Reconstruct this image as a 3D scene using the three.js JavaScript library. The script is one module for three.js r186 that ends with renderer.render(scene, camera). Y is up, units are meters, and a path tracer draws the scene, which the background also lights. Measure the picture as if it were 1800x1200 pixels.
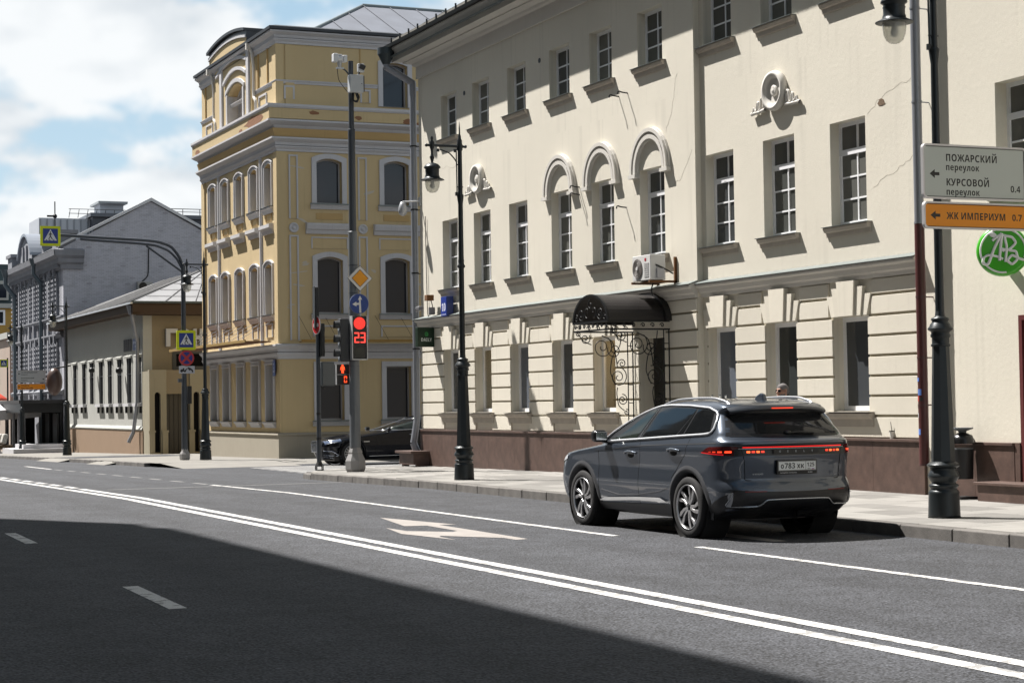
import * as THREE from 'three';
import { mergeGeometries, mergeVertices, toCreasedNormals } from 'three/addons/utils/BufferGeometryUtils.js';
import { RoundedBoxGeometry } from 'three/addons/geometries/RoundedBoxGeometry.js';
import { MarchingCubes } from 'three/addons/objects/MarchingCubes.js';

// ---------------------------------------------------------------- camera, sky, sun, exposure
const scene = new THREE.Scene();
const camera = new THREE.PerspectiveCamera(20.62, 1024 / 682, 0.1, 1500);
camera.rotation.order = 'YXZ';
camera.position.set(0, 1.6548, 0);
camera.rotation.set(0.0321, -0.4133, -0.0149);
scene.add(camera);
const renderer = new THREE.WebGLRenderer({ antialias: true });
renderer.setSize(1024, 682);
renderer.toneMapping = THREE.LinearToneMapping;
renderer.toneMappingExposure = 2.08;
renderer.shadowMap.enabled = true;
const SUN = new THREE.Vector3(-0.290, 0.843, -0.451).normalize();
const sun = new THREE.DirectionalLight(new THREE.Color(1, 0.955, 0.905), 5.0);
sun.position.copy(SUN).multiplyScalar(120).add(new THREE.Vector3(10, 0, -45));
sun.target.position.set(10, 0, -45); scene.add(sun, sun.target);
sun.castShadow = true; sun.shadow.mapSize.set(4096, 4096);
Object.assign(sun.shadow.camera, { left: -90, right: 90, top: 90, bottom: -90, near: 1, far: 300 });

let seed = 7;
const rnd = () => { seed = (seed * 1664525 + 1013904223) >>> 0; return seed / 4294967296; };
const rr = (a, b) => a + (b - a) * rnd();
const hash = (x, y, s) => { let h = Math.imul(x, 374761393) + Math.imul(y, 668265263) + Math.imul(s, 974711); h = Math.imul(h ^ (h >>> 13), 1274126177); return ((h ^ (h >>> 16)) >>> 0) / 4294967296; };
const sm = t => t * t * (3 - 2 * t);
const clamp = (x, a = 0, b = 1) => Math.min(b, Math.max(a, x));
const step = (a, b, x) => sm(clamp((x - a) / (b - a)));
const lerp = (a, b, t) => a + (b - a) * t;
function noise2(x, y, p, s) { // value noise, period p cells
  const xi = Math.floor(x), yi = Math.floor(y), fx = sm(x - xi), fy = sm(y - yi), w = (a, m) => ((a % m) + m) % m;
  const x0 = w(xi, p), x1 = w(xi + 1, p), y0 = w(yi, p), y1 = w(yi + 1, p);
  return lerp(lerp(hash(x0, y0, s), hash(x1, y0, s), fx), lerp(hash(x0, y1, s), hash(x1, y1, s), fx), fy);
}
function fbm(u, v, cells, oct, s, gain = 0.5) { let a = 1, t = 0, n = 0; for (let o = 0; o < oct; o++) { t += a * noise2(u * cells, v * cells, cells, s + o); n += a; a *= gain; cells *= 2; } return t / n; }
function noise3(x, y, z, s) {
  const xi = Math.floor(x), yi = Math.floor(y), zi = Math.floor(z), fx = sm(x - xi), fy = sm(y - yi), fz = sm(z - zi);
  const h = (a, b, c) => hash(a + 57 * c, b + 131 * c, s);
  const l = c => lerp(lerp(h(xi, yi, c), h(xi + 1, yi, c), fx), lerp(h(xi, yi + 1, c), h(xi + 1, yi + 1, c), fx), fy);
  return lerp(l(zi), l(zi + 1), fz);
}
// computed sky: hazy blue, bright broken cumulus low down, dimmed overhead to weaken fill light
{
  const W = 4096, H = 1536, d = new Float32Array(W * H * 4);
  for (let j = 0; j < H; j++) {
    const el = ((j + 0.5) / H - 0.5) * Math.PI, y = Math.sin(el), c = Math.cos(el);
    for (let i = 0; i < W; i++) {
      const k = (j * W + i) * 4;
      if (y < -0.02) { d[k] = 0.16; d[k + 1] = 0.16; d[k + 2] = 0.165; d[k + 3] = 1; continue; }
      const az = ((i + 0.5) / W - 0.5) * 2 * Math.PI, x = Math.cos(az) * c, z = Math.sin(az) * c;
      const t = 1 - Math.pow(1 - clamp(y), 3.2);
      let r = lerp(0.75, 0.20, t), g = lerp(0.92, 0.43, t), b = lerp(0.99, 0.70, t);
      const q = 1 / (Math.max(y, 0) + 0.30), px = x * q * 3.0 + 12.3, pz = z * q * 3.0 + 77.1;
      let n = 0, a = 1, f = 1.35, tot = 0; for (let o = 0; o < 7; o++) { n += a * noise3(px * f, y * 4 * f, pz * f, 11 + o); tot += a; a *= 0.56; f *= 2.03; } n /= tot;
      let n2 = 0; a = 1; f = 1.35; tot = 0; for (let o = 0; o < 4; o++) { n2 += a * noise3((px - 0.10) * f, (y + 0.030) * 4 * f, (pz - 0.15) * f, 11 + o); tot += a; a *= 0.53; f *= 2.03; } n2 /= tot;
      const cov = step(0.395, 0.50, n);
      const lit = clamp(0.86 + (n - n2) * 5.0 - step(0.50, 0.72, n) * 0.34); const dim = 1 - 0.62 * step(0.22, 0.75, y);
      const cr = lerp(0.64, 1.0, lit), cg = lerp(0.70, 1.02, lit), cb = lerp(0.755, 1.03, lit);
      const A = cov * 0.95;
      d[k] = lerp(r, cr, A) * dim; d[k + 1] = lerp(g, cg, A) * dim; d[k + 2] = lerp(b, cb, A) * dim; d[k + 3] = 1;
    }
  }
  const t = new THREE.DataTexture(d, W, H, THREE.RGBAFormat, THREE.FloatType);
  t.mapping = THREE.EquirectangularReflectionMapping; t.magFilter = t.minFilter = THREE.LinearFilter; t.wrapS = THREE.RepeatWrapping; t.needsUpdate = true;
  scene.background = t; scene.environment = t; scene.backgroundIntensity = scene.environmentIntensity = 0.47;
}

// ---------------------------------------------------------------- textures
function dataTex(n, fn, srgb = false) {
  const d = new Uint8Array(n * n * 4);
  for (let j = 0; j < n; j++) for (let i = 0; i < n; i++) { const v = fn((i + 0.5) / n, (j + 0.5) / n, i, j), k = (j * n + i) * 4; const a = Array.isArray(v) ? v : [v, v, v]; for (let c = 0; c < 3; c++) d[k + c] = clamp(a[c]) * 255; d[k + 3] = 255; }
  const t = new THREE.DataTexture(d, n, n, THREE.RGBAFormat); t.wrapS = t.wrapT = THREE.RepeatWrapping; t.magFilter = THREE.LinearFilter; t.minFilter = THREE.LinearMipmapLinearFilter; t.generateMipmaps = true; if (srgb) t.colorSpace = THREE.SRGBColorSpace; t.needsUpdate = true; return t;
}
const rep = (t, metres) => { const c = t.clone(); c.repeat.set(1 / metres, 1 / (Array.isArray(metres) ? metres[1] : metres)); if (Array.isArray(metres)) c.repeat.set(1 / metres[0], 1 / metres[1]); c.needsUpdate = true; return c; };
const T = {
  grain: dataTex(512, (u, v, i, j) => 0.5 * fbm(u, v, 16, 4, 3) + 0.5 * hash(i, j, 5)),
  soft: dataTex(512, (u, v) => 0.80 + 0.36 * (fbm(u, v, 4, 6, 21, 0.6) - 0.28)),
  stain: dataTex(1024, (u, v) => { const b = fbm(u, v, 3, 6, 31, 0.58), s = noise2(u * 96, v * 3, 48, 41) * 0.6 + noise2(u * 31, v * 2, 31, 42) * 0.4; const k = 0.92 + 0.15 * (b - 0.4) - 0.085 * step(0.55, 0.95, s) * step(0.3, 0.6, fbm(u, v, 6, 3, 44)); return [k, k * 0.995, k * 0.985]; }),
  asphalt: dataTex(1024, (u, v, i, j) => { const h = hash(i >> 1, j >> 1, 9), h2 = hash(i, j, 10), f = fbm(u, v, 24, 4, 12); return 0.50 + 0.34 * (f - 0.5) + 0.46 * (h2 - 0.5) + (h > 0.90 ? 0.50 : h < 0.24 ? -0.36 : 0); }),
  paint: dataTex(512, (u, v, i, j) => { const f = fbm(u, v, 20, 4, 91), b = fbm(u, v, 5, 3, 95), h = hash(i >> 1, j >> 1, 93); const k = 0.90 + 0.14 * (b - 0.5); return f > 0.66 - 0.10 * b ? 0.45 : h > 0.95 ? 0.55 : k; }),
  granite: dataTex(512, (u, v, i, j) => { const h = hash(i >> 1, j >> 1, 14), f = fbm(u, v, 8, 4, 15); const k = 0.70 + 0.45 * (f - 0.5) + 0.3 * (h - 0.5); return [k, k * 0.97, k * 0.95]; }),
  brick: null,
};
const C = (r, g, b) => new THREE.Color().setRGB(r, g, b);
function M(r, g, b, o = {}) {
  const { rough = 0.8, metal = 0, map, mapM = 2, bump, bumpM = 0.6, bs = 0.002, ...rest } = o;
  const K = (o.clearcoat || o.transmission || o.sheen || o.physical) ? THREE.MeshPhysicalMaterial : THREE.MeshStandardMaterial; delete rest.physical;
  const m = new K({ color: C(r, g, b), roughness: rough, metalness: metal, ...rest });
  if (map) m.map = rep(map, mapM);
  if (bump) { m.bumpMap = rep(bump, bumpM); m.bumpScale = bs; }
  return m;
}
// ---------------------------------------------------------------- object helpers
const used = {};
const numbered = n => { used[n] = (used[n] ?? -1) + 1; return used[n] ? n + '_' + String(used[n]).padStart(3, '0') : n; };
function thing(name, label, category, pos = [0, 0, 0], turn = 0, group) {
  const o = new THREE.Group(); o.name = numbered(name); o.position.set(...pos); o.rotation.y = turn; scene.add(o);
  o.userData = label ? { label, category } : {}; if (group) o.userData.group = group; o.updateMatrixWorld(true); return o;
}
function struct(name, pos = [0, 0, 0]) { const o = thing(name, null, null, pos); o.userData = { kind: 'structure' }; return o; }
function copyOf(src, pos, turn, label, group) { const c = src.clone(); c.name = numbered(src.name.replace(/_\d{3}$/, '')); c.position.set(...pos); c.rotation.y = turn; c.scale.set(1, 1, 1); c.userData = { ...src.userData, label }; if (group) c.userData.group = group; scene.add(c); return c; }
function part(name, parent, pos = [0, 0, 0], rot = [0, 0, 0]) { const o = new THREE.Group(); o.name = name; o.position.set(...pos); o.rotation.set(...rot); parent.add(o); return o; }
const flat = g => { const q = Array.isArray(g) ? g.flat(9).filter(Boolean) : [g]; const prep = q.map(x => { let y = x.index ? x.toNonIndexed() : x; for (const k of Object.keys(y.attributes)) if (!['position', 'normal', 'uv'].includes(k)) y.deleteAttribute(k); if (!y.attributes.uv) y.setAttribute('uv', new THREE.BufferAttribute(new Float32Array(y.attributes.position.count * 2), 2)); y.morphAttributes = {}; return y; }); return prep.length > 1 ? mergeGeometries(prep) : prep[0]; };
// local geometry under a parent
function add(name, g, m, parent, ud) { const me = new THREE.Mesh(flat(g), m); me.name = name; me.castShadow = me.receiveShadow = true; if (ud) me.userData = ud; parent.add(me); return me; }
// geometry given in world coordinates, put under a parent that stands anywhere
function put(name, g, m, parent, ud) { parent.updateWorldMatrix(true, false); const h = flat(g); h.applyMatrix4(new THREE.Matrix4().copy(parent.matrixWorld).invert()); return add(name, h, m, parent, ud); }
// metre-scaled uv by dominant normal
function uvm(g) {
  g = g.index ? g.toNonIndexed() : g; const p = g.attributes.position, n = g.attributes.normal, uv = new Float32Array(p.count * 2);
  for (let i = 0; i < p.count; i += 3) {
    const ax = Math.abs(n.getX(i)) + Math.abs(n.getX(i + 1)), ay = Math.abs(n.getY(i)) + Math.abs(n.getY(i + 1)), az = Math.abs(n.getZ(i)) + Math.abs(n.getZ(i + 1));
    for (let k = i; k < i + 3; k++) { const x = p.getX(k), y = p.getY(k), z = p.getZ(k); const [a, b] = ay >= ax && ay >= az ? [x, z] : ax >= az ? [z, y] : [x, y]; uv[k * 2] = a; uv[k * 2 + 1] = b; }
  }
  g.setAttribute('uv', new THREE.BufferAttribute(uv, 2)); return g;
}
function box(x0, x1, y0, y1, z0, z1, r = 0) {
  const w = x1 - x0, h = y1 - y0, d = z1 - z0; const g = r ? new RoundedBoxGeometry(w, h, d, 1, Math.min(r, w / 2.01, h / 2.01, d / 2.01)) : new THREE.BoxGeometry(w, h, d);
  g.translate((x0 + x1) / 2, (y0 + y1) / 2, (z0 + z1) / 2); return uvm(g);
}
const cbox = (cx, cy, cz, w, h, d, r = 0) => box(cx - w / 2, cx + w / 2, cy - h / 2, cy + h / 2, cz - d / 2, cz + d / 2, r);
const shapeOf = pts => { const s = new THREE.Shape(); pts.forEach((p, i) => i ? s.lineTo(p[0], p[1]) : s.moveTo(p[0], p[1])); s.closePath(); return s; };
// facade frames: local u along the wall, v up, n out of the wall
const frame = (x, z, turn) => new THREE.Matrix4().makeTranslation(x, 0, z).multiply(new THREE.Matrix4().makeRotationY(turn));
const fb = (F, u0, u1, v0, v1, n0, n1, r = 0) => box(u0, u1, v0, v1, n0, n1, r).applyMatrix4(F);
function fe(F, shape, n0, n1, o = {}) { const g = new THREE.ExtrudeGeometry(shape, { depth: n1 - n0, bevelEnabled: false, curveSegments: 10, ...o }); g.translate(0, 0, n0); return uvm(g).applyMatrix4(F); }
// moulding: profile of [n, v] run from u0 to u1, mitred by m0 / m1 times n at the ends
function fprof(F, prof, u0, u1, m0 = 0, m1 = 0) {
  const g = new THREE.ExtrudeGeometry(shapeOf(prof), { depth: u1 - u0, bevelEnabled: false }); g.rotateY(-Math.PI / 2); g.translate(u1, 0, 0); // x: u, z: n
  const p = g.attributes.position, mid = (u0 + u1) / 2; for (let i = 0; i < p.count; i++) { const n = p.getZ(i); p.setX(i, p.getX(i) < mid ? p.getX(i) - m0 * n : p.getX(i) + m1 * n); }
  g.computeVertexNormals(); return uvm(g).applyMatrix4(F);
}
const rectPts = (u0, u1, v0, v1) => [[u0, v0], [u1, v0], [u1, v1], [u0, v1]];
function archPts(u0, u1, v0, v1, rise, seg = 8) { // segmental top
  const pts = [[u0, v0], [u1, v0]]; const w = (u1 - u0) / 2, c = (u0 + u1) / 2; if (!rise) return rectPts(u0, u1, v0, v1); const R = (w * w + rise * rise) / (2 * rise), cy = v1 - R, a0 = Math.asin(Math.min(1, w / R));
  for (let i = 0; i <= seg; i++) { const a = lerp(a0, -a0, i / seg); pts.push([c + R * Math.sin(a), cy + R * Math.cos(a)]); } return pts;
}
function wallShape(u0, u1, v0, v1, holes) { const s = shapeOf(rectPts(u0, u1, v0, v1)); for (const h of holes) { const p = new THREE.Path(); h.forEach((q, i) => i ? p.lineTo(q[0], q[1]) : p.moveTo(q[0], q[1])); p.closePath(); s.holes.push(p); } return s; }
const ringShape = (outer, inner) => { const s = shapeOf(outer), p = new THREE.Path(); inner.forEach((q, i) => i ? p.lineTo(q[0], q[1]) : p.moveTo(q[0], q[1])); p.closePath(); s.holes.push(p); return s; };
const tube = (pts, r, seg = 0, rad = 6) => new THREE.TubeGeometry(pts.length === 2 ? new THREE.LineCurve3(new THREE.Vector3(...pts[0]), new THREE.Vector3(...pts[1])) : new THREE.CatmullRomCurve3(pts.map(p => new THREE.Vector3(...p)), false, 'catmullrom', 0.3), seg || (pts.length === 2 ? 1 : pts.length * 5), r, rad, false);
// straight-segment pipe with ball joints
const pipe = (pts, r, rad = 10) => { const o = []; for (let i = 0; i + 1 < pts.length; i++) { o.push(tube([pts[i], pts[i + 1]], r, 1, rad)); if (i) { const s = new THREE.SphereGeometry(r, rad, 6); s.translate(...pts[i]); o.push(s); } } return o; };
const cyl = (x, y, z, r0, r1, h, seg = 16, open = false) => { const g = new THREE.CylinderGeometry(r1, r0, h, seg, 1, open); g.translate(x, y + h / 2, z); return g; };
const lathe = (pts, seg = 24) => new THREE.LatheGeometry(pts.map(p => new THREE.Vector2(p[0], p[1])), seg);
const mv = (g, x, y, z) => (Array.isArray(g) ? g.flat(9).map(q => q.translate(x, y, z)) : g.translate(x, y, z));
function canvasTex(w, h, draw) { const c = document.createElement('canvas'); c.width = w; c.height = h; const x = c.getContext('2d'); draw(x, w, h); const t = new THREE.CanvasTexture(c); t.colorSpace = THREE.SRGBColorSpace; t.anisotropy = 8; return t; }
const decal = (w, h) => new THREE.PlaneGeometry(w, h);
// ground height: the street falls gently away beyond the corner
const gy = z => { const d = clamp(-z - 34, 0, 120); return -(0.0085 * d + 0.00005 * d * d); };
// ---------------------------------------------------------------- the setting: road, pavements, kerbs, markings
const asphaltM = M(0.090, 0.095, 0.109, { rough: 0.86, map: T.asphalt, mapM: 8.1, bump: T.asphalt, bumpM: 8.1, bs: 0.014, vertexColors: true });
const paintM = M(0.62, 0.615, 0.60, { rough: 0.7, map: T.paint, mapM: 1.9, bump: T.asphalt, bumpM: 6.3, bs: 0.006 });
const pinkM = M(0.33, 0.305, 0.285, { rough: 0.8, map: T.soft, mapM: 1.3, bump: T.asphalt, bumpM: 6.3, bs: 0.006 });
const crossM = M(0.46, 0.455, 0.44, { rough: 0.8, map: T.soft, mapM: 2.3 });
const wornM = M(0.22, 0.22, 0.215, { rough: 0.8, map: T.soft, mapM: 0.9 });
const kerbM = [0.20, 0.18, 0.22].map((k, i) => M(k, k * 0.97, k * 0.92, { rough: 0.9, map: T.granite, mapM: 0.9 + i * 0.2, bump: T.grain, bumpM: 0.3, bs: 0.002 }));
const slabM = [0.265, 0.215, 0.29, 0.19].map((k, i) => M(k, k * 0.965, k * 0.90, { rough: 0.9, map: T.soft, mapM: 1.7 + i * 0.3, bump: T.grain, bumpM: 0.4, bs: 0.0015 }));
const bedM = M(0.20, 0.19, 0.17, { rough: 1 });
const paveM = M(0.23, 0.22, 0.20, { rough: 0.9, map: T.soft, mapM: 2.3, bump: T.grain, bumpM: 0.5, bs: 0.002 });
function sheet(xs, zs, hy, col) {
  const nx = xs.length, nz = zs.length, p = new Float32Array(nx * nz * 3), uv = new Float32Array(nx * nz * 2), c = new Float32Array(nx * nz * 3), ix = [];
  for (let j = 0; j < nz; j++) for (let i = 0; i < nx; i++) { const k = j * nx + i; p[k * 3] = xs[i]; p[k * 3 + 1] = hy(xs[i], zs[j]); p[k * 3 + 2] = zs[j]; uv[k * 2] = xs[i]; uv[k * 2 + 1] = zs[j]; const q = col ? col(xs[i], zs[j]) : 1; c.set([q, q, q], k * 3); if (i && j) { const a = k - nx - 1, b = k - nx, e = k - 1; ix.push(a, e, b, b, e, k); } }
  const g = new THREE.BufferGeometry(); g.setAttribute('position', new THREE.BufferAttribute(p, 3)); g.setAttribute('uv', new THREE.BufferAttribute(uv, 2)); if (col) g.setAttribute('color', new THREE.BufferAttribute(c, 3)); g.setIndex(ix); g.computeVertexNormals(); return g;
}
const span = (a, b, d) => { const n = Math.max(1, Math.round((b - a) / d)), o = []; for (let i = 0; i <= n; i++) o.push(lerp(a, b, i / n)); return o; };
const road = struct('road');
{
  const xs = [...span(-300, -6, 40), ...span(-5.5, 24, 0.30), ...span(30, 400, 40)], zs = [...span(-600, -130, 60), ...span(-128, -60, 2), ...span(-59.5, 12, 0.5), ...span(20, 100, 40)];
  const wear = (x, z) => { // tyre tracks polish and darken, lane middles stay dusty
    let k = 1; for (const c of [1.9, 5.45, 8.8, 11.7]) for (const s of [-0.78, 0.78]) { const d = (x - c - s) / 0.30; k -= 0.20 * Math.exp(-d * d); }
    const n = fbm(x / 60 + 0.5, z / 160 + 0.5, 16, 4, 71), m = fbm(x / 40 + 0.3, z / 40 + 0.2, 40, 3, 73); k *= 0.86 + 0.28 * n; k *= 0.93 + 0.14 * m; if (x > 12.2 && x < 13.2) k *= 1.06; return k;
  };
  const me = new THREE.Mesh(sheet(xs, zs, (x, z) => gy(z), wear), asphaltM); me.name = 'asphalt'; me.receiveShadow = true; road.add(me);
}
// a painted strip laid on the road along z (or any quad), 4 mm above the asphalt
function strip(x0a, x0b, z0, x1a, x1b, z1, lift = 0.004) {
  const n = Math.max(1, Math.ceil(Math.abs(z1 - z0) / 2)), p = [], uv = [], ix = [];
  for (let i = 0; i <= n; i++) { const t = i / n, z = lerp(z0, z1, t); for (const x of [lerp(x0a, x1a, t), lerp(x0b, x1b, t)]) { p.push(x, gy(z) + lift, z); uv.push(x, z); } if (i) { const k = i * 2; ix.push(k - 2, k, k - 1, k - 1, k, k + 1); } }
  const g = new THREE.BufferGeometry(); g.setAttribute('position', new THREE.Float32BufferAttribute(p, 3)); g.setAttribute('uv', new THREE.Float32BufferAttribute(uv, 2)); g.setIndex(ix); g.computeVertexNormals();
  if (g.attributes.normal.getY(0) < 0) { for (let i = 0; i < ix.length; i += 3) [ix[i + 1], ix[i + 2]] = [ix[i + 2], ix[i + 1]]; g.setIndex(ix); g.computeVertexNormals(); } return g;
}
function polyMark(pts, lift = 0.004) { const g = new THREE.ShapeGeometry(shapeOf(pts.map(p => [p[0], -p[1]]))); g.rotateX(-Math.PI / 2); const P = g.attributes.position; for (let i = 0; i < P.count; i++) P.setY(i, gy(P.getZ(i)) + lift); const uv = g.attributes.uv; for (let i = 0; i < P.count; i++) uv.setXY(i, P.getX(i), P.getZ(i)); return g; }
add('lane_line', strip(10.27, 10.39, -9, 10.27, 10.39, -18.45), paintM, road);
add('lane_line', strip(10.27, 10.39, -20.5, 10.30, 10.42, -40), paintM, road);
for (let i = 0; i < 9; i++) add('lane_line', strip(10.31, 10.43, -40.4 - i * 2.2, 10.31, 10.43, -41.6 - i * 2.2), wornM, road);
add('lane_line', strip(10.33, 10.45, -60, 10.5, 10.64, -66), paintM, road);
add('centre_line', strip(7.39, 7.55, 6, 7.47, 7.63, -40), paintM, road);
add('centre_line', strip(7.05, 7.21, 6, 7.17, 7.33, -40), paintM, road);
for (let i = 0; i < 12; i++) add('centre_line_dash', strip(7.48, 7.64, -40.6 - i * 1.9, 7.5, 7.66, -41.9 - i * 1.9), paintM, road);
add('centre_line', strip(7.17, 7.33, -40.2, 7.3, 7.46, -90), paintM, road);
for (const z of [-23.55, -15.24, -31.7, -7]) add('lane_dash', strip(3.58 - (z + 15) * 0.022, 3.73 - (z + 15) * 0.022, z, 3.645 - (z + 15) * 0.022, 3.79 - (z + 15) * 0.022, z - 2.13), paintM, road);
add('stop_line', strip(7.9, 13.0, -38.9, 7.9, 13.0, -39.06), wornM, road);
// the branching arrow in the kerb lane
add('arrow_marking', polyMark([[9.17, -25.78], [9.52, -23.69], [9.30, -23.78], [9.24, -20.67], [9.06, -20.62], [9.06, -21.01], [8.55, -21.79], [8.48, -21.66], [8.45, -21.05], [8.26, -22.42], [8.48, -23.61], [8.50, -22.87], [8.94, -22.37], [9.06, -22.5], [9.10, -23.71], [8.81, -23.79]]), pinkM, road);
add('arrow_marking', polyMark([[11.45, -22.6], [11.85, -21.3], [11.68, -21.3], [11.60, -18.6], [11.40, -18.6], [11.32, -21.3], [11.15, -21.3]]), pinkM, road);
for (let i = 0; i < 7; i++) { const z = -45.9 - i * 1.3; add('crossing_stripe', strip(14.5 + i * 0.12, 19.2 + i * 0.12, z, 14.5 + i * 0.12, 19.2 + i * 0.12, z - 0.55), crossM, road); }

// pavements
const py = (x, z) => gy(z) + 0.14 + 0.010 * Math.max(0, x - 13.2);
function slabPoly(pts, thick, m, parent, name) { // flat polygon with kerb-high sides following the ground
  const g = new THREE.ExtrudeGeometry(shapeOf(pts.map(p => [p[0], -p[1]])), { depth: thick, bevelEnabled: false, curveSegments: 6 }); g.rotateX(-Math.PI / 2); const h = uvm(g); return put(name, h, m, parent);
}
const walk = struct('pavement');
{
  const zs = span(-41.5, 14, 1.5); const g = sheet(span(13.28, 17.6, 0.7), zs, (x, z) => py(x, z) - 0.012); add('slab_bed', g, bedM, walk);
  const wd = 0.60, ld = 0.90, gap = 0.009; const protos = [0, 1, 2, 3].map(() => { const b = new RoundedBoxGeometry(wd - gap, 0.05, ld - gap, 1, 0.004); return uvm(b); });
  let row = 0; for (let z = -44.6; z < -13.2; z += ld) { row++; for (let c = 0; c < 6; c++) { const x = 13.34 + c * wd + wd / 2, zz = z + ((c % 2) ? ld / 2 : 0) + ld / 2; if (x > 17.15 || (zz < -41.3 && ((16.95 - x) / 3.52) ** 2 + ((-41.3 - zz + 0.25) / 3.6) ** 2 > 0.93)) continue; const me = new THREE.Mesh(protos[(row + c) % 4], slabM[Math.floor(hash(row, c, 3) * 4)]); me.name = 'slab'; me.position.set(x, py(x, zz) - 0.025 + rr(-0.0015, 0.0015), zz); me.rotation.z = 0.010; me.receiveShadow = me.castShadow = true; walk.add(me); } }
  // corner and side-street strip of pavement
  add('corner_paving', sheet(span(16.7, 40, 2), span(-45.0, -43.6, 0.6), (x, z) => py(15, z) + 0.006), paveM, walk);
}
const kerb = struct('kerb');
{
  const stone = uvm(new RoundedBoxGeometry(0.20, 0.30, 0.99, 2, 0.018));
  for (let z = -41; z < -8; z += 1) { const me = new THREE.Mesh(stone, kerbM[Math.floor(hash(Math.round(z), 2, 8) * 3)]); me.name = 'kerb_stone'; me.position.set(13.18 + rr(-0.004, 0.004), gy(z) - 0.006 + rr(-0.003, 0.003), z); me.castShadow = me.receiveShadow = true; kerb.add(me); }
  const arc = []; for (let i = 0; i <= 6; i++) { const a = i / 6 * Math.PI / 2; arc.push([16.7 - 3.52 * Math.cos(a), -41.5 - 3.6 * Math.sin(a)]); }
  for (let i = 0; i < 6; i++) { const [x0, z0] = arc[i], [x1, z1] = arc[i + 1]; const L = Math.hypot(x1 - x0, z1 - z0); const g = uvm(new RoundedBoxGeometry(0.20, 0.30, L + 0.03, 2, 0.018)); const me = add('kerb_stone', g, kerbM[i % 3], kerb); me.position.set((x0 + x1) / 2, gy(-44) - 0.012 - i * 0.006, (z0 + z1) / 2); me.rotation.y = Math.atan2(x1 - x0, z1 - z0); }
  for (let x = 17.2; x < 30; x += 1) { const me = new THREE.Mesh(stone, kerbM[Math.floor(x) % 3]); me.name = 'kerb_stone'; me.position.set(x, gy(-45) - 0.02, -45.1); me.rotation.y = Math.PI / 2; kerb.add(me); }
  // rounded paving inside the corner arc
  const pts = [[16.95, -41.4], [13.2, -41.4], ...arc.slice().map(p => [p[0] + 0.05, p[1] + 0.05])]; const g = new THREE.ShapeGeometry(shapeOf(pts.map(p => [p[0], -p[1]]))); g.rotateX(-Math.PI / 2); const P = g.attributes.position; for (let i = 0; i < P.count; i++) P.setY(i, py(P.getX(i), P.getZ(i)) - 0.004); for (let i = 0; i < P.count; i++) g.attributes.uv.setXY(i, P.getX(i), P.getZ(i)); if (new THREE.Vector3().fromBufferAttribute(g.attributes.normal, 0).y < 0) g.scale(1, 1, 1);
  add('corner_paving', g, paveM, walk);
}
// pavement across the side street, with dropped kerbs
const walkFar = struct('pavement');
{
  add('paving', sheet(span(13.5, 17.2, 0.7), span(-130, -55.4, 1.5), (x, z) => gy(z) + 0.12 * step(-55.4, -58.5, z) + 0.004), paveM, walkFar); add('paving', sheet(span(17.2, 18.6, 0.7), span(-130, -57.4, 1.5), (x, z) => gy(z) + 0.12 * step(-57.4, -59.0, z) + 0.004), paveM, walkFar);
  add('paving', sheet(span(18.6, 44, 3), span(-61.7, -57.4, 0.7), (x, z) => gy(z) + 0.12 * step(-57.4, -59.0, z) + 0.004), paveM, walkFar);
  add('paving', sheet(span(18.6, 30, 3), span(-84, -71.4, 1.5), (x, z) => gy(z) + 0.124), paveM, walkFar);
  const stone = uvm(new RoundedBoxGeometry(0.20, 0.28, 0.99, 1, 0.015));
  const low = z => (z > -67.4 && z < -64.6) || (z > -78 && z < -73.4);
  for (let z = -60.5; z > -118; z -= 1) { if (low(z)) continue; const me = new THREE.Mesh(stone, kerbM[Math.floor(hash(Math.round(z), 5, 8) * 3)]); me.name = 'kerb_stone'; me.position.set(13.45, gy(z) - 0.014, z); me.castShadow = me.receiveShadow = true; walkFar.add(me); }
  for (const [a, b] of [[-67.6, -64.4], [-78.2, -73.2]]) add('dropped_kerb', sheet(span(12.95, 13.6, 0.3), span(a, b, 1), (x, z) => gy(z) + 0.004 + (x - 12.95) / 0.65 * 0.125), paveM, walkFar);
  add('driveway', sheet(span(13.6, 18.3, 0.8), span(-78, -73.4, 1), (x, z) => gy(z) + 0.131), asphaltM.clone(), walkFar); walkFar.children.at(-1).material.vertexColors = false;
}
// ---------------------------------------------------------------- the cream building at the corner
const creamM = M(0.70, 0.665, 0.575, { rough: 0.92, map: T.stain, mapM: [7.3, 7.3], bump: T.grain, bumpM: 0.9, bs: 0.003 });
const creamBlockM = [0.70, 0.67, 0.72].map((k, i) => M(k, k * 0.945, k * 0.815, { rough: 0.92, map: T.stain, mapM: 5.1 + i, bump: T.grain, bumpM: 0.8, bs: 0.003 }));
const jointM = M(0.30, 0.27, 0.20, { rough: 1 });
const whiteTrimM = M(0.62, 0.60, 0.56, { rough: 0.85, map: T.stain, mapM: 3.1, bump: T.grain, bumpM: 0.5, bs: 0.001 });
const sillM = M(0.50, 0.45, 0.385, { rough: 0.85, map: T.soft, mapM: 1.1 });
const zincM = M(0.20, 0.225, 0.22, { rough: 0.5, metal: 0.6, map: T.soft, mapM: 0.7 });
const sheetM = M(0.33, 0.31, 0.27, { rough: 0.5, metal: 0.35, map: T.soft, mapM: 0.8 });
const pvcM = M(0.84, 0.85, 0.87, { rough: 0.35 });
const glassDark = [[0.080, 0.084, 0.078], [0.120, 0.122, 0.112], [0.055, 0.060, 0.062]].map(c => M(...c, { rough: 0.04, physical: 1, ior: 1.5 }));
const plinthM = M(0.135, 0.086, 0.070, { rough: 0.55, map: T.granite, mapM: 0.9, bump: T.grain, bumpM: 0.5, bs: 0.0008 });
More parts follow.
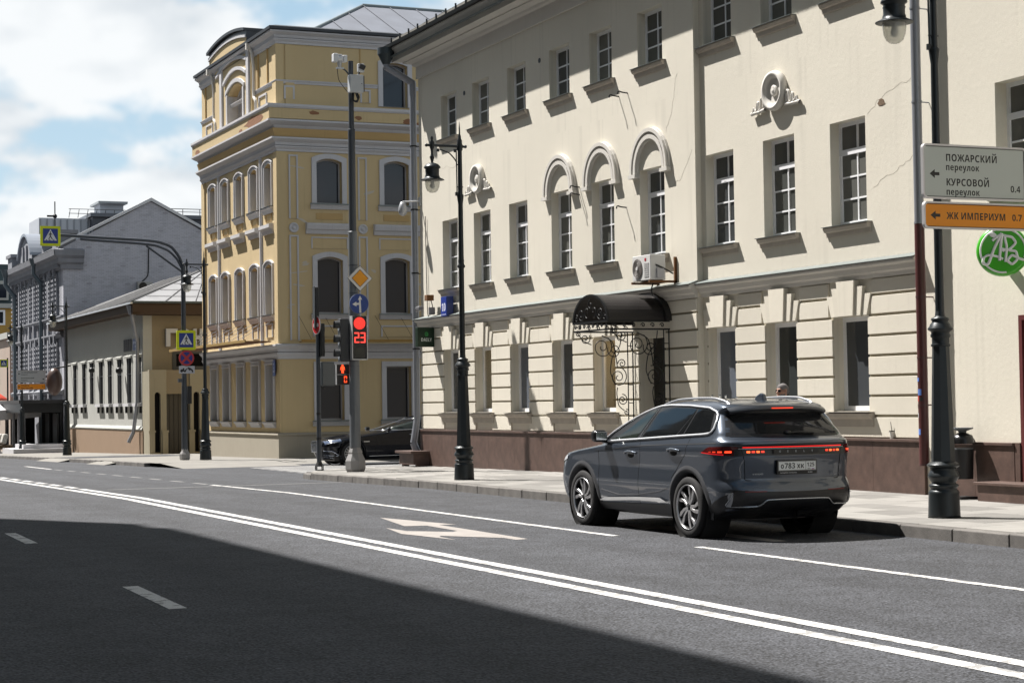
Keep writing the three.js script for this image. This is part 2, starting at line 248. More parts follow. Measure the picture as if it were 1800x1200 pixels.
const pipeGreyM = M(0.30, 0.315, 0.35, { rough: 0.45, metal: 0.45, map: T.soft, mapM: 1.2 });
const darkIronM = M(0.012, 0.013, 0.014, { rough: 0.45, metal: 0.4 });

// a window: local origin at the bottom middle of the opening, +z out; cols and rows of panes, optional upper light
function windowParts(parent, w, h, { cols = 2, rows = 3, top = 0, fw = 0.065, bar = 0.028, m = pvcM, glass = glassDark[0], arch = 0 } = {}) {
  const f = []; const W = w / 2;
  if (arch) f.push(fe(new THREE.Matrix4(), ringShape(archPts(-W, W, 0, h, arch), archPts(-W + fw, W - fw, fw, h - fw, arch * 0.9)), -0.06, 0));
  else f.push(box(-W, W, 0, fw * 1.15, -0.06, 0), box(-W, W, h - fw, h, -0.06, 0), box(-W, -W + fw, fw * 1.15, h - fw, -0.06, -0.0005), box(W - fw, W, fw * 1.15, h - fw, -0.06, -0.0005));
  const y0 = fw * 1.15, y1 = h - fw, yt = top ? y1 - top : y1; const iw = w - 2 * fw;
  if (top) f.push(box(-W + fw, W - fw, yt - 0.045, yt + 0.045, -0.055, 0.006));
  const bars = []; for (let c = 1; c < cols; c++) { const x = -W + fw + iw * c / cols; bars.push(box(x - bar / 2, x + bar / 2, y0, (top ? yt - 0.045 : y1), -0.045, -0.012)); if (top) bars.push(box(x - bar / 2, x + bar / 2, yt + 0.045, y1, -0.045, -0.012)); }
  for (let r = 1; r < rows; r++) { const y = y0 + ((top ? yt - 0.045 : y1) - y0) * r / rows; bars.push(box(-W + fw, W - fw, y - bar / 2, y + bar / 2, -0.044, -0.0135)); }
  add('frame', f, m, parent); if (bars.length) add('glazing_bar', bars, m, parent);
  // single panes
  const cells = []; const ry0 = y0, ry1 = top ? yt - 0.045 : y1; for (let r = 0; r < rows; r++) for (let c = 0; c < cols; c++) cells.push([-W + fw + iw * c / cols, -W + fw + iw * (c + 1) / cols, lerp(ry0, ry1, r / rows), lerp(ry0, ry1, (r + 1) / rows)]);
  if (top) for (let c = 0; c < cols; c++) cells.push([-W + fw + iw * c / cols, -W + fw + iw * (c + 1) / cols, yt + 0.045, y1]);
  if (arch) add('pane', fe(new THREE.Matrix4(), shapeOf(archPts(-W + fw, W - fw, fw, h - fw, arch * 0.9)), -0.034, -0.03), glass, parent);
  else for (const [a, b, c, d] of cells) add('pane', box(a, b, c, d, -0.034, -0.030), glass, parent);
}
const FC = frame(16.8, 0, -Math.PI / 2), FR = frame(16.92, 0, -Math.PI / 2);
const cream = thing('cream_building', 'three-storey cream stucco corner building with white arches over its windows and a red granite plinth', 'building', [16.8, 0.15, -34]);
{
  const colsL = [-41.92, -39.93, -37.86, -35.62, -33.66, -31.55], colsR = [-29.2, -27.2, -25.13], hw = 0.5;
  const floors = [[1.42, 2.93], [4.40, 6.07], [8.05, 9.13]];
  const holesFor = (cols, door) => { const o = []; for (const c of cols) floors.forEach(([a, b], k) => { if (door && c === door && k === 0) o.push(rectPts(c - 0.62, c + 0.45, 0.12, 2.84)); else o.push(rectPts(c - hw, c + hw, a, b)); }); return o; };
  put('wall', fe(FC, wallShape(-43.95, -29.86, -0.3, 10.62, holesFor(colsL, -31.55)), -0.5, 0), creamM, cream);
  put('wall', fe(FR, wallShape(-29.86, -23.2, -0.3, 10.62, holesFor(colsR)), -0.5, 0), creamM, cream);
  put('rear_wall', [box(17.35, 30, -0.5, 10.6, -43.94, -43.5), box(29.5, 30, -0.5, 10.6, -43.5, -10), box(17.4, 29.5, 3.6, 3.7, -43.5, -16)], M(0.22, 0.20, 0.17, { rough: 0.95 }), cream);
  put('partition', box(18.3, 18.4, -0.2, 10.5, -43.4, -16), M(0.25, 0.24, 0.22), cream);
  // windows and sills
  const protos = {};
  const clearM = M(0.75, 0.77, 0.76, { rough: 0.02, transmission: 1, thickness: 0 }), glassLow = [[0.060, 0.066, 0.072], [0.115, 0.130, 0.155], [0.035, 0.040, 0.040]].map(q => M(...q, { rough: 0.06, physical: 1 }));
  const curtainM = M(0.050, 0.034, 0.022, { rough: 0.9 });
  for (const c of [-33.66, -39.93]) { put('room_curtain', [fb(FC, c - 1.0, c + 1.0, 0.9, 3.4, -1.15, -1.1), fb(FC, c - 0.75, c - 0.7, 0.9, 3.4, -1.1, -0.5), fb(FC, c + 0.7, c + 0.75, 0.9, 3.4, -1.1, -0.5)], curtainM, cream); const lp = new THREE.Vector3(c + 0.52, 2.55, -0.72).applyMatrix4(FC); const g = new THREE.SphereGeometry(0.07, 14, 10); g.translate(...lp.toArray()); put('unseen_room_lamp', g, new THREE.MeshStandardMaterial({ color: C(0.8, 0.6, 0.3), emissive: C(1, 0.62, 0.25), emissiveIntensity: 2.2 }), cream); const pl = new THREE.PointLight(new THREE.Color(1, 0.66, 0.32), c < -38 ? 0.12 : 0.5, 6); pl.position.copy(lp).sub(cream.position); pl.castShadow = true; pl.name = 'unseen_room_lamp_light'; cream.add(pl); }  // unseen lamps inside the rooms, placed to warm these two windows

  const place = (F, c, k, n) => {
    const warm = k === 0 && (c === -33.66 || c === -39.93); const key = k + '_' + (warm ? 'warm' : n); const [a, b] = floors[k];
    if (!protos[key]) { const g = new THREE.Group(); windowParts(g, 1.0, b - a, [{ cols: 1, rows: 1, fw: 0.075, glass: warm ? clearM : k === 0 ? glassLow[n] : glassDark[n] }, { cols: 2, rows: 3, top: 0.42, fw: 0.06, glass: glassDark[n] }, { cols: 2, rows: 3, fw: 0.06, glass: glassDark[n] }][k]); protos[key] = g; }
    const w = protos[key].clone(); w.name = 'window'; w.children.forEach(q => { if (q.name === 'pane') q.rotation.set(rr(-0.008, 0.008), rr(-0.012, 0.012), 0); }); const p = new THREE.Vector3(c, a, k ? -0.17 : -0.175).applyMatrix4(F); w.position.copy(p).sub(cream.position); w.rotation.y = -Math.PI / 2; cream.add(w);
    const prof = k ? [[0, a - 0.17], [0.025, a - 0.17], [0.035, a - 0.10], [0.07, a - 0.085], [0.095, a - 0.04], [0.095, a - 0.016], [0, a - 0.004]] : [[0.02, a - 0.24], [0.05, a - 0.24], [0.06, a - 0.12], [0.11, a - 0.09], [0.14, a - 0.03], [0, a - 0.012]];
    put('sill', fprof(F, prof, c - hw - 0.12, c + hw + 0.12), sillM, cream);
    put('sill_flashing', [fb(F, c - hw - 0.14, c + hw + 0.14, a - 0.012, a - 0.004, 0.001, k ? 0.12 : 0.155), fb(F, c - hw + 0.002, c + hw - 0.002, a + 0.001, a + 0.008, -0.19, 0.001)], k ? zincM : sheetM, cream);
  };
  colsL.forEach((c, i) => floors.forEach((_, k) => { if (!(k === 0 && i === 5)) place(FC, c, k, (i * 2 + k) % 3); }));
  colsR.forEach((c, i) => floors.forEach((_, k) => place(FR, c, k, (i + k + 1) % 3)));
  // ground floor: rusticated courses in separate blocks between the windows, keystone fans over them
  const rows = [1.0, 1.35, 1.663, 1.976, 2.29, 2.603, 2.92, 3.235, 3.50];
  const course = (F, cols, u0, u1) => {
    const edges = [u0, ...cols.flatMap(c => c === -31.55 ? [c - 0.62, c + 0.45] : [c - hw, c + hw]), u1];
    for (let r = 0; r < 8; r++) {
      const a = rows[r] + 0.021, b = rows[r + 1] - 0.021; const overlapWin = b > 1.40 && a < 2.93;
      const segs = []; if (overlapWin || (r < 2 && cols.includes(-31.55))) for (let e = 0; e < edges.length; e += 2) segs.push([edges[e], edges[e + 1]]); else if (r < 1) { segs.push([u0, u1]); } else for (let e = 0; e < edges.length; e += 2) segs.push([e ? edges[e] + 0.10 : edges[e], e + 2 < edges.length ? edges[e + 1] - 0.10 : edges[e + 1]]);
      segs.forEach(([p, q], i) => { if (q - p > 0.05) put('rusticated_block', fb(F, p, q, a, b, 0.001, 0.032, 0.006), creamBlockM[(r * 3 + i) % 3], cream); });
    }
    put('joint_bed', (() => { const o = []; for (let r = 1; r < 8; r++) { const v = rows[r]; for (let e = 0; e < edges.length; e += 2) { if (v > 2.93 || v < 1.40) { if (v < 1.40 && e) continue; if (v < 1.40 && !cols.includes(-31.55)) { o.push(fb(F, u0, u1, v - 0.02, v + 0.02, 0.0015, 0.003)); continue; } } o.push(fb(F, edges[e], edges[e + 1], v - 0.02, v + 0.02, 0.0015, 0.003)); } } return o; })(), jointM, cream, { kind: 'stuff' });
    for (const c of cols) {
      if (c === -31.55) continue; const k = part('keystone', cream); const b = 2.935;
      const st = [[-0.62, -0.44, -0.50, -0.36, 3.27, 0.05], [-0.44, -0.25, -0.36, -0.20, 3.39, 0.075], [-0.25, 0.25, -0.20, 0.20, 3.49, 0.11], [0.25, 0.44, 0.20, 0.36, 3.39, 0.075], [0.44, 0.62, 0.36, 0.50, 3.27, 0.05]];
      st.forEach(([t0, t1, b0, b1, v, n], i) => put('voussoir', fe(F, shapeOf([[c + b0, b], [c + b1, b], [c + t1 - 0.004 * Math.sign(i - 1.5), v], [c + t0, v]]), 0.002, n), creamBlockM[i % 3], k));
    }
  };
  course(FC, colsL, -43.95, -29.86); course(FR, colsR, -29.74, -23.2);
  // string course, frieze, cornice
  const str = [[0, 3.50], [0.05, 3.50], [0.06, 3.56], [0.10, 3.59], [0.12, 3.66], [0.17, 3.69], [0.17, 3.73], [0, 3.79]];
  put('string_course', [fprof(FC, str, -43.95, -29.86, 1), fprof(FR, str, -29.86, -23.2)], whiteTrimM, cream);
  put('flashing', [fprof(FC, [[0.19, 3.735], [0.195, 3.745], [0, 3.815], [0, 3.795]], -43.97, -29.86, 1), fprof(FR, [[0.19, 3.735], [0.195, 3.745], [0, 3.815], [0, 3.795]], -29.86, -23.2)], zincM, cream);
  const cor = [[0, 9.80], [0.045, 9.80], [0.045, 10.10], [0.10, 10.13], [0.13, 10.18], [0.30, 10.22], [0.30, 10.25], [0.52, 10.27], [0.52, 10.40], [0.56, 10.42], [0.60, 10.50], [0.66, 10.54], [0.66, 10.58], [0, 10.58]];
  put('cornice', [fprof(FC, cor, -43.95, -29.86, 1), fprof(FR, cor, -29.86, -23.2)], whiteTrimM, cream);
  put('gutter', [fprof(FC, [[0.60, 10.585], [0.74, 10.585], [0.76, 10.66], [0.70, 10.67], [0.60, 10.62]], -44.6, -15)], M(0.012, 0.014, 0.013, { rough: 0.5, metal: 0.3 }), cream);
  put('roof', [fe(FC, wallShape(-44.6, -15, -0.1, 0.0, []), 0, 0.01), (() => { const g = box(-44.6, -15, 0, 0.05, -13.5, 0.72); g.rotateX(0); g.applyMatrix4(new THREE.Matrix4().makeTranslation(0, 10.62, 0).multiply(new THREE.Matrix4().makeRotationX(0.42)).multiply(new THREE.Matrix4().makeTranslation(0, 0, 0))); return g.applyMatrix4(FC); })()], zincM, cream);
  { const r = part('snow_guard', cream); // metal strips and rail along the eaves
    for (let u = -44.2; u < -30; u += 0.62) { put('guard_plate', fb(FC, u, u + 0.56, 10.68, 10.80, 0.60, 0.605), sheetM, r); put('bracket', [fb(FC, u - 0.02, u + 0.01, 10.60, 10.86, 0.595, 0.63)], darkIronM, r); }
    const P = (u, v, n) => new THREE.Vector3(u, v, n).applyMatrix4(FC).toArray(); const rails = [tube([P(-44.0, 11.25, -0.2), P(-20, 11.25, -0.2)], 0.014), tube([P(-44.0, 11.02, -0.15), P(-20, 11.02, -0.15)], 0.012)];
    for (let u = -44; u < -24; u += 1.9) rails.push(tube([P(u, 11.25, -0.2), P(u, 10.62, 0.35)], 0.012), tube([P(u, 11.25, -0.2), P(u, 10.62, -0.45)], 0.012)); rails.push(tube([P(-44.0, 11.25, -0.2), P(-45.0, 10.95, 0.1), P(-45.2, 10.6, 0.4)], 0.013)); put('rail', rails, darkIronM, r); }
  // arches over the three middle windows
  for (const c of [-35.62, -33.66, -31.55]) {
    const cy = 6.06, arc = R => { const o = []; for (let i = 0; i <= 20; i++) { const a = Math.PI * i / 20; o.push([c + R * Math.cos(a), cy + R * 1.04 * Math.sin(a)]); } return o; };
    const ring = (R1, R0, n) => fe(FC, shapeOf([[c + R1, cy - 0.06], ...arc(R1), [c - R1, cy - 0.06], [c - R0, cy - 0.06], ...arc(R0).reverse(), [c + R0, cy - 0.06]]), 0.001, n);
    const a = part('arch_moulding', cream); put('ring', [ring(0.76, 0.52, 0.05), ring(0.74, 0.67, 0.10), ring(0.62, 0.545, 0.085)], whiteTrimM, a);
    put('impost', fb(FC, c - 0.79, c - 0.50, 5.93, 6.0, 0.001, 0.11), whiteTrimM, a); put('impost', fb(FC, c + 0.50, c + 0.79, 5.93, 6.0, 0.001, 0.11), whiteTrimM, a);
  }
  // round medallions with swags
  const medallion = (F, c, v) => {
    const m = part('medallion', cream, [0, 0, 0]); const L = g => g.rotateX(Math.PI / 2).translate(c, v, 0).applyMatrix4(F);
    put('dish', L(lathe([[0.27, 0.0], [0.33, 0.0], [0.345, 0.07], [0.32, 0.13], [0.28, 0.13], [0.24, 0.10], [0.20, 0.045], [0.0, 0.05]], 32)), whiteTrimM, m);
    put('boss', L(lathe([[0.10, 0.045], [0.10, 0.075], [0.07, 0.095], [0.05, 0.08], [0.03, 0.10], [0, 0.10]], 10)), whiteTrimM, m);
    const sw = []; for (const s of [-1, 1]) { const P = (x, y) => new THREE.Vector3(c + s * x, v + y, 0.05).applyMatrix4(F).toArray(); sw.push(tube([P(0.36, -0.24), P(0.38, -0.06), P(0.44, -0.08), P(0.46, -0.24), P(0.51, -0.25), P(0.53, -0.12), P(0.57, -0.14), P(0.59, -0.26), P(0.64, -0.24), P(0.68, -0.19), P(0.71, -0.27), P(0.78, -0.29)], 0.026, 48, 6), tube([P(0.32, -0.27), P(0.5, -0.29), P(0.66, -0.29), P(0.76, -0.30)], 0.03, 12, 6)); } put('swag', sw, whiteTrimM, m);
  };
  medallion(FR, -27.2, 6.86); medallion(FC, -40.05, 6.83);
  // small vents and hooks
  for (const [u, v] of [[-36.6, 9.0], [-40.9, 8.97]]) { const g = new THREE.CylinderGeometry(0.055, 0.055, 0.012, 14); g.rotateX(Math.PI / 2).translate(u, v, 0.006).applyMatrix4(FC); put('vent', g, darkIronM, cream); }
  for (const [u, v] of [[-32.87, 7.64], [-32.5, 7.65], [-34.72, 6.05], [-34.72, 5.9], [-32.63, 5.42]]) { const P = (a, b, n) => new THREE.Vector3(u + a, v + b, n).applyMatrix4(FC).toArray(); put('hook', [tube([P(0, 0, 0), P(0, 0.01, 0.12), P(0, 0.03, 0.2), P(0, -0.03, 0.22)], 0.014, 10, 6)], darkIronM, cream); }
  // hairline cracks and cable hooks in the plaster
  { const crack = (F, pts) => { const o = []; let [u, v] = pts[0]; for (let i = 1; i < pts.length; i++) { const [a, b] = pts[i]; for (let k = 1; k <= 7; k++) o.push([lerp(u, a, k / 7) + rr(-0.03, 0.03), lerp(v, b, k / 7) + rr(-0.03, 0.03)]); u = a; v = b; } const q = o.map(([x, y]) => new THREE.Vector3(x, y, 0.001).applyMatrix4(F)); return new THREE.TubeGeometry(new THREE.CatmullRomCurve3(q), q.length * 2, 0.0022, 3); };
    for (const [F, p] of [[FC, [[-30.9, 5.6], [-30.4, 5.75], [-29.95, 6.2]]], [FC, [[-31.0, 6.6], [-30.7, 7.1], [-30.5, 7.7]]], [FR, [[-24.6, 6.05], [-24.2, 6.3], [-23.4, 6.45]]], [FR, [[-24.5, 4.9], [-23.9, 5.1], [-23.3, 5.3]]], [FR, [[-29.7, 6.05], [-29.3, 6.0]]], [FC, [[-42.6, 7.4], [-41.5, 7.3]]], [FR, [[-26.3, 8.0], [-25.9, 8.3], [-25.6, 8.35]]]]) put('crack', crack(F, p), M(0.40, 0.37, 0.31, { rough: 1 }), cream);
    const pts = []; for (let i = 0; i < 12; i++) { const a = i / 12 * 6.283; pts.push([-24.18 + 0.11 * Math.cos(a) * rr(0.6, 1.3), 6.2 + 0.07 * Math.sin(a) * rr(0.6, 1.3)]); } put('broken_plaster', fe(FR, shapeOf(pts), 0.001, 0.006), M(0.16, 0.11, 0.07, { rough: 1, bump: T.grain, bumpM: 0.2, bs: 0.01 }), cream); }
  // plinth
  const pl = part('plinth', cream); let i = 0;
  for (const [F, u0, u1] of [[FC, -43.98, -32.3], [FC, -31.0, -29.86], [FR, -29.86, -23.2]]) {
    const n = Math.max(1, Math.round((u1 - u0) / 1.4)); for (let k = 0; k < n; k++) { const a = lerp(u0, u1, k / n), b = lerp(u0, u1, (k + 1) / n); put('granite_panel', fb(F, a + 0.002, b - 0.002, -0.25, 0.955, 0.001, 0.055), plinthM, pl); i++; }
    put('ledge', [fb(F, u0, u1, 0.957, 1.0, 0.001, 0.085, 0.006)], plinthM, pl);
  }
  put('reveal', [fb(FC, -29.862, -29.858, 0, 10.5, -0.12, 0.0)], creamM, cream);
  // the doorway
  put('door', [fb(FC, -32.17, -31.1, 0.12, 2.84, -0.34, -0.30), fb(FC, -31.66, -31.62, 0.12, 2.84, -0.30, -0.285)], M(0.010, 0.009, 0.008, { rough: 0.4 }), cream);
  put('door_step', fb(FC, -32.5, -30.8, -0.1, 0.12, -0.1, 0.75), plinthM, cream);
  put('hanging_plant', (() => { const o = []; for (let k = 0; k < 70; k++) { const g = new THREE.SphereGeometry(rr(0.02, 0.045), 5, 4); g.translate(rr(-31.45, -31.2), rr(1.2, 2.2), rr(-0.25, -0.1)).applyMatrix4(FC); o.push(g); } return o; })(), M(0.03, 0.035, 0.012, { rough: 0.9 }), cream);
}
// the recessed neighbour with the round green sign
const FA = frame(16.92, 0, -Math.PI / 2);
const annex = thing('cream_annex', 'smooth cream stucco house front at the right edge, behind the litter bin', 'building', [16.92, 0.15, -19]);
{
  const wins = [[-20.93, 4.5, 6.06], [-20.93, 8.0, 9.05], [-18.4, 4.5, 6.06], [-16.0, 4.5, 6.06]];
  put('wall', fe(FA, wallShape(-23.19, -8, -0.3, 10.6, [...wins.map(([c, a, b]) => rectPts(c - 0.5, c + 0.5, a, b)), rectPts(-20.96, -19.4, 0.42, 2.70)]), -0.5, 0), creamM, annex);
  for (const [c, a, b] of wins) { const w = part('window', annex); windowParts(w, 1.0, b - a, { cols: 2, rows: 3, top: b < 7 ? 0.42 : 0, fw: 0.06, glass: glassDark[1] }); w.position.copy(new THREE.Vector3(c, a, -0.2).applyMatrix4(FA)).sub(annex.position); w.rotation.y = -Math.PI / 2; put('sill', fprof(FA, [[0, a - 0.2], [0.035, a - 0.2], [0.05, a - 0.12], [0.10, a - 0.1], [0.135, a - 0.045], [0.135, a - 0.016], [0, a - 0.004]], c - 0.62, c + 0.62), sillM, annex); put('sill_flashing', fb(FA, c - 0.64, c + 0.64, a - 0.012, a - 0.004, 0.001, 0.165), zincM, annex); }
  put('door', [fb(FA, -20.96, -19.4, 0.42, 2.70, -0.30, -0.26)], M(0.02, 0.008, 0.008, { rough: 0.4 }), annex);
  put('door_surround', [fb(FA, -21.0, -20.93, 0.42, 2.68, -0.26, 0.03), fb(FA, -21.0, -19.36, 2.68, 2.75, -0.26, 0.03)], M(0.10, 0.02, 0.02, { rough: 0.5 }), annex);
  const pl = part('plinth', annex); for (const [a, b] of [[-22.85, -22.0], [-22.0, -21.12]]) put('granite_panel', fb(FA, a + 0.002, b - 0.002, -0.25, 0.935, 0.001, 0.055), plinthM, pl); put('ledge', fb(FA, -22.85, -21.12, 0.937, 0.98, 0.001, 0.085, 0.006), plinthM, pl);
  put('granite_panel', fb(FA, -19.3, -8, -0.25, 0.935, 0.001, 0.055), plinthM, pl);
  put('door_jamb', fb(FA, -21.11, -21.005, 0.2, 0.98, -0.02, 0.05), plinthM, annex);
  // swag end of a medallion above
  const P = (x, y) => new THREE.Vector3(-19.75 + x, 6.85 + y, 0.05).applyMatrix4(FA).toArray(); const g = part('medallion', annex); put('swag', [tube([P(-0.36, -0.24), P(-0.38, -0.06), P(-0.44, -0.08), P(-0.46, -0.24), P(-0.53, -0.12), P(-0.57, -0.14), P(-0.59, -0.26), P(-0.68, -0.19), P(-0.78, -0.29)], 0.03, 40, 6), tube([P(-0.3, -0.27), P(-0.76, -0.3)], 0.03)], whiteTrimM, g);
  put('dish', lathe([[0.27, 0], [0.33, 0], [0.345, 0.07], [0.32, 0.13], [0.28, 0.13], [0.24, 0.1], [0.2, 0.045], [0, 0.05]], 32).rotateX(Math.PI / 2).translate(-19.75, 6.85, 0).applyMatrix4(FA), whiteTrimM, g);
}
// granite step before the annex door
{ const t = thing('granite_step', 'red-brown granite doorstep block at the right edge below the round green sign', 'step', [16.7, 0.15, -20]);
  put('riser', box(16.48, 16.91, 0.12, 0.40, -21.45, -17), plinthM, t); put('tread', box(16.44, 16.91, 0.40, 0.44, -21.5, -16.95, 0.006), plinthM, t); }
// ---------------------------------------------------------------- the yellow building across the side street
const yelM = M(0.57, 0.445, 0.25, { rough: 0.92, map: T.stain, mapM: [6.1, 8.3], bump: T.grain, bumpM: 1.1, bs: 0.003 });
const yelDarkM = M(0.50, 0.345, 0.155, { rough: 0.92, map: T.stain, mapM: 5, bump: T.grain, bumpM: 1.1, bs: 0.002 });
const greyTrimM = M(0.53, 0.53, 0.55, { rough: 0.9, map: T.stain, mapM: 2.3, bump: T.grain, bumpM: 0.5, bs: 0.002 });
const limeM = M(0.33, 0.30, 0.24, { rough: 0.9, map: T.stain, mapM: 2.7, bump: T.grain, bumpM: 0.8, bs: 0.003 });
const roofDarkM = M(0.055, 0.060, 0.068, { rough: 0.5, metal: 0.4, map: T.soft, mapM: 1.7 });
const seamM = M(0.15, 0.165, 0.20, { rough: 0.75, metal: 0.0, map: T.soft, mapM: 3.1 });
const blindM = M(0.33, 0.33, 0.345, { rough: 0.5 });
const blueGlass = M(0.018, 0.022, 0.032, { rough: 0.05, physical: 1 });
const rustM = M(0.17, 0.075, 0.025, { rough: 0.9, map: T.soft, mapM: 0.8 });
const patchM = M(0.50, 0.45, 0.37, { rough: 0.95 });
const brickRedM = M(0.26, 0.13, 0.07, { rough: 1, bump: T.grain, bumpM: 0.3, bs: 0.01 });
const FL = frame(18.314, 0, -Math.PI / 2), FZ = frame(0, -61.41, 0);
const yellow = thing('yellow_building', 'four-storey yellow stucco building with grey trim across the side street', 'building', [18.314, -0.1, -61.41]);
{
  const U0 = -71.6, U1 = -61.41, R0 = 18.314, R1 = 32;
  const lc = [-69.97, -68.2, -66.24, -64.28, -62.5], rc = [20.14, 22.6, 25.1, 27.6], lw = 0.43, rw = 0.46;
  const holesL = [], holesR = [];
  for (const c of lc) { holesL.push(rectPts(c - lw, c + lw, 1.12, 3.05), archPts(c - lw, c + lw, 4.78, 6.52, 0.10), archPts(c - lw, c + lw, 8.5, 10.0, 0.10)); }
  holesL.push(archPts(-67.25, -65.2, 11.98, 13.35, 0.3));
  for (const c of rc) { holesR.push(rectPts(c - rw, c + rw, 1.12, 2.95), archPts(c - rw, c + rw, 4.78, 6.72, 0.12), archPts(c - rw, c + rw, 8.55, 10.1, 0.12)); if (c > 22) holesR.push(archPts(c - rw, c + rw, 12.0, 13.55, 0.1)); }
  put('wall', fe(FL, wallShape(U0, U1 - 0.0, -0.6, 14.45, holesL), -0.45, 0), yelM, yellow);
  put('wall', fe(FZ, wallShape(R0 + 0.45, R1, -0.6, 14.45, holesR), -0.45, 0), yelM, yellow);
  put('corner_wall', box(18.318, 18.764, -0.6, 14.45, -61.86, -61.412), yelM, yellow);
  put('far_wall', box(18.8, 32, -0.6, 14.4, -71.6, -71.2), yelM, yellow);
  put('partition', box(19.6, 19.7, -0.4, 14.2, -71, -62.6), M(0.08, 0.08, 0.08), yellow); put('partition', box(19.6, 31.5, -0.4, 14.2, -62.7, -62.6), M(0.08, 0.08, 0.08), yellow);
  const run = (name, prof, m, a0 = U0, a1 = U1) => { put(name, fprof(FL, prof, a0, a1, 0, 1), m, yellow); put(name, fprof(FZ, prof, R0, R1, 1, 0), m, yellow); };
  const pr = (v0, v1, n, m = 0.5) => [[0.002, v0], [n * 0.35, v0], [n * 0.45, lerp(v0, v1, 0.35)], [n * m + n * 0.2, lerp(v0, v1, 0.5)], [n, lerp(v0, v1, 0.72)], [n, v1 - 0.02], [0.002, v1]];
  run('plinth', [[0.002, -0.6], [0.09, -0.6], [0.09, 0.60], [0.002, 0.60]], limeM); run('plinth_ledge', [[0.002, 0.602], [0.11, 0.602], [0.14, 0.65], [0.12, 0.70], [0.002, 0.72]], limeM);
  run('string_course', pr(3.22, 3.46, 0.10), greyTrimM); run('string_course', pr(3.462, 3.74, 0.20), greyTrimM);
  run('cornice', pr(10.30, 10.50, 0.12), greyTrimM); run('cornice', pr(10.502, 10.78, 0.28), greyTrimM);
  run('yellow_band', [[0.002, 10.79], [0.14, 10.79], [0.22, 11.06], [0.002, 11.06]], yelDarkM);
  run('cornice', pr(11.065, 11.36, 0.44), greyTrimM); run('parapet', [[0.002, 11.365], [0.40, 11.365], [0.40, 11.72], [0.002, 11.72]], yelM); run('parapet_coping', [[0.002, 11.722], [0.42, 11.722], [0.46, 11.78], [0.46, 11.86], [0.002, 11.90]], greyTrimM);
  put('attic_course', fprof(FL, pr(12.62, 12.76, 0.07), U0, U1, 0, 1), greyTrimM, yellow); for (const [a, b, m] of [[R0, 21.95, 1], [23.25, 24.4, 0]]) put('attic_course', fprof(FZ, pr(12.62, 12.76, 0.07), a, b, m, 0), greyTrimM, yellow); put('bay_reveal', fb(FL, -67.245, -67.23, 11.99, 13.05, -0.21, 0.12), greyTrimM, yellow); run('crown', pr(13.98, 14.18, 0.12), greyTrimM); run('crown', pr(14.182, 14.42, 0.28), greyTrimM);
  run('roof_edge', [[0.002, 14.425], [0.33, 14.425], [0.34, 14.52], [0.002, 14.62]], roofDarkM);
  // fallen plaster on the parapet
  const bits = [[FL, -62.9, 11.5, 2.3, 0.36], [FL, -64.6, 11.4, 0.5, 0.12], [FL, -70.8, 11.42, 0.7, 0.2], [FZ, 19.5, 11.6, 0.4, 0.14], [FZ, 21.1, 11.5, 0.3, 0.16], [FZ, 22.9, 11.45, 0.35, 0.2], [FZ, 23.6, 11.4, 0.9, 0.14]];
  for (const [F, c, v, w, h] of bits) { const pts = []; for (let i = 0; i < 14; i++) { const a = i / 14 * 2 * Math.PI; pts.push([c + w / 2 * Math.cos(a) * rr(0.75, 1.1), v + h / 2 * Math.sin(a) * rr(0.7, 1.2)]); } put('bare_brick', fe(F, shapeOf(pts), 0.401, 0.406), brickRedM, yellow); }
  // left face: surrounds, sills, panels, hoods
  const ring = (F, c, w, v0, v1, rise, t, n) => fe(F, ringShape(archPts(c - w - t, c + w + t, v0 - 0.001, v1 + t, rise ? rise + 0.03 : 0), archPts(c - w, c + w, v0 + 0.0, v1, rise)), 0.002, n);
  const win = (F, turn, c, v0, w, h, o) => { const g = part('window', yellow); windowParts(g, w, h, o); g.position.copy(new THREE.Vector3(c, v0, -0.22).applyMatrix4(F)).sub(yellow.position); g.rotation.y = turn; };
  for (const c of lc) {
    put('surround', [ring(FL, c, lw, 4.78, 6.52, 0.10, 0.10, 0.05), ring(FL, c, lw + 0.10, 4.78, 6.62, 0.12, 0.05, 0.085)], greyTrimM, yellow); put('surround', [ring(FL, c, lw, 8.5, 10.0, 0.10, 0.10, 0.05), ring(FL, c, lw + 0.10, 8.5, 10.10, 0.12, 0.05, 0.085)], greyTrimM, yellow);
    put('surround', [ring(FL, c, lw, 1.12, 3.05, 0, 0.12, 0.06), fb(FL, c - lw - 0.14, c + lw + 0.14, 3.175, 3.22, 0.002, 0.09), fb(FL, c - lw - 0.13, c + lw + 0.13, 3.06, 3.10, 0.062, 0.085)], greyTrimM, yellow);
    for (const v of [1.10, 4.76, 8.48]) { put('sill', fprof(FL, [[0.002, v - 0.22], [0.04, v - 0.22], [0.10, v - 0.10], [0.15, v - 0.06], [0.15, v - 0.02], [0.002, v - 0.01]], c - lw - 0.18, c + lw + 0.18), greyTrimM, yellow); put('sill_flashing', fb(FL, c - lw - 0.19, c + lw + 0.19, v - 0.008, v, 0.003, 0.17), zincM, yellow); }
    put('hood', fprof(FL, [[0.002, 7.55], [0.06, 7.55], [0.10, 7.68], [0.20, 7.74], [0.20, 7.86], [0.002, 7.90]], c - lw - 0.2, c + lw + 0.2), greyTrimM, yellow);
    put('panel', ring(FL, c, 0.32, 8.0, 8.2, 0, 0.05, 0.03), yelDarkM, yellow); put('panel', ring(FL, c, 0.33, 4.0, 4.42, 0, 0.05, 0.04), greyTrimM, yellow);
    for (const [a, b] of [[1.13, 3.04], [4.79, 6.41], [8.51, 9.89]]) put('reveal', [fb(FL, c - lw + 0.001, c - lw + 0.012, a, b, -0.21, 0.004)], greyTrimM, yellow);
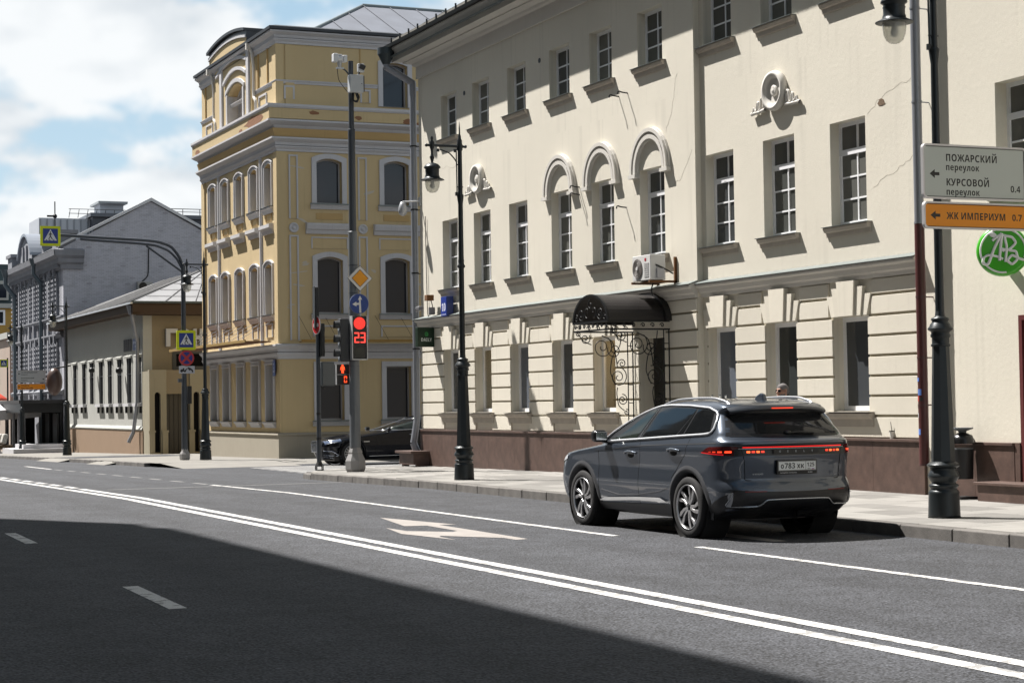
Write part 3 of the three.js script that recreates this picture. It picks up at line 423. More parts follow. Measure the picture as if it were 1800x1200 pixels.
    win(FL, -Math.PI / 2, c, 1.12, lw * 2, 1.93, { cols: 1, rows: 1, glass: blueGlass, m: blindM }); win(FL, -Math.PI / 2, c, 4.78, lw * 2, 1.74, { cols: 1, rows: 1, arch: 0.10, glass: blueGlass, m: blindM }); win(FL, -Math.PI / 2, c, 8.5, lw * 2, 1.5, { cols: 1, rows: 1, arch: 0.10, glass: blueGlass, m: blindM });
  }
  for (const u of [-69.08, -63.4]) put('pilaster_strip', [fb(FL, u - 0.09, u + 0.09, 3.75, 10.3, 0.002, 0.05), fb(FL, u - 0.035, u + 0.035, 3.75, 10.3, 0.05, 0.08)], greyTrimM, yellow);
  for (const [a, b] of [[U0, -71.15], [-61.75, U1]]) put('pilaster', fb(FL, a, b - 0.0, 3.75, 10.29, 0.002, 0.06), yelM, yellow);
  put('pilaster', fb(FZ, R0 - 0.06, R0 + 0.28, 3.75, 10.29, 0.002, 0.06), yelM, yellow); put('pilaster', fb(FZ, R0 - 0.05, R0 + 0.22, 11.92, 13.97, 0.002, 0.05), yelM, yellow); put('pilaster', fb(FL, -61.8, U1, 11.92, 13.97, 0.002, 0.05), yelM, yellow);
  put('pilaster', fb(FZ, R0 + 0.30, R0 + 0.62, 11.92, 13.97, 0.002, 0.03), yelM, yellow);
  // attic bay on the left face
  const bay = part('attic_bay', yellow), bu0 = -69.15, bu1 = -64.15, bm = (bu0 + bu1) / 2;
  put('bay_wall', fe(FL, (() => { const s = shapeOf(archPts(bu0, bu1, 11.9, 14.42, 0.2, 14)); const p = new THREE.Path(); archPts(-67.25, -65.2, 11.98, 13.35, 0.3).forEach((q, i) => i ? p.lineTo(q[0], q[1]) : p.moveTo(q[0], q[1])); p.closePath(); s.holes.push(p); return s; })(), 0.003, 0.12), yelM, bay);
  const arcBand = (u0, u1, v1, rise, t, n0, n1) => { const o = archPts(u0, u1, v1 - rise, v1, rise, 16).slice(2), w = (u1 - u0) / 2; const inn = o.map(([u, v]) => [u, v - t]); return fe(FL, shapeOf([...o, ...inn.reverse()]), n0, n1); };
  put('bay_arch', [arcBand(bu0 - 0.06, bu1 + 0.08, 15.02, 0.24, 0.12, 0.312, 0.36), arcBand(bu0 + 0.4, bu1 - 0.4, 14.36, 0.3, 0.12, 0.121, 0.2), arcBand(-67.75, -64.7, 13.95, 0.33, 0.12, 0.121, 0.2), arcBand(-67.5, -64.95, 13.55, 0.33, 0.14, 0.121, 0.18)], greyTrimM, bay);
  put('bay_front', fe(FL, shapeOf(archPts(bu0 - 0.06, bu1 + 0.08, 14.44, 14.93, 0.24, 14)), 0.301, 0.311), yelM, bay);
  put('bay_pilaster', fb(FL, -68.25, -67.95, 11.92, 14.4, 0.121, 0.19), greyTrimM, bay); put('bay_pilaster', fb(FL, -64.6, -64.3, 11.92, 14.4, 0.121, 0.19), greyTrimM, bay); put('bay_pilaster', fb(FL, -67.42, -67.26, 11.98, 13.1, 0.121, 0.17), greyTrimM, bay); put('bay_pilaster', fb(FL, -65.19, -65.03, 11.98, 13.1, 0.121, 0.17), greyTrimM, bay);
  put('bay_roof', [arcBand(bu0 - 0.1, bu1 + 0.12, 15.24, 0.24, 0.10, -1.6, 0.42), fe(FL, shapeOf(archPts(bu0 - 0.08, bu1 + 0.1, 14.43, 15.14, 0.24, 14)), -1.5, 0.30)], roofDarkM, bay);
  win(FL, -Math.PI / 2, -66.22, 11.98, 2.05, 1.37, { cols: 2, rows: 1, arch: 0.28, glass: blindM, m: greyTrimM });
  for (const u of [-70.4, -63.05]) { put('panel', [fb(FL, u - 0.55, u - 0.49, 12.76, 13.97, 0.002, 0.05), fb(FL, u + 0.6, u + 0.66, 12.76, 13.97, 0.002, 0.05)], yelDarkM, yellow); put('panel', ring(FL, u, 0.42, 12.0, 12.42, 0, 0.06, 0.04), greyTrimM, yellow); }
  // right face
  for (const c of rc) {
    for (const [v0, v1, rise] of [[1.12, 2.95, 0], [4.78, 6.72, 0.12], [8.55, 10.1, 0.12], ...(c > 22 ? [[12.0, 13.55, 0.1]] : [])]) { put('surround', ring(FZ, c, rw, v0, v1, rise, 0.17, 0.055), greyTrimM, yellow); win(FZ, 0, c, v0, rw * 2, v1 - v0, { cols: 1, rows: 1, fw: 0.05, arch: rise, glass: blueGlass, m: blindM }); if (v0 < 11) { put('sill', fprof(FZ, [[0.002, v0 - 0.2], [0.05, v0 - 0.2], [0.10, v0 - 0.10], [0.13, v0 - 0.05], [0.002, v0 - 0.02]], c - rw - 0.22, c + rw + 0.22), greyTrimM, yellow); put('sill_flashing', fb(FZ, c - rw - 0.27, c + rw + 0.27, v0 - 0.045, v0 - 0.004, 0.14, 0.17), zincM, yellow); } }
    put('hood', fprof(FZ, [[0.002, 7.5], [0.06, 7.5], [0.10, 7.62], [0.16, 7.66], [0.20, 7.80], [0.20, 7.86], [0.002, 7.88]], c - rw - 0.4, c + rw + 0.4), greyTrimM, yellow);
    put('panel', ring(FZ, c, 0.62, 7.0, 7.36, 0, 0.04, 0.025), greyTrimM, yellow); put('panel', fb(FZ, c - 0.48, c + 0.48, 8.0, 8.22, 0.002, 0.02), yelDarkM, yellow); put('panel', ring(FZ, c, 0.58, 3.98, 4.32, 0, 0.05, 0.03), greyTrimM, yellow);
  }
  for (const u of [18.86, 21.35, 23.85]) { // narrow framed lesenes with a roundel
    const p = part('lesene', yellow); for (const [a, b] of [[3.8, 7.45], [7.95, 10.2]]) put('lesene_frame', ring(FZ, u, 0.11, a + 0.06, b - 0.06, 0, 0.055, 0.035), greyTrimM, p); const L = g => g.rotateX(Math.PI / 2).translate(u, 7.7, 0).applyMatrix4(FZ); put('roundel', L(lathe([[0.17, 0.001], [0.17, 0.04], [0.12, 0.04], [0.11, 0.012], [0.06, 0.012], [0.05, 0.04], [0, 0.045]], 20)), greyTrimM, p);
  }
  put('panel', ring(FZ, 18.75, 0.13, 12.1, 12.5, 0, 0.06, 0.035), greyTrimM, yellow); put('panel', ring(FZ, 21.5, 0.13, 12.1, 12.5, 0, 0.06, 0.035), greyTrimM, yellow); put('panel', fb(FZ, 21.3, 21.34, 12.76, 13.97, 0.002, 0.03), yelDarkM, yellow);
  // bare plaster repairs
  for (let i = 0; i < 44; i++) { const u = rr(18.6, 24), v = rr(3.9, 10.1); const ok = rc.every(c => Math.abs(u - c) > 0.85); if (!ok) continue; const w = rr(0.2, 0.8), h = rr(0.03, 0.11), t = rr(-0.5, 0.5), pts = []; for (let k = 0; k < 11; k++) { const a = k / 11 * 6.283, x = w / 2 * Math.cos(a) * rr(0.6, 1.2), y = h / 2 * Math.sin(a) * rr(0.6, 1.3); pts.push([u + x * Math.cos(t) - y * Math.sin(t), v + x * Math.sin(t) + y * Math.cos(t)]); } put('plaster_patch', fe(FZ, shapeOf(pts), -0.002, 0.0025 + i * 0.0001), patchM, yellow); }
  // rusty catch ledge with stay wires over the ground floor
  const ld = part('catch_ledge', yellow);
  for (let k = 0; k < 10; k++) { const a = -72.3 + k * 1.07; put('board', [fb(FL, a, a + 1.04, 3.80 + 0.004 * (k % 3), 3.84 + 0.004 * (k % 3), 0.22, 1.15)], rustM, ld); }
  put('edge_bar', [fb(FL, -72.4, -61.5, 3.79, 3.88, 1.15, 1.19)], M(0.30, 0.19, 0.05, { rough: 0.8, map: T.soft, mapM: 0.5 }), ld); put('edge_bar', [fb(FZ, 18.9, 31, 3.77, 3.86, 0.62, 0.66)], M(0.34, 0.20, 0.05, { rough: 0.8, map: T.soft, mapM: 0.5 }), ld);
  for (let k = 0; k < 9; k++) { const a = 18.95 + k * 1.1; put('board', fb(FZ, a, a + 1.07, 3.78 + 0.004 * (k % 2), 3.81 + 0.004 * (k % 2), 0.20, 0.62), rustM, ld); }
  const wires = []; for (let k = 0; k < 9; k++) { const P = (u, v, n) => new THREE.Vector3(u, v, n).applyMatrix4(FL).toArray(); wires.push(tube([P(-71.4 + k * 1.15, 4.55, 0.02), P(-71.8 + k * 1.15, 3.88, 1.15)], 0.008, 1, 4)); } for (let k = 0; k < 6; k++) { const P = (u, v, n) => new THREE.Vector3(u, v, n).applyMatrix4(FZ).toArray(); wires.push(tube([P(19 + k * 0.92, 4.7, 0.01), P(19.25 + k * 0.92, 3.86, 0.64)], 0.007, 1, 4)); } put('stay_wire', wires, darkIronM, ld, { kind: 'stuff' });
  // standing-seam hip roof
  const rf = part('roof', yellow); const q = (a, b, c, d) => { const g = new THREE.BufferGeometry(); const v = d ? [a, b, c, a, c, d] : [a, b, c]; g.setAttribute('position', new THREE.Float32BufferAttribute(v.flat(), 3)); g.computeVertexNormals(); return uvm(g); };
  const A = [19.6, 14.55, -62.2], B = [34, 14.55, -62.2], Cc = [34, 16.75, -67], D = [23.4, 16.75, -67], E2 = [23.4, 16.75, -71.5], Fq = [19.6, 14.55, -71.5];
  put('roof_slope', q(A, B, Cc, D), seamM, rf); put('roof_slope', q(Fq, A, D, E2), seamM, rf); put('roof_slope', q(D, Cc, [34, 16.75, -71.5], E2), seamM, rf);
  put('flat_roof', box(18.5, 32, 14.46, 14.52, -71.6, -61.6), roofDarkM, rf);
  const seam = []; for (let k = 0; k < 12; k++) { const t = k / 12; const x0 = lerp(20.2, 33, t), top = [Math.min(33.9, x0 + 2.0), 16.79, -67], zc = x0 < 23.4 ? (x0 - 19.6) / 3.8 : 1; seam.push(tube([[x0, 14.58, -62.2], [x0 < 23.4 ? x0 : x0, 14.58 + 2.2 * zc, -62.2 - 4.8 * zc]], 0.018, 1, 4)); } put('seam', seam, M(0.10, 0.11, 0.135, { rough: 0.8 }), rf, { kind: 'stuff' });
  put('ridge_cap', [tube([A, D], 0.07, 1, 6), tube([D, Cc], 0.09, 1, 6)], M(0.16, 0.19, 0.2, { rough: 0.5, metal: 0.4 }), rf);
}
// white rainwater pipes of the attic bay
for (const [u, lab] of [[-69.45, 'white curved rainwater pipe at the far side of the yellow attic bay'], [-63.95, 'white curved rainwater pipe on the near side of the yellow attic bay']]) { const t = thing('downpipe', lab, 'drainpipe', [18.3, 12, u], 0, 'white pipes beside the attic bay'); const P = (du, v, n) => new THREE.Vector3(u + du, v, n).applyMatrix4(FL).toArray(); put('pipe', [tube([P(0, 14.35, 0.3), P(0.03, 14.1, 0.16), P(0.05, 13.6, 0.1), P(0.05, 12.75, 0.1), P(0.12, 12.5, 0.12), P(0.3, 12.42, 0.14), P(0.42, 12.3, 0.14), P(0.44, 11.9, 0.14)], 0.055, 30, 8)], whiteTrimM, t); put('outlet', [fb(FL, u - 0.07, u + 0.07, 14.2, 14.42, 0.2, 0.36)], whiteTrimM, t); }
{ const t = thing('street_plate', 'small blue address plate on the yellow corner pilaster', 'plaque', [18.25, 2.9, -61.65]); const tx = canvasTex(64, 128, (x, w, h) => { x.fillStyle = '#1c3c86'; x.fillRect(0, 0, w, h); x.fillStyle = '#dfe4ee'; x.font = 'bold 20px sans-serif'; x.textAlign = 'center'; x.fillText('12', 32, 40); x.font = '12px sans-serif'; x.fillText('Стр. 1', 32, 70); x.fillRect(8, 84, 48, 3); x.fillRect(8, 94, 48, 3); }); put('plate', fb(FL, -61.98, -61.7, 2.65, 3.2, 0.062, 0.085), M(0.02, 0.05, 0.2, { rough: 0.4 }), t); const g = decal(0.27, 0.53); g.translate(-61.84, 2.925, 0.087).applyMatrix4(FL); put('print', g, new THREE.MeshStandardMaterial({ map: tx, roughness: 0.4 }), t); }
// ---------------------------------------------------------------- the low cafe building with the big letters
T.brick = dataTex(1024, (u, v) => { const rows = 24, cols = 8, y = v * rows, r = Math.floor(y), x = u * cols + (r % 2) * 0.5, c = Math.floor(x), fx = x - c, fy = y - r; const j = (fx < 0.03 || fx > 0.97 || fy < 0.10) ? 0.70 : 1; const k = j * (0.88 + 0.20 * hash(c % cols, r, 61)) * (0.88 + 0.25 * (fbm(u, v, 5, 4, 62))); return hash(c % cols, r, 63) > 0.98 ? [k * 0.8, k * 0.78, k * 0.78] : k; });
const offWhiteM = M(0.42, 0.425, 0.40, { rough: 0.95, map: T.stain, mapM: [4.3, 5.2], bump: T.grain, bumpM: 0.9, bs: 0.004 });
const beigeM = M(0.26, 0.215, 0.145, { rough: 0.95, map: T.stain, mapM: [3.7, 4.4], bump: T.grain, bumpM: 0.9, bs: 0.004 });
const beigePaleM = M(0.31, 0.28, 0.205, { rough: 0.95, map: T.stain, mapM: 2.9, bump: T.grain, bumpM: 0.7, bs: 0.003 });
const tanM = M(0.27, 0.185, 0.12, { rough: 0.95, map: T.stain, mapM: 2.7, bump: T.grain, bumpM: 0.6, bs: 0.006 });
const fasciaM = M(0.055, 0.032, 0.016, { rough: 0.8 });
const blackGlassM = M(0.008, 0.008, 0.009, { rough: 0.7, physical: 1, specularIntensity: 0.15 });
const oldRoofM = M(0.085, 0.088, 0.095, { rough: 0.7, metal: 0.2, map: T.stain, mapM: [1.1, 5] });
const paleRoofM = M(0.27, 0.275, 0.285, { rough: 0.7, map: T.soft, mapM: 2.1 });
const FG = frame(18.3, 0, -Math.PI / 2), FGE = frame(0, -82.3, 0);
const quad = (a, b, c, d) => { const g = new THREE.BufferGeometry(); g.setAttribute('position', new THREE.Float32BufferAttribute((d ? [a, b, c, a, c, d] : [a, b, c]).flat(), 3)); g.computeVertexNormals(); return uvm(g); };
const cafe = thing('cafe_building', 'low single-storey stained off-white building with narrow dark windows and a tan plinth', 'building', [18.3, -0.4, -82.3]);
{
  const wc = [-98.3, -95.85, -93.85, -91.55, -89.45, -87.25, -85.15, -83.15], hw = 0.52;
  put('wall', fe(FG, wallShape(-101, -82.3, -1, 6.05, wc.map(c => rectPts(c - hw, c + hw, 1.85, 3.88))), -0.4, 0), offWhiteM, cafe);
  put('wall', fe(FGE, wallShape(18.7, 27, -1, 6.0, [rectPts(19.75, 21.05, 3.42, 4.03)]), -0.4, 0), beigeM, cafe);
  put('corner_wall', box(18.302, 18.7, -1, 6.0, -82.7, -82.302), beigePaleM, cafe); put('partition', box(19.2, 26.5, -0.8, 5.9, -100.8, -83.2), M(0.02, 0.02, 0.02), cafe);
  put('plinth', [fb(FG, -101, -82.1, -1, 0.62, 0.002, 0.09)], tanM, cafe); put('plinth', fb(FGE, 18.21, 18.5, -1, 0.62, 0.002, 0.09), tanM, cafe);
  put('ledge', [fprof(FG, [[0.002, 0.622], [0.10, 0.622], [0.13, 0.68], [0.05, 0.80], [0.002, 0.82]], -101, -82.3, 0, 1)], offWhiteM, cafe);
  wc.forEach((c, i) => {
    const w = part('window', cafe); w.position.copy(new THREE.Vector3(c, 1.85, -0.012).applyMatrix4(FG)).sub(cafe.position); w.rotation.y = -Math.PI / 2; add('pane', box(-hw, hw, 0, 2.03, -0.02, 0), blackGlassM, w); add('frame', [box(-0.03, 0.03, 0, 2.03, 0.001, 0.03), box(-hw, hw, 1.3, 1.35, 0.001, 0.025)], darkIronM, w);
    put('lintel', [fprof(FG, [[0.002, 3.90], [0.10, 3.90], [0.11, 3.98], [0.002, 4.03]], c - hw - 0.15, c + hw + 0.15)], offWhiteM, cafe); put('pier_strip', fb(FG, c + hw + 0.02, c + hw + 0.2, 1.85, 3.89, 0.002, 0.02), offWhiteM, cafe);
    if (i !== 2) { put('sill', fb(FG, c - hw - 0.1, c + hw + 0.1, 1.70, 1.84, 0.002, 0.2), greyTrimM, cafe); put('sill_bracket', fb(FG, c - hw + 0.0, c - hw + 0.05, 1.40, 1.70, 0.002, 0.10), darkIronM, cafe); put('sill_bracket', fb(FG, c + hw - 0.05, c + hw, 1.40, 1.70, 0.002, 0.10), darkIronM, cafe); }
  });
  put('fascia', [fb(FG, -102.5, -81.5, 5.82, 6.16, 0.3, 0.62), fb(FGE, 17.7, 27, 5.72, 6.20, 0.3, 0.7), fb(FG, -102.5, -81.7, 5.80, 5.84, 0.0, 0.3), fb(FGE, 18.0, 27, 5.70, 5.74, 0.0, 0.3)], fasciaM, cafe);
  const rf = part('roof', cafe); const a = [17.62, 6.2, -81.5], b = [27.5, 6.2, -81.5], r1 = [22.4, 8.15, -87], r2 = [22.4, 8.15, -95.5], c2 = [17.62, 6.2, -102.5], d2 = [27.5, 6.2, -102.5];
  put('roof_slope', quad(c2, a, r1, r2), oldRoofM, rf); put('roof_slope', quad(a, b, r1), paleRoofM, rf); put('roof_slope', quad(d2, c2, r2), oldRoofM, rf); put('roof_slope', quad(b, d2, r2, r1), oldRoofM, rf); put('eave_soffit', box(17.64, 27.4, 6.16, 6.19, -102.4, -81.55), fasciaM, rf);
  const ba = []; for (let k = 1; k < 15; k++) { const t = k / 15, z = lerp(-102.5, -81.5, t); const top = [22.4, 8.18, clamp(z, -95.5, -87)]; ba.push(tube([[17.62, 6.23, z], top], 0.035, 1, 4)); } put('roof_batten', ba, M(0.05, 0.052, 0.056, { rough: 0.7 }), rf, { kind: 'stuff' });
  const bb = []; for (let k = 1; k < 7; k++) { const t = k / 7, x = lerp(17.62, 27.5, t); bb.push(tube([[x, 6.23, -81.5], [22.4, 8.17, -87]].map((p, i) => i ? [lerp(x, 22.4, 0.9), lerp(6.23, 8.17, 0.9), lerp(-81.5, -87, 0.9)] : p), 0.02, 1, 4)); } for (let k = 1; k < 5; k++) { const t = k / 5.5; bb.push(tube([[lerp(17.62, 22.4, t), lerp(6.23, 8.17, t), lerp(-81.5, -87, t)], [lerp(27.5, 22.4, t), lerp(6.23, 8.17, t), lerp(-81.5, -87, t)]], 0.012, 1, 4)); } put('roof_seam', bb, M(0.22, 0.22, 0.23, { rough: 0.7 }), rf, { kind: 'stuff' });
  put('gutter', [fb(FG, -102.5, -81.4, 6.17, 6.24, 0.64, 0.74)], M(0.55, 0.57, 0.60, { rough: 0.4, metal: 0.5 }), cafe); put('gutter', [fb(FGE, 17.6, 27.4, 6.21, 6.30, 0.72, 0.82)], M(0.06, 0.08, 0.09, { rough: 0.5, metal: 0.3 }), cafe);
  const w = part('window', cafe); put('pane', fb(FGE, 19.75, 21.05, 3.42, 4.03, -0.2, -0.18), blackGlassM, w); put('frame', fe(FGE, ringShape(rectPts(19.6, 21.2, 3.30, 4.16), rectPts(19.78, 21.02, 3.45, 4.0)), -0.05, 0.03), M(0.07, 0.07, 0.065), w);
  // projecting porch with arched slots
  const p = part('porch', cafe); const FP = frame(0, -80.9, 0);
  put('porch_wall', fe(FP, wallShape(18.25, 19.0, -0.7, 3.27, [archPts(18.48, 18.74, -0.32, 2.30, 0.12)]), -0.3, 0), beigePaleM, p); put('porch_wall', fe(FP, wallShape(20.05, 20.72, -0.7, 3.27, [archPts(20.20, 20.46, -0.32, 2.30, 0.12)]), -0.3, 0), beigePaleM, p);
  put('porch_lintel', fb(FP, 19.0, 20.05, 2.22, 3.26, -0.34, -0.10), beigeM, p); put('porch_roof', box(18.25, 20.72, 3.10, 3.22, -82.3, -81.2), beigePaleM, p); put('porch_side', box(18.25, 18.5, -0.7, 3.1, -82.28, -81.21), beigePaleM, p);
  put('door', [fb(FP, 19.0, 20.05, -0.5, 2.22, -0.4, -0.35), ...[19.2, 19.4, 19.6, 19.8].map(u => fb(FP, u, u + 0.03, -0.4, 2.2, -0.35, -0.31))], M(0.014, 0.014, 0.015, { rough: 0.4 }), p); put('slot_pane', fb(FP, 18.40, 18.80, -0.4, 2.35, -0.26, -0.24), blackGlassM, p); put('slot_pane', fb(FP, 20.12, 20.54, -0.4, 2.35, -0.26, -0.24), blackGlassM, p);
  for (const u of [18.24, 18.82, 20.0, 20.52]) { put('porch_pier', fb(FP, u - 0.02, u + 0.22, -0.7, 0.55, 0.002, 0.10), beigePaleM, p); put('pier_cap', fb(FP, u - 0.05, u + 0.25, 0.552, 0.64, 0.002, 0.14), beigePaleM, p); }
  put('spot_lamp', (() => { const g = new THREE.SphereGeometry(0.16, 10, 8); g.translate(-86.2, 3.35, 0.25).applyMatrix4(FG); return g; })(), darkIronM, cafe); put('spot_lamp', (() => { const g = new THREE.SphereGeometry(0.15, 10, 8); g.translate(-92.6, 3.5, 0.25).applyMatrix4(FG); return g; })(), darkIronM, cafe);
}
{ // big letters on the end wall

  const t = thing('shop_letters', 'big grey channel letters on the beige end wall of the low building', 'sign', [20.3, 4.7, -82.25]);
  const lm = M(0.50, 0.50, 0.51, { rough: 0.6 }), k = 0.16, h = 0.78, y = 4.33; const ext = s => { const g = new THREE.ExtrudeGeometry(s, { depth: 0.12, bevelEnabled: true, bevelSize: 0.012, bevelThickness: 0.012, bevelSegments: 1, curveSegments: 12 }); g.translate(0, 0, -82.22); return uvm(g); };
  put('letter', ext(shapeOf([[19.30, y], [19.47, y], [19.47, y + h - 0.17], [19.80, y + h - 0.17], [19.80, y + h], [19.30, y + h]])), lm, t);
  const e = new THREE.Shape(); e.absarc(20.12, y + h / 2, 0.39, -0.75, 0.02, true); const E3 = []; for (let i = 0; i <= 24; i++) { const a = -0.8 - i / 24 * (2 * Math.PI - 0.82); E3.push([20.12 + 0.32 * Math.cos(a), y + h / 2 + 0.39 * Math.sin(a)]); } const Ei = E3.map(([u, v]) => [20.12 + (u - 20.12) * 0.52, y + h / 2 + (v - y - h / 2) * 0.6]).reverse(); put('letter', ext(shapeOf([...E3, ...Ei])), lm, t); put('letter_bar', ext(shapeOf(rectPts(19.98, 20.40, y + 0.36, y + 0.48))), lm, t);
  put('letter', ext(shapeOf([[20.52, y], [20.66, y], [20.66, y + 0.32], [20.82, y + 0.32], [20.82, y], [20.96, y], [20.96, y + h], [20.82, y + h], [20.82, y + 0.46], [20.66, y + 0.46], [20.66, y + h], [20.52, y + h]])), lm, t);
  const Ao = [[21.04, y], [21.04, y + 0.48], [21.08, y + 0.66], [21.2, y + 0.76], [21.4, y + h], [21.52, y + h], [21.52, y], [21.38, y], [21.38, y + 0.22], [21.18, y + 0.22], [21.18, y]]; const A = shapeOf(Ao); const hole = new THREE.Path(); [[21.18, y + 0.34], [21.38, y + 0.34], [21.38, y + 0.64], [21.28, y + 0.63], [21.20, y + 0.56]].forEach((q, i) => i ? hole.lineTo(...q) : hole.moveTo(...q)); hole.closePath(); A.holes.push(hole); put('letter', ext(A), lm, t);
}
{ const t = thing('downpipe', 'patched grey rainwater pipe on the corner of the low building', 'drainpipe', [18.1, 3, -82.6]); put('pipe', pipe([[17.75, 5.75, -82.0], [17.95, 5.0, -82.3], [18.12, 4.6, -82.55], [18.12, 1.9, -82.7], [18.0, 0.55, -83.0], [17.8, 0.1, -83.1]], 0.085), pipeGreyM, t); put('funnel', [cyl(17.72, 5.72, -82.0, 0.10, 0.2, 0.4, 14)], pipeGreyM, t); }
{ const t = thing('street_plate', 'blue street name plate by the pipe on the low building', 'plaque', [18.2, 4.3, -83.5]); put('plate', fb(FG, -84.1, -82.9, 4.22, 4.72, 0.03, 0.07), M(0.04, 0.07, 0.2, { rough: 0.5 }), t); const tx = canvasTex(128, 56, (x, w, h) => { x.fillStyle = '#24386e'; x.fillRect(0, 0, w, h); x.fillStyle = '#c9cede'; x.font = 'bold 16px sans-serif'; x.textAlign = 'center'; x.fillText('ОСТОЖЕНКА', 64, 24); x.font = '12px sans-serif'; x.fillText('улица', 64, 42); }); const g = decal(1.16, 0.46); g.translate(-83.5, 4.47, 0.073).applyMatrix4(FG); put('print', g, new THREE.MeshStandardMaterial({ map: tx, roughness: 0.5 }), t); }
{ const t = thing('menu_board', 'small barred grey board left of the blue plate on the low building', 'board', [18.2, 4.3, -86]); for (let k = 0; k < 4; k++) put('bar', fb(FG, -86.1 + k * 0.42, -85.85 + k * 0.42, 4.2, 4.75, 0.01, 0.06), M(0.1, 0.1, 0.105), t); }

// ---------------------------------------------------------------- the grey brick house and what rises behind it
const greyBrickM = M(0.47, 0.475, 0.525, { rough: 0.95, map: T.brick, mapM: [2.08, 1.95], bump: T.brick, bumpM: [2.08, 1.95], bs: 0.006 });
const greyFaceM = M(0.29, 0.30, 0.335, { rough: 0.95, map: T.stain, mapM: 3.3, bump: T.grain, bumpM: 0.9, bs: 0.004 });
const greyOrnM = M(0.26, 0.27, 0.30, { rough: 0.9, map: T.soft, mapM: 1.9 });
const FH = frame(18.25, 0, -Math.PI / 2), FHG = frame(0, -101.2, 0);
const house = thing('grey_brick_house', 'tall grey painted brick house with a plain gable wall and ornate street front', 'building', [18.25, -0.6, -101.2]);
{
  const apex = [23.0, 12.85], le = [18.25, 10.25], re = [27.7, 10.3];
  put('gable_wall', fe(FHG, shapeOf([[18.25, -1.5], [27.7, -1.5], re, apex, le]), -0.5, 0), greyBrickM, house);
  const groups = [-103.7, -107.0, -109.3, -112.4, -115.9], openings = [];
  put('wall', fe(FH, wallShape(-118.3, -101.7, -1.5, 10.1, []), -0.5, 0), greyFaceM, house);
  for (const c of [-103.1, -104.3, -106.1, -107.7, -109.1, -110.6, -112.6, -114.0, -116.3, -117.4]) for (const [v0, v1] of [[6.75, 8.85], [3.2, 5.2]]) {
    const w = part('window', house); put('pane', fe(FH, shapeOf(archPts(c - 0.3, c + 0.3, v0, v1, 0.25)), 0.002, 0.012), M(0.17, 0.18, 0.205, { rough: 0.5 }), w); put('surround', fe(FH, ringShape(archPts(c - 0.48, c + 0.48, v0 - 0.05, v1 + 0.2, 0.4), archPts(c - 0.3, c + 0.3, v0, v1, 0.25)), 0.003, 0.10), greyOrnM, w);
    const q = []; for (let k = 0; k < 8; k++) for (const s of [-1, 1]) q.push(fb(FH, c + s * 0.40 - 0.11, c + s * 0.40 + 0.11, v0 + 0.05 + k * 0.25, v0 + 0.17 + k * 0.25, 0.13, 0.165)); put('quoin', q, M(0.31, 0.32, 0.35, { rough: 0.9 }), w, { kind: 'stuff' }); put('keystone', fb(FH, c - 0.12, c + 0.12, v1 - 0.02, v1 + 0.42, 0.13, 0.22), greyOrnM, w);
  }
  for (let c = -117.6; c < -102; c += 1.05) put('frieze_panel', fb(FH, c - 0.28, c + 0.28, 5.75, 6.3, 0.002, 0.04), M(0.17, 0.17, 0.19), house);
  for (const u of [-105.2, -110.0, -111.6, -115.1]) put('pilaster', fb(FH, u - 0.16, u + 0.16, 2.2, 9.1, 0.003, 0.16), greyFaceM, house);
  const run = (n, prof) => put(n, [fprof(FH, prof, -118.3, -101.2, 0, 1)], greyOrnM, house);
  run('string_course', [[0.002, 5.45], [0.1, 5.45], [0.22, 5.6], [0.22, 5.68], [0.002, 5.72]]); run('string_course', [[0.002, 6.42], [0.1, 6.42], [0.2, 6.55], [0.2, 6.62], [0.002, 6.66]]); run('string_course', [[0.002, 2.4], [0.12, 2.4], [0.2, 2.6], [0.002, 2.7]]);
  put('cornice', [fprof(FH, [[0.002, 9.1], [0.12, 9.1], [0.14, 9.35], [0.3, 9.45], [0.32, 9.65], [0.55, 9.8], [0.6, 10.1], [0.002, 10.2]], -118.5, -101.2, 0, 0.9)], greyOrnM, house); put('cornice_return', [fprof(FHG, [[0.002, 9.1], [0.12, 9.1], [0.14, 9.35], [0.3, 9.45], [0.32, 9.65], [0.5, 9.8], [0.55, 10.1], [0.002, 10.2]], 18.25, 19.3, 1, 0)], greyOrnM, house);
  const ab = []; for (let k = 0; k < 60; k++) ab.push(fb(FH, -118.2 + k * 0.28, -118.06 + k * 0.28, 9.2, 9.42, 0.1, 0.26)); put('dentil', ab, greyOrnM, house, { kind: 'stuff' });
  // attic pediment and parapet pedestals
  const pd = part('attic_gable', house); put('gable_front', fe(FH, shapeOf(archPts(-114.6, -110.3, 10.1, 11.75, 1.2, 14)), -0.3, 0.15), greyFaceM, pd); put('gable_cap', (() => { const o = archPts(-114.8, -110.1, 10.6, 11.95, 1.25, 16).slice(2); return fe(FH, shapeOf([...o, ...o.map(([u, v]) => [u, v - 0.16]).reverse()]), -1.2, 0.3); })(), M(0.32, 0.35, 0.40, { rough: 0.4, metal: 0.6 }), pd); put('pilaster', fb(FH, -113.2, -112.9, 10.2, 11.2, 0.15, 0.25), greyOrnM, pd); put('pilaster', fb(FH, -112.0, -111.7, 10.2, 11.2, 0.15, 0.25), greyOrnM, pd);
  put('pedestal', [fb(FH, -118.5, -117.0, 10.1, 10.9, -0.7, 0.25), fb(FH, -118.7, -116.8, 10.9, 11.1, -0.8, 0.35)], greyOrnM, house); put('pedestal', [fb(FH, -103.0, -101.3, 10.1, 11.0, -0.7, 0.25), fb(FH, -103.2, -101.1, 11.0, 11.2, -0.8, 0.35)], greyOrnM, house);
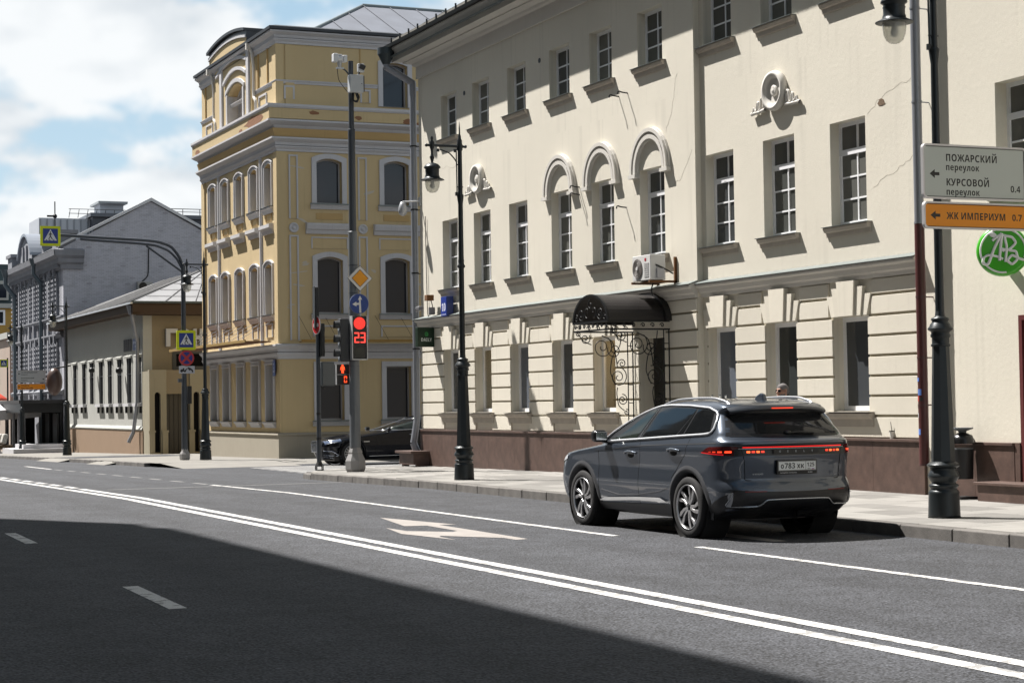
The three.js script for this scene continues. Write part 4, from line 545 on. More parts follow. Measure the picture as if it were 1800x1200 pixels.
  put('verge', [fe(FHG, shapeOf([[18.0, 10.28], apex.map((q, i) => q + i * 0.02), [27.9, 10.33], [27.9, 10.47], [apex[0], apex[1] + 0.2], [18.0, 10.42]]), -0.6, 0.14)], M(0.50, 0.52, 0.55, { rough: 0.5, metal: 0.4 }), house);
  put('roof', [quad([18.0, 10.3, -101.3], [23, 12.9, -101.3], [23, 12.9, -118], [18.0, 10.3, -118]), quad([23, 12.9, -101.3], [27.9, 10.4, -101.3], [27.9, 10.4, -118], [23, 12.9, -118])], roofDarkM, house);
  const cu = part('cupola', house); put('drum', cyl(19.3, 10.0, -109.5, 0.75, 0.75, 1.15, 8), greyFaceM, cu); put('cap', lathe([[0.9, 0], [0.6, 0.3], [0.25, 0.65], [0.08, 0.8], [0, 0.82]], 8).translate(19.3, 11.15, -109.5), M(0.16, 0.17, 0.20, { rough: 0.5, metal: 0.4 }), cu); put('weather_vane', [tube([[19.3, 11.9, -109.5], [19.3, 13.6, -109.5]], 0.035, 1, 6), (() => { const g = new THREE.SphereGeometry(0.13, 10, 8); g.translate(19.3, 12.75, -109.5); return g; })(), tube([[18.85, 12.75, -109.5], [19.3, 12.75, -109.5]], 0.06, 1, 5)], darkIronM, cu); put('flue', cyl(20.3, 10.8, -110, 0.14, 0.14, 1.0, 10), darkIronM, cu);
  put('wall_cable', [tube([[22.45, 8.45, -101.16], [22.8, 8.85, -101.16], [22.85, 10.3, -101.16]], 0.03, 12, 5)], darkIronM, house);
}
{ const t = thing('downpipe', 'blue-grey rainwater pipe nearer the gable on the grey house front', 'drainpipe', [17.9, 5, -107.3]); put('pipe', pipe([[17.7, 9.75, -107.3], [17.7, 9.2, -107.3], [18.05, 8.7, -107.0], [18.05, -0.4, -107.0]], 0.11), M(0.13, 0.16, 0.18, { rough: 0.5, metal: 0.4 }), t); put('funnel', cyl(17.7, 9.7, -107.3, 0.14, 0.26, 0.4, 12), M(0.13, 0.16, 0.18, { rough: 0.5, metal: 0.4 }), t);
  const u = thing('downpipe', 'blue-grey rainwater pipe at the far end of the grey house front', 'drainpipe', [17.9, 5, -116.9]); put('pipe', pipe([[17.6, 9.75, -116.9], [17.6, 9.2, -116.9], [18.05, 8.4, -116.2], [18.05, -0.4, -116.2]], 0.13), M(0.13, 0.16, 0.18, { rough: 0.5, metal: 0.4 }), u); put('funnel', cyl(17.6, 9.7, -116.9, 0.15, 0.3, 0.45, 12), M(0.13, 0.16, 0.18, { rough: 0.5, metal: 0.4 }), u); }
{ const t = thing('air_conditioner', 'air conditioner outdoor unit low on the grey gable wall', 'air conditioner', [22.4, 6.8, -101]); put('casing', box(22.15, 23.0, 7.93, 8.45, -101.16, -100.8, 0.02), M(0.36, 0.36, 0.35, { rough: 0.6 }), t); put('fan_grille', [cyl(0, 0, 0, 0.22, 0.22, 0.03, 20).rotateX(Math.PI / 2).translate(22.45, 8.19, -100.79)], darkIronM, t); put('tray', box(22.1, 22.9, 7.86, 7.92, -101.16, -100.7), darkIronM, t); }
{ const t = thing('roof_pavilion', 'pale ribbed metal rooftop pavilion with a chimney box behind the brick gable', 'building', [19, 11, -128]); const cm = M(0.50, 0.52, 0.56, { rough: 0.5, metal: 0.2 }); put('wall', box(21.5, 24.9, 8, 14.5, -132, -128), cm, t); for (let k = 0; k < 8; k++) put('rib', box(21.55 + k * 0.45, 21.62 + k * 0.45, 9, 14.45, -127.999, -127.9), M(0.28, 0.3, 0.33, { rough: 0.5 }), t); put('side_wing', box(24.9, 36, 8, 14.55, -131.5, -127), M(0.05, 0.055, 0.07, { rough: 0.4 }), t); put('roof_slab', box(24.7, 36.2, 14.55, 14.8, -132, -126.7), M(0.12, 0.13, 0.15, { rough: 0.5 }), t);
  put('chimney_box', box(25.7, 27.3, 14.8, 15.6, -130.5, -128.5), M(0.42, 0.44, 0.48, { rough: 0.6 }), t); put('chimney_cap', box(25.5, 27.5, 15.6, 15.75, -131, -128), M(0.30, 0.32, 0.33, { rough: 0.5 }), t); const ra = []; for (let k = 0; k < 8; k++) { ra.push(tube([[23.4 + k * 0.6, 14.5, -127.5], [23.5 + k * 0.6, 15.1, -127.5]], 0.02, 1, 4)); } for (const y of [14.8, 15.1]) ra.push(tube([[23.4, y, -127.5], [36, y, -127.5]], 0.02, 1, 4)); for (let k = 0; k < 4; k++) ra.push(tube([[30 + k * 1.2, 14.6, -127.5], [30 + k * 1.2, 15.3, -127.5]], 0.025, 1, 4)); ra.push(tube([[30, 15.3, -127.5], [36, 15.3, -127.5]], 0.025, 1, 4)); put('railing', ra, darkIronM, t); put('gable_roof', quad([27.5, 14.5, -135], [31, 14.5, -135], [29.4, 16.0, -135]), M(0.12, 0.16, 0.17, { rough: 0.6 }), t); }
// ---------------------------------------------------------------- the far end of the street
{ const t = thing('ochre_building', 'distant ochre apartment house with a dark mansard roof at the left edge', 'building', [24, -1, -172]); const om = M(0.44, 0.27, 0.07, { rough: 0.9, map: T.stain, mapM: 5 }), F = frame(0, -170, 0); const wins = []; for (const u of [20.6, 22.8, 25.0, 27.3]) for (const v of [1.6, 4.2, 6.8, 9.2]) wins.push([u, v]);
  put('wall', fe(F, wallShape(16, 28.6, -4, 10.9, wins.map(([u, v]) => rectPts(u - 0.45, u + 0.45, v, v + 1.15))), -0.4, 0), om, t); put('side_wall', box(28.2, 28.6, -4, 10.9, -185, -170.4), om, t); put('back_room', box(16.5, 28, -3, 10.5, -172, -171.5), M(0.05, 0.05, 0.06), t);
  for (const [u, v] of wins) { const w = part('window', t); put('pane', fb(F, u - 0.45, u + 0.45, v, v + 1.15, -0.2, -0.18), blueGlass, w); put('frame', [fe(F, ringShape(rectPts(u - 0.55, u + 0.55, v - 0.1, v + 1.25), rectPts(u - 0.38, u + 0.38, v + 0.07, v + 1.08)), -0.1, 0.05), fb(F, u - 0.05, u + 0.05, v, v + 1.15, -0.17, -0.1)], pvcM, w); }
  put('cornice', fb(F, 15.8, 28.8, 10.6, 11.0, 0.002, 0.4), offWhiteM, t); put('mansard', quad([15.8, 11, -169.7], [28.8, 11, -169.7], [27.4, 14.6, -171.4], [15.8, 14.6, -171.4]), M(0.03, 0.05, 0.055, { rough: 0.6 }), t); put('mansard', quad([28.8, 11, -169.7], [28.8, 11, -185], [27.4, 14.6, -185], [27.4, 14.6, -171.4]), M(0.03, 0.05, 0.055, { rough: 0.6 }), t); put('dormer', [box(23.6, 25.8, 11.3, 13.0, -170.6, -169.6)], offWhiteM, t); put('dormer_pane', [box(23.8, 24.6, 11.5, 12.7, -169.599, -169.55), box(24.8, 25.6, 11.5, 12.7, -169.599, -169.55)], blueGlass, t); put('dish', (() => { const g = new THREE.SphereGeometry(0.5, 10, 6, 0, 6.3, 0, 1.2); g.rotateX(1.2).translate(24.6, 15, -171); return g; })(), offWhiteM, t); }
{ const t = thing('pale_house', 'narrow pale pink house front between the ochre block and the grey house', 'building', [20, -1, -140]); put('wall', box(19.6, 30, -3, 6.4, -150, -128.5), M(0.42, 0.34, 0.28, { rough: 0.9, map: T.stain, mapM: 4 }), t); put('cornice', box(19.4, 30, 6.4, 6.8, -150, -128.3), offWhiteM, t); for (const v of [0.6, 3.4]) put('window_recess', box(19.58, 19.62, v, v + 1.7, -135, -133), darkIronM, t); }
function leafCrown(o, c, r, n, m, s) { const pos = [], nor = [], uv = []; for (let i = 0; i < n; i++) { const a = rr(0, 6.283), b = Math.acos(rr(-1, 1)), q = Math.pow(rnd(), 0.4) * (0.75 + 0.5 * noise3(Math.cos(a) * 2 + 5, Math.sin(a) * 2 + 5, b * 2, 77)); const x = c[0] + r[0] * q * Math.sin(b) * Math.cos(a), y = c[1] + r[1] * q * Math.cos(b), z = c[2] + r[2] * q * Math.sin(b) * Math.sin(a); const e = new THREE.Euler(rr(0, 6), rr(0, 6), rr(0, 6)); const P = [[-s, 0, 0], [0, s * 0.6, 0], [s, 0, 0], [-s, 0, 0], [s, 0, 0], [0, -s * 0.6, 0]].map(p => new THREE.Vector3(...p).multiplyScalar(rr(0.7, 1.3)).applyEuler(e)); const nn = new THREE.Vector3(0, 0, 1).applyEuler(e); for (const p of P) { pos.push(p.x + x, p.y + y, p.z + z); nor.push(nn.x, nn.y, nn.z); uv.push(0, 0); } } const g = new THREE.BufferGeometry(); g.setAttribute('position', new THREE.Float32BufferAttribute(pos, 3)); g.setAttribute('normal', new THREE.Float32BufferAttribute(nor, 3)); g.setAttribute('uv', new THREE.Float32BufferAttribute(uv, 2)); return put('crown', g, m, o); }
const leafM = M(0.055, 0.105, 0.025, { rough: 0.9, side: THREE.DoubleSide }), leafDarkM = M(0.02, 0.035, 0.012, { rough: 0.9, side: THREE.DoubleSide });
{ const t = thing('street_tree', 'sunlit green tree at the left edge in front of the ochre block', 'tree', [20.5, -1.1, -150]); leafCrown(t, [20.9, 2.6, -150], [2.0, 3.0, 2.0], 5000, leafM, 0.13); put('trunk', cyl(20.9, -1.2, -150, 0.18, 0.1, 3, 8), M(0.08, 0.06, 0.04), t); }
{ const t = thing('red_sunshade', 'red parasol at the left edge under the green tree', 'parasol', [18.2, -0.8, -128]); put('canopy', lathe([[0, 1.0], [0.5, 0.85], [1.0, 0.5], [1.05, 0.35]], 10).translate(18.3, 1.9, -128), M(0.55, 0.05, 0.02, { rough: 0.8, side: THREE.DoubleSide }), t); put('pole', cyl(18.3, -1, -128, 0.03, 0.03, 3.4, 6), darkIronM, t); }
{ const t = thing('parked_van', 'distant blue parked van at the left edge beyond the awnings', 'van', [19.0, -1.3, -140]); const bm = M(0.10, 0.18, 0.36, { rough: 0.3, clearcoat: 1 }); put('body', [box(17.4, 19.2, -0.75, 0.25, -144, -139.4, 0.12), box(17.5, 19.1, 0.2, 0.95, -144, -140.6, 0.2)], bm, t); put('windscreen', box(17.6, 19.0, 0.3, 0.85, -140.61, -140.55), blackGlassM, t); for (const [x, z] of [[17.5, -140.4], [19.1, -140.4], [17.5, -143.2], [19.1, -143.2]]) put('wheel', cyl(0, -0.09, 0, 0.33, 0.33, 0.2, 16).rotateZ(Math.PI / 2).translate(x, -0.8, z), darkIronM, t); }
// ---------------------------------------------------------------- cafe terrace in front of the grey house
{ const am = M(0.50, 0.50, 0.51, { rough: 0.9, side: THREE.DoubleSide });
  for (const [x0, x1, z, lab] of [[15.0, 17.9, -108.5, 'pale grey canvas awning nearest the restaurant entrance'], [13.9, 17.0, -116.5, 'pale grey canvas awning at the far left of the terrace']]) { const t = thing('awning', lab, 'awning', [16.5, 1.5, z], 0, 'awnings of the street terrace'); put('canvas', [quad([x0, 1.55, z + 2.2], [x1, 1.75, z + 2.2], [x1, 2.15, z], [x0 + 0.3, 2.05, z]), quad([x0, 1.55, z - 2.2], [x0 + 0.3, 2.05, z], [x1, 2.15, z], [x1, 1.75, z - 2.2]), quad([x0, 1.55, z - 2.2], [x0, 1.55, z + 2.2], [x0 + 0.3, 2.05, z])], am, t); put('valance', [quad([x0, 1.0, z + 2.2], [x1, 1.2, z + 2.2], [x1, 1.75, z + 2.2], [x0, 1.55, z + 2.2]), quad([x0, 1.05, z - 2.2], [x0, 1.05, z + 2.2], [x0, 1.55, z + 2.2], [x0, 1.55, z - 2.2])], am, t); for (const zz of [z - 2.1, z + 2.1]) put('post', box(x0 + 0.02, x0 + 0.14, -0.8, 1.5, zz - 0.06, zz + 0.06), darkIronM, t); }
  const e = thing('restaurant_entrance', 'black restaurant porch with slim grey columns at the grey house corner', 'porch', [17.6, -0.5, -104]); put('canopy', [box(16.0, 18.7, 1.45, 1.95, -108, -101.4)], darkIronM, e); put('cornice', box(15.9, 18.8, 1.95, 2.12, -108.1, -101.2), M(0.03, 0.03, 0.033), e); put('back', box(18.05, 18.2, -0.8, 1.45, -108, -101.4), M(0.006, 0.006, 0.007), e); for (const z of [-101.6, -103.2, -105, -107.5]) put('column', cyl(16.2, -0.7, z, 0.09, 0.08, 2.15, 10), M(0.17, 0.17, 0.18), e); for (const z of [-102, -104.4]) put('door_leaf', box(17.9, 18.0, -0.6, 1.4, z - 0.6, z + 0.6), darkIronM, e); put('side_screen', box(16.5, 17.8, -0.7, 1.4, -107.9, -107.8), M(0.008, 0.008, 0.008), e);
  const b = thing('round_emblem', 'dark brown egg-shaped hanging sign above the restaurant entrance', 'sign', [17.0, 3, -101]); put('shell', (() => { const g = new THREE.SphereGeometry(1, 20, 14); g.scale(0.42, 0.72, 0.42); g.translate(17.45, 3.05, -99.5); return g; })(), M(0.09, 0.055, 0.045, { rough: 0.35 }), b); put('bracket', tube([[17.45, 3.75, -99.5], [18.3, 3.9, -99.5]], 0.04, 1, 5), darkIronM, b);
  const s = thing('entrance_steps', 'grey stone steps below the black restaurant porch', 'steps', [16.2, -0.6, -101]); put('step', box(15.3, 18.0, -0.75, -0.42, -103, -99.3), greyTrimM, s); put('step', box(15.9, 18.0, -0.42, -0.2, -102.6, -99.9), greyTrimM, s);
  const c = thing('terrace_bench', 'row of striped pale cushions on a terrace bench beside the steps', 'bench', [15.8, -0.6, -108]); put('seat', box(14.4, 16.0, -0.5, -0.28, -110, -104), M(0.1, 0.07, 0.04), c); for (let k = 0; k < 7; k++) { const z = -104.4 - k * 0.85; const g = new RoundedBoxGeometry(0.28, 0.55, 0.7, 2, 0.1); g.rotateZ(-0.25).translate(15.6 - k * 0.05, 0.05, z); put('cushion', uvm(g), M(0.42, 0.41, 0.38, { rough: 0.9 }), c); } for (let k = 0; k < 7; k++) put('seat_cover', box(14.6, 15.4, -0.9, -0.27, -104.7 - k * 0.85, -104.35 - k * 0.85), M(0.45, 0.44, 0.42, { rough: 0.9 }), c); put('table_edge', box(14.2, 15.2, -0.05, 0.0, -110.6, -103.8), M(0.28, 0.19, 0.10), c);
  const f = thing('potted_plant', 'dark leafy plant with large pink flowers under the far awning', 'plant', [15.0, -0.8, -113]); leafCrown(f, [15.2, 0.3, -112], [0.9, 1.0, 0.9], 900, leafDarkM, 0.12); for (const [x, y, z] of [[15.0, 1.0, -111.4], [15.7, 0.85, -111], [15.1, -0.1, -111], [15.3, 0.6, -111.1]]) { const g = new THREE.SphereGeometry(0.24, 8, 6); g.scale(1.2, 0.7, 1); g.translate(x, y, z); put('flower', g, M(0.45, 0.16, 0.13, { rough: 0.8 }), f); } put('pot', cyl(15.2, -1.0, -112, 0.4, 0.5, 0.6, 12), darkIronM, f); }
// ---------------------------------------------------------------- the tall building across the street whose shadow lies on the road
{ const t = thing('shade_building', 'tall plain house across the street, outside the frame, casting the long road shadow', 'building', [-8, 0, -10]); const m = M(0.20, 0.17, 0.13, { rough: 0.9 }); const s = shapeOf([[-2.3, 39.2], [-4.2, 42.6], [-20, 42.6], [-20, -40], [-2.3, -40]].map(([x, z]) => [x, z])); const g = new THREE.ExtrudeGeometry(s, { depth: 23.6, bevelEnabled: false }); g.rotateX(-Math.PI / 2); put('wall', uvm(g), m, t);
  for (let z = -36; z < 36; z += 4) for (let v = 2; v < 22; v += 3.6) put('window', box(-2.31, -2.25, v, v + 1.9, z - 0.6, z + 0.6), blueGlass, t);
  put('cornice', box(-2.3, -2.1, 23.2, 23.6, -38, 40), m, t); const wk = struct('pavement'); put('paving', box(-6, 0.3, -0.1, 0.14, -60, 40), paveM, wk); }
{ const t = thing('unseen_opposite_house', 'long brown house outside the frame across the street, placed to darken the car window reflections', 'building', [-8, 0, -80]); const m = M(0.16, 0.135, 0.11, { rough: 0.9 }); put('wall', box(-16, -3.2, -2, 18.5, -128, -48), m, t); for (let z = -125; z < -50; z += 4) for (let v = 2; v < 17; v += 3.8) put('window', box(-3.21, -3.15, v, v + 1.9, z - 0.6, z + 0.6), blueGlass, t); put('cornice', box(-3.2, -2.9, 18.0, 18.5, -128, -48), m, t); }  // house out of view, placed for dark reflections in the car glass
// ---------------------------------------------------------------- street lamps
const lampM = M(0.016, 0.021, 0.024, { rough: 0.38, metal: 0.25, bump: T.grain, bumpM: 0.3, bs: 0.0006 });
const bowlM = M(0.80, 0.80, 0.76, { rough: 0.22, transmission: 0.75, thickness: 0, side: THREE.DoubleSide });
const steelM = M(0.185, 0.20, 0.215, { rough: 0.5, metal: 0.35, map: T.soft, mapM: 0.9 });
const steelDarkM = M(0.075, 0.085, 0.10, { rough: 0.5, metal: 0.35, map: T.soft, mapM: 0.9 });
const blackM = M(0.012, 0.012, 0.013, { rough: 0.45 });
const alumM = M(0.55, 0.56, 0.57, { rough: 0.4, metal: 0.4 });
function makeLamp(label, pos) {
  const t = thing('street_lamp', label, 'street lamp', pos, 0, 'black cast-iron street lamps');
  add('base', [lathe([[0, 0], [0.200, 0], [0.196, 0.03], [0.186, 0.28], [0.19, 0.30], [0.176, 0.32], [0.160, 0.335], [0.162, 0.35], [0.180, 0.37], [0.182, 0.39], [0.150, 0.405], [0.148, 0.42], [0.165, 0.44], [0.190, 0.48], [0.193, 0.50], [0.170, 0.55], [0.155, 0.565], [0.162, 0.575], [0.162, 0.585], [0.150, 0.59]], 32), lathe([[0.16, 0.585], [0.185, 0.60], [0.205, 0.615], [0.200, 0.63], [0.15, 0.665], [0.10, 0.67]], 8)], lampM, t);
  add('lower_shaft', toCreasedNormals(lathe([[0.148, 0.664], [0.104, 2.03]], 8), 0.3), lampM, t);
  add('collar', [lathe([[0.104, 2.025], [0.118, 2.03], [0.118, 2.055], [0.106, 2.06], [0.106, 2.13], [0.12, 2.14], [0.124, 2.165], [0.112, 2.18], [0.114, 2.20], [0.150, 2.225], [0.156, 2.24], [0.128, 2.275], [0.126, 2.29], [0.106, 2.31], [0.098, 2.33], [0.112, 2.34], [0.108, 2.365], [0.08, 2.375], [0.062, 2.39], [0.056, 2.45]], 28)], lampM, t);
  add('pole', [lathe([[0.056, 2.44], [0.052, 4.14], [0.075, 4.16], [0.078, 4.19], [0.056, 4.22], [0.055, 4.28], [0.062, 4.29], [0.052, 4.32], [0.047, 5.4], [0.068, 5.56], [0.068, 5.58], [0.047, 5.60], [0.043, 6.45], [0.058, 6.47], [0.062, 6.56], [0.05, 6.60], [0.05, 6.66], [0.035, 6.68], [0.028, 6.74], [0.016, 6.78], [0.014, 6.9], [0.002, 7.03]], 18)], lampM, t);
  add('arm', [tube([[0.12, 6.54, 0], [-0.70, 6.54, 0]], 0.026, 1, 10), ...[[0.12, 6.54], [-0.70, 6.54]].map(([x, y]) => new THREE.SphereGeometry(0.034, 10, 8).translate(x, y, 0)), tube([[-0.42, 6.47, 0], [-0.34, 6.44, 0], [-0.22, 6.40, 0], [-0.12, 6.30, 0], [-0.065, 6.22, 0]], 0.013, 14, 6), tube([[-0.075, 6.48, 0], [-0.068, 5.62, 0]], 0.012, 1, 6), cbox(-0.46, 6.45, 0, 0.05, 0.06, 0.03), cbox(-0.10, 6.45, 0, 0.05, 0.06, 0.03), cbox(-0.08, 5.6, 0, 0.05, 0.07, 0.03), tube([[-0.08, 6.18, 0], [0, 6.18, 0]], 0.014, 1, 6), tube([[-0.08, 5.74, 0], [0.06, 5.74, 0]], 0.012, 1, 6)], lampM, t);
  add('hanger', lathe([[0.012, 6.72], [0.03, 6.68], [0.02, 6.64], [0.048, 6.6], [0.048, 6.5], [0.026, 6.46], [0.024, 6.36], [0.034, 6.35], [0.034, 6.33], [0.05, 6.31], [0.024, 6.22], [0.028, 6.16]], 14).translate(-0.585, 0, 0), lampM, t);
  const l = part('lantern', t, [-0.585, 0, 0]);
  add('housing', lathe([[0, 6.19], [0.06, 6.19], [0.12, 6.165], [0.16, 6.12], [0.165, 6.095], [0.135, 6.075], [0.133, 6.05], [0.142, 6.04], [0.135, 6.03], [0.133, 5.96], [0.145, 5.93], [0.145, 5.91], [0.17, 5.895], [0.235, 5.865], [0.23, 5.855], [0.15, 5.85], [0.14, 5.86], [0, 5.87]], 30), lampM, l);
  add('glass_bowl', lathe([[0.146, 5.852], [0.146, 5.80], [0.135, 5.72], [0.105, 5.65], [0.06, 5.615], [0, 5.605]], 28), bowlM, l);
  add('bulb', lathe([[0.03, 5.85], [0.035, 5.80], [0.05, 5.74], [0.04, 5.70], [0, 5.685]], 14), M(0.7, 0.7, 0.68, { rough: 0.5 }), l);
  return t;
}
const lamp0 = makeLamp('black iron street lamp carrying the white and orange street signs at the right', [14.165, 0.15, -19.1]);
lamp0.scale.y = 1.04;
copyOf(lamp0, [13.87, 0.145, -34.05], 0, 'black iron street lamp before the granite plinth between the bench and the grey car');
copyOf(lamp0, [15.8, -0.13, -61.7], 0, 'black iron street lamp in front of the left edge of the yellow building');
copyOf(lamp0, [15.16, -0.40, -83.4], 0, 'black iron street lamp standing before the far end of the low white cafe wall');
copyOf(lamp0, [15.96, -0.64, -100.6], 0, 'farthest black iron street lamp, carrying two small grey and orange signs');

// ---------------------------------------------------------------- direction signs
function signBoard(name, label, w, h, pos, bg, draw, turn = 0, group) {
  const t = thing(name, label, 'road sign', pos, turn, group); const r = 0.06; const rs = (w2, h2, q) => { const s = new THREE.Shape(); s.moveTo(-w2 + q, -h2); s.lineTo(w2 - q, -h2); s.absarc(w2 - q, -h2 + q, q, -Math.PI / 2, 0); s.lineTo(w2, h2 - q); s.absarc(w2 - q, h2 - q, q, 0, Math.PI / 2); s.lineTo(-w2 + q, h2); s.absarc(-w2 + q, h2 - q, q, Math.PI / 2, Math.PI); s.lineTo(-w2, -h2 + q); s.absarc(-w2 + q, -h2 + q, q, Math.PI, Math.PI * 1.5); return s; };
  add('panel', new THREE.ExtrudeGeometry(rs(w / 2 - 0.012, h / 2 - 0.012, r * 0.9), { depth: 0.02, bevelEnabled: false }).translate(0, 0, -0.012), M(0.30, 0.31, 0.31, { rough: 0.5, metal: 0.3 }), t);
  const fr = rs(w / 2, h / 2, r); const inn = rs(w / 2 - 0.022, h / 2 - 0.022, r * 0.8).getPoints(8); fr.holes.push(new THREE.Path(inn)); add('frame', new THREE.ExtrudeGeometry(fr, { depth: 0.05, bevelEnabled: false, curveSegments: 8 }).translate(0, 0, -0.025), M(0.55, 0.54, 0.55, { rough: 0.4, metal: 0.5 }), t);
  const tx = canvasTex(Math.round(640), Math.round(640 * h / w), draw); const g = new THREE.ShapeGeometry(rs(w / 2 - 0.023, h / 2 - 0.023, r * 0.75), 8); const p = g.attributes.position, uv = g.attributes.uv; for (let i = 0; i < p.count; i++) uv.setXY(i, p.getX(i) / w + 0.5, p.getY(i) / h + 0.5); g.translate(0, 0, 0.0095); add('print', g, new THREE.MeshStandardMaterial({ map: tx, roughness: 0.42 }), t);
  return t;
}
const arrowL = (x, cx, cy, s, dir = 1) => { x.beginPath(); x.moveTo(cx - s * dir, cy); x.lineTo(cx, cy - s * 0.72); x.lineTo(cx, cy - s * 0.26); x.lineTo(cx + s * 0.9 * dir, cy - s * 0.26); x.lineTo(cx + s * 0.9 * dir, cy + s * 0.26); x.lineTo(cx, cy + s * 0.26); x.lineTo(cx, cy + s * 0.72); x.closePath(); x.fill(); };
const border = (x, w, h, c) => { x.strokeStyle = c; x.lineWidth = 3; x.strokeRect(12, 12, w - 24, h - 24); };
signBoard('direction_sign', 'white direction sign board with black Cyrillic street names on the right lamp post', 1.57, 0.675, [14.605, 4.405, -18.93], 0, (x, w, h) => {
  x.fillStyle = '#b9bfb9'; x.fillRect(0, 0, w, h); border(x, w, h, '#1b1d1c'); x.fillStyle = '#141414'; x.font = 'bold 50px sans-serif';
  x.fillText('ПОЖАРСКИЙ', 140, 84); x.fillText('КУРСОВОЙ', 140, 207); x.font = 'bold 44px sans-serif'; x.fillText('переулок', 140, 130); x.fillText('переулок', 140, 254); x.font = 'bold 46px sans-serif'; x.fillText('0.4', 540, 230); arrowL(x, 74, 150, 31);
});
signBoard('direction_sign', 'orange sign board with black lettering below the white one on the right lamp post', 1.57, 0.335, [14.605, 3.865, -18.93], 0, (x, w, h) => {
  x.fillStyle = '#e08a00'; x.fillRect(0, 0, w, h); border(x, w, h, '#1b1d1c'); x.fillStyle = '#14110a'; x.font = 'bold 48px sans-serif'; x.fillText('ЖК ИМПЕРИУМ', 140, 87, 380); x.font = 'bold 46px sans-serif'; x.fillText('0.7', 546, 87); arrowL(x, 74, 69, 31);
});
{ const t = thing('sign_bracket', 'steel clamps holding the sign boards on the right lamp post', 'bracket', [14.16, 4.4, -19.1]); for (const y of [4.62, 4.2, 3.93, 3.79]) put('clamp', [cyl(14.165, y - 0.025, -19.1, 0.058, 0.058, 0.05, 14), box(13.9, 15.3, y - 0.012, y + 0.012, -18.975, -18.957), box(14.14, 14.19, y - 0.02, y + 0.02, -19.06, -18.957)], steelM, t); }
signBoard('direction_sign', 'small grey two-line street sign board on the farthest lamp post', 1.49, 0.64, [16.4, 3.36, -100.35], 0, (x, w, h) => {
  x.fillStyle = '#a9adb0'; x.fillRect(0, 0, w, h); border(x, w, h, '#222'); x.fillRect(10, h / 2 - 2, w - 20, 4); x.fillStyle = '#181818'; x.font = 'bold 38px sans-serif'; x.fillText('1-й ЗАЧАТЬЕВСКИЙ', 90, 62, 440); x.fillText('ЛОПУХИНСКИЙ', 90, 190, 350); x.font = 'bold 32px sans-serif'; x.fillText('переулок', 90, 106); x.fillText('переулок', 90, 236); arrowL(x, 50, 78, 26); arrowL(x, 590, 200, 26, -1);
});
signBoard('direction_sign', 'small orange sign board under the grey one on the farthest lamp post', 1.49, 0.33, [16.4, 2.82, -100.35], 0, (x, w, h) => { x.fillStyle = '#e08a00'; x.fillRect(0, 0, w, h); border(x, w, h, '#222'); x.fillStyle = '#181206'; x.font = 'bold 38px sans-serif'; x.fillText('ЛОМБАРД', 90, 58); x.fillText('ПЕРСПЕКТИВА', 90, 112, 330); x.fillText('0.4', 560, 84); arrowL(x, 50, 70, 26); });

// ---------------------------------------------------------------- the tall signal pole at the corner
const ledM = new THREE.MeshStandardMaterial({ color: C(0.25, 0.005, 0.003), emissive: C(1, 0.05, 0.03), emissiveIntensity: 1.6, roughness: 0.5 });
const ledDotM = new THREE.MeshStandardMaterial({ color: C(0.3, 0.02, 0.01), emissive: C(1, 0.055, 0.04), emissiveIntensity: 1.0, roughness: 0.5 });
const concreteM = M(0.29, 0.285, 0.285, { rough: 0.85, map: T.stain, mapM: 1.2, bump: T.grain, bumpM: 0.3, bs: 0.002 });
const PX = 14.16, PZ = -41.45, PY = 0.07;
{
  const t = thing('signal_pole', 'tall grey tapering steel pole on a bulbous concrete foot at the corner', 'pole', [PX, PY, PZ]);
  add('foot', [toCreasedNormals(lathe([[0.20, 0], [0.245, 0.08], [0.245, 0.27], [0.17, 0.43], [0.16, 0.445], [0.172, 0.455], [0.165, 0.49], [0.11, 0.60], [0.10, 0.60]], 8), 0.3)], concreteM, t);
  add('shaft', [lathe([[0.128, 0.58], [0.122, 2.6], [0.108, 5.58], [0.112, 5.585], [0.112, 5.60], [0.088, 5.61]], 18)], steelM, t); add('upper_shaft', lathe([[0.088, 5.6], [0.083, 7.98], [0.088, 7.99], [0.064, 8.02], [0.060, 9.6], [0, 9.61]], 16), steelDarkM, t); add('hatch', box(-0.05, 0.05, 0.95, 1.55, 0.115, 0.135), steelM, t); add('band', [2.45, 3.5, 3.8, 4.15, 4.5, 4.8].map(y => cyl(0, y, 0, 0.132 - y * 0.004, 0.132 - y * 0.004, 0.03, 16)), steelDarkM, t, { kind: 'stuff' });
}
{ const t = thing('priority_sign', 'orange and white diamond main-road sign high on the signal pole', 'road sign', [14.25, 4.57, PZ + 0.2]); const d = 0.305; add('panel', new THREE.ExtrudeGeometry(shapeOf([[0, -d], [d, 0], [0, d], [-d, 0]]), { depth: 0.02, bevelEnabled: false }), M(0.03, 0.03, 0.03, { rough: 0.5 }), t); add('white_face', new THREE.ShapeGeometry(shapeOf([[0, -d + 0.012], [d - 0.012, 0], [0, d - 0.012], [-d + 0.012, 0]])).translate(0, 0, 0.0235), M(0.62, 0.61, 0.60, { rough: 0.4 }), t); add('black_edge', new THREE.ShapeGeometry(shapeOf([[0, -0.208], [0.208, 0], [0, 0.208], [-0.208, 0]])).translate(0, 0, 0.026), M(0.03, 0.03, 0.03, { rough: 0.5 }), t); add('orange_face', new THREE.ShapeGeometry(shapeOf([[0, -0.192], [0.192, 0], [0, 0.192], [-0.192, 0]])).translate(0, 0, 0.0285), M(0.75, 0.30, 0.0, { rough: 0.4 }), t); add('bracket', box(-0.12, 0.02, -0.03, 0.03, -0.11, -0.001), steelM, t); }
const disc = (r, d, s = 40) => new THREE.CylinderGeometry(r, r, d, s).rotateX(Math.PI / 2);
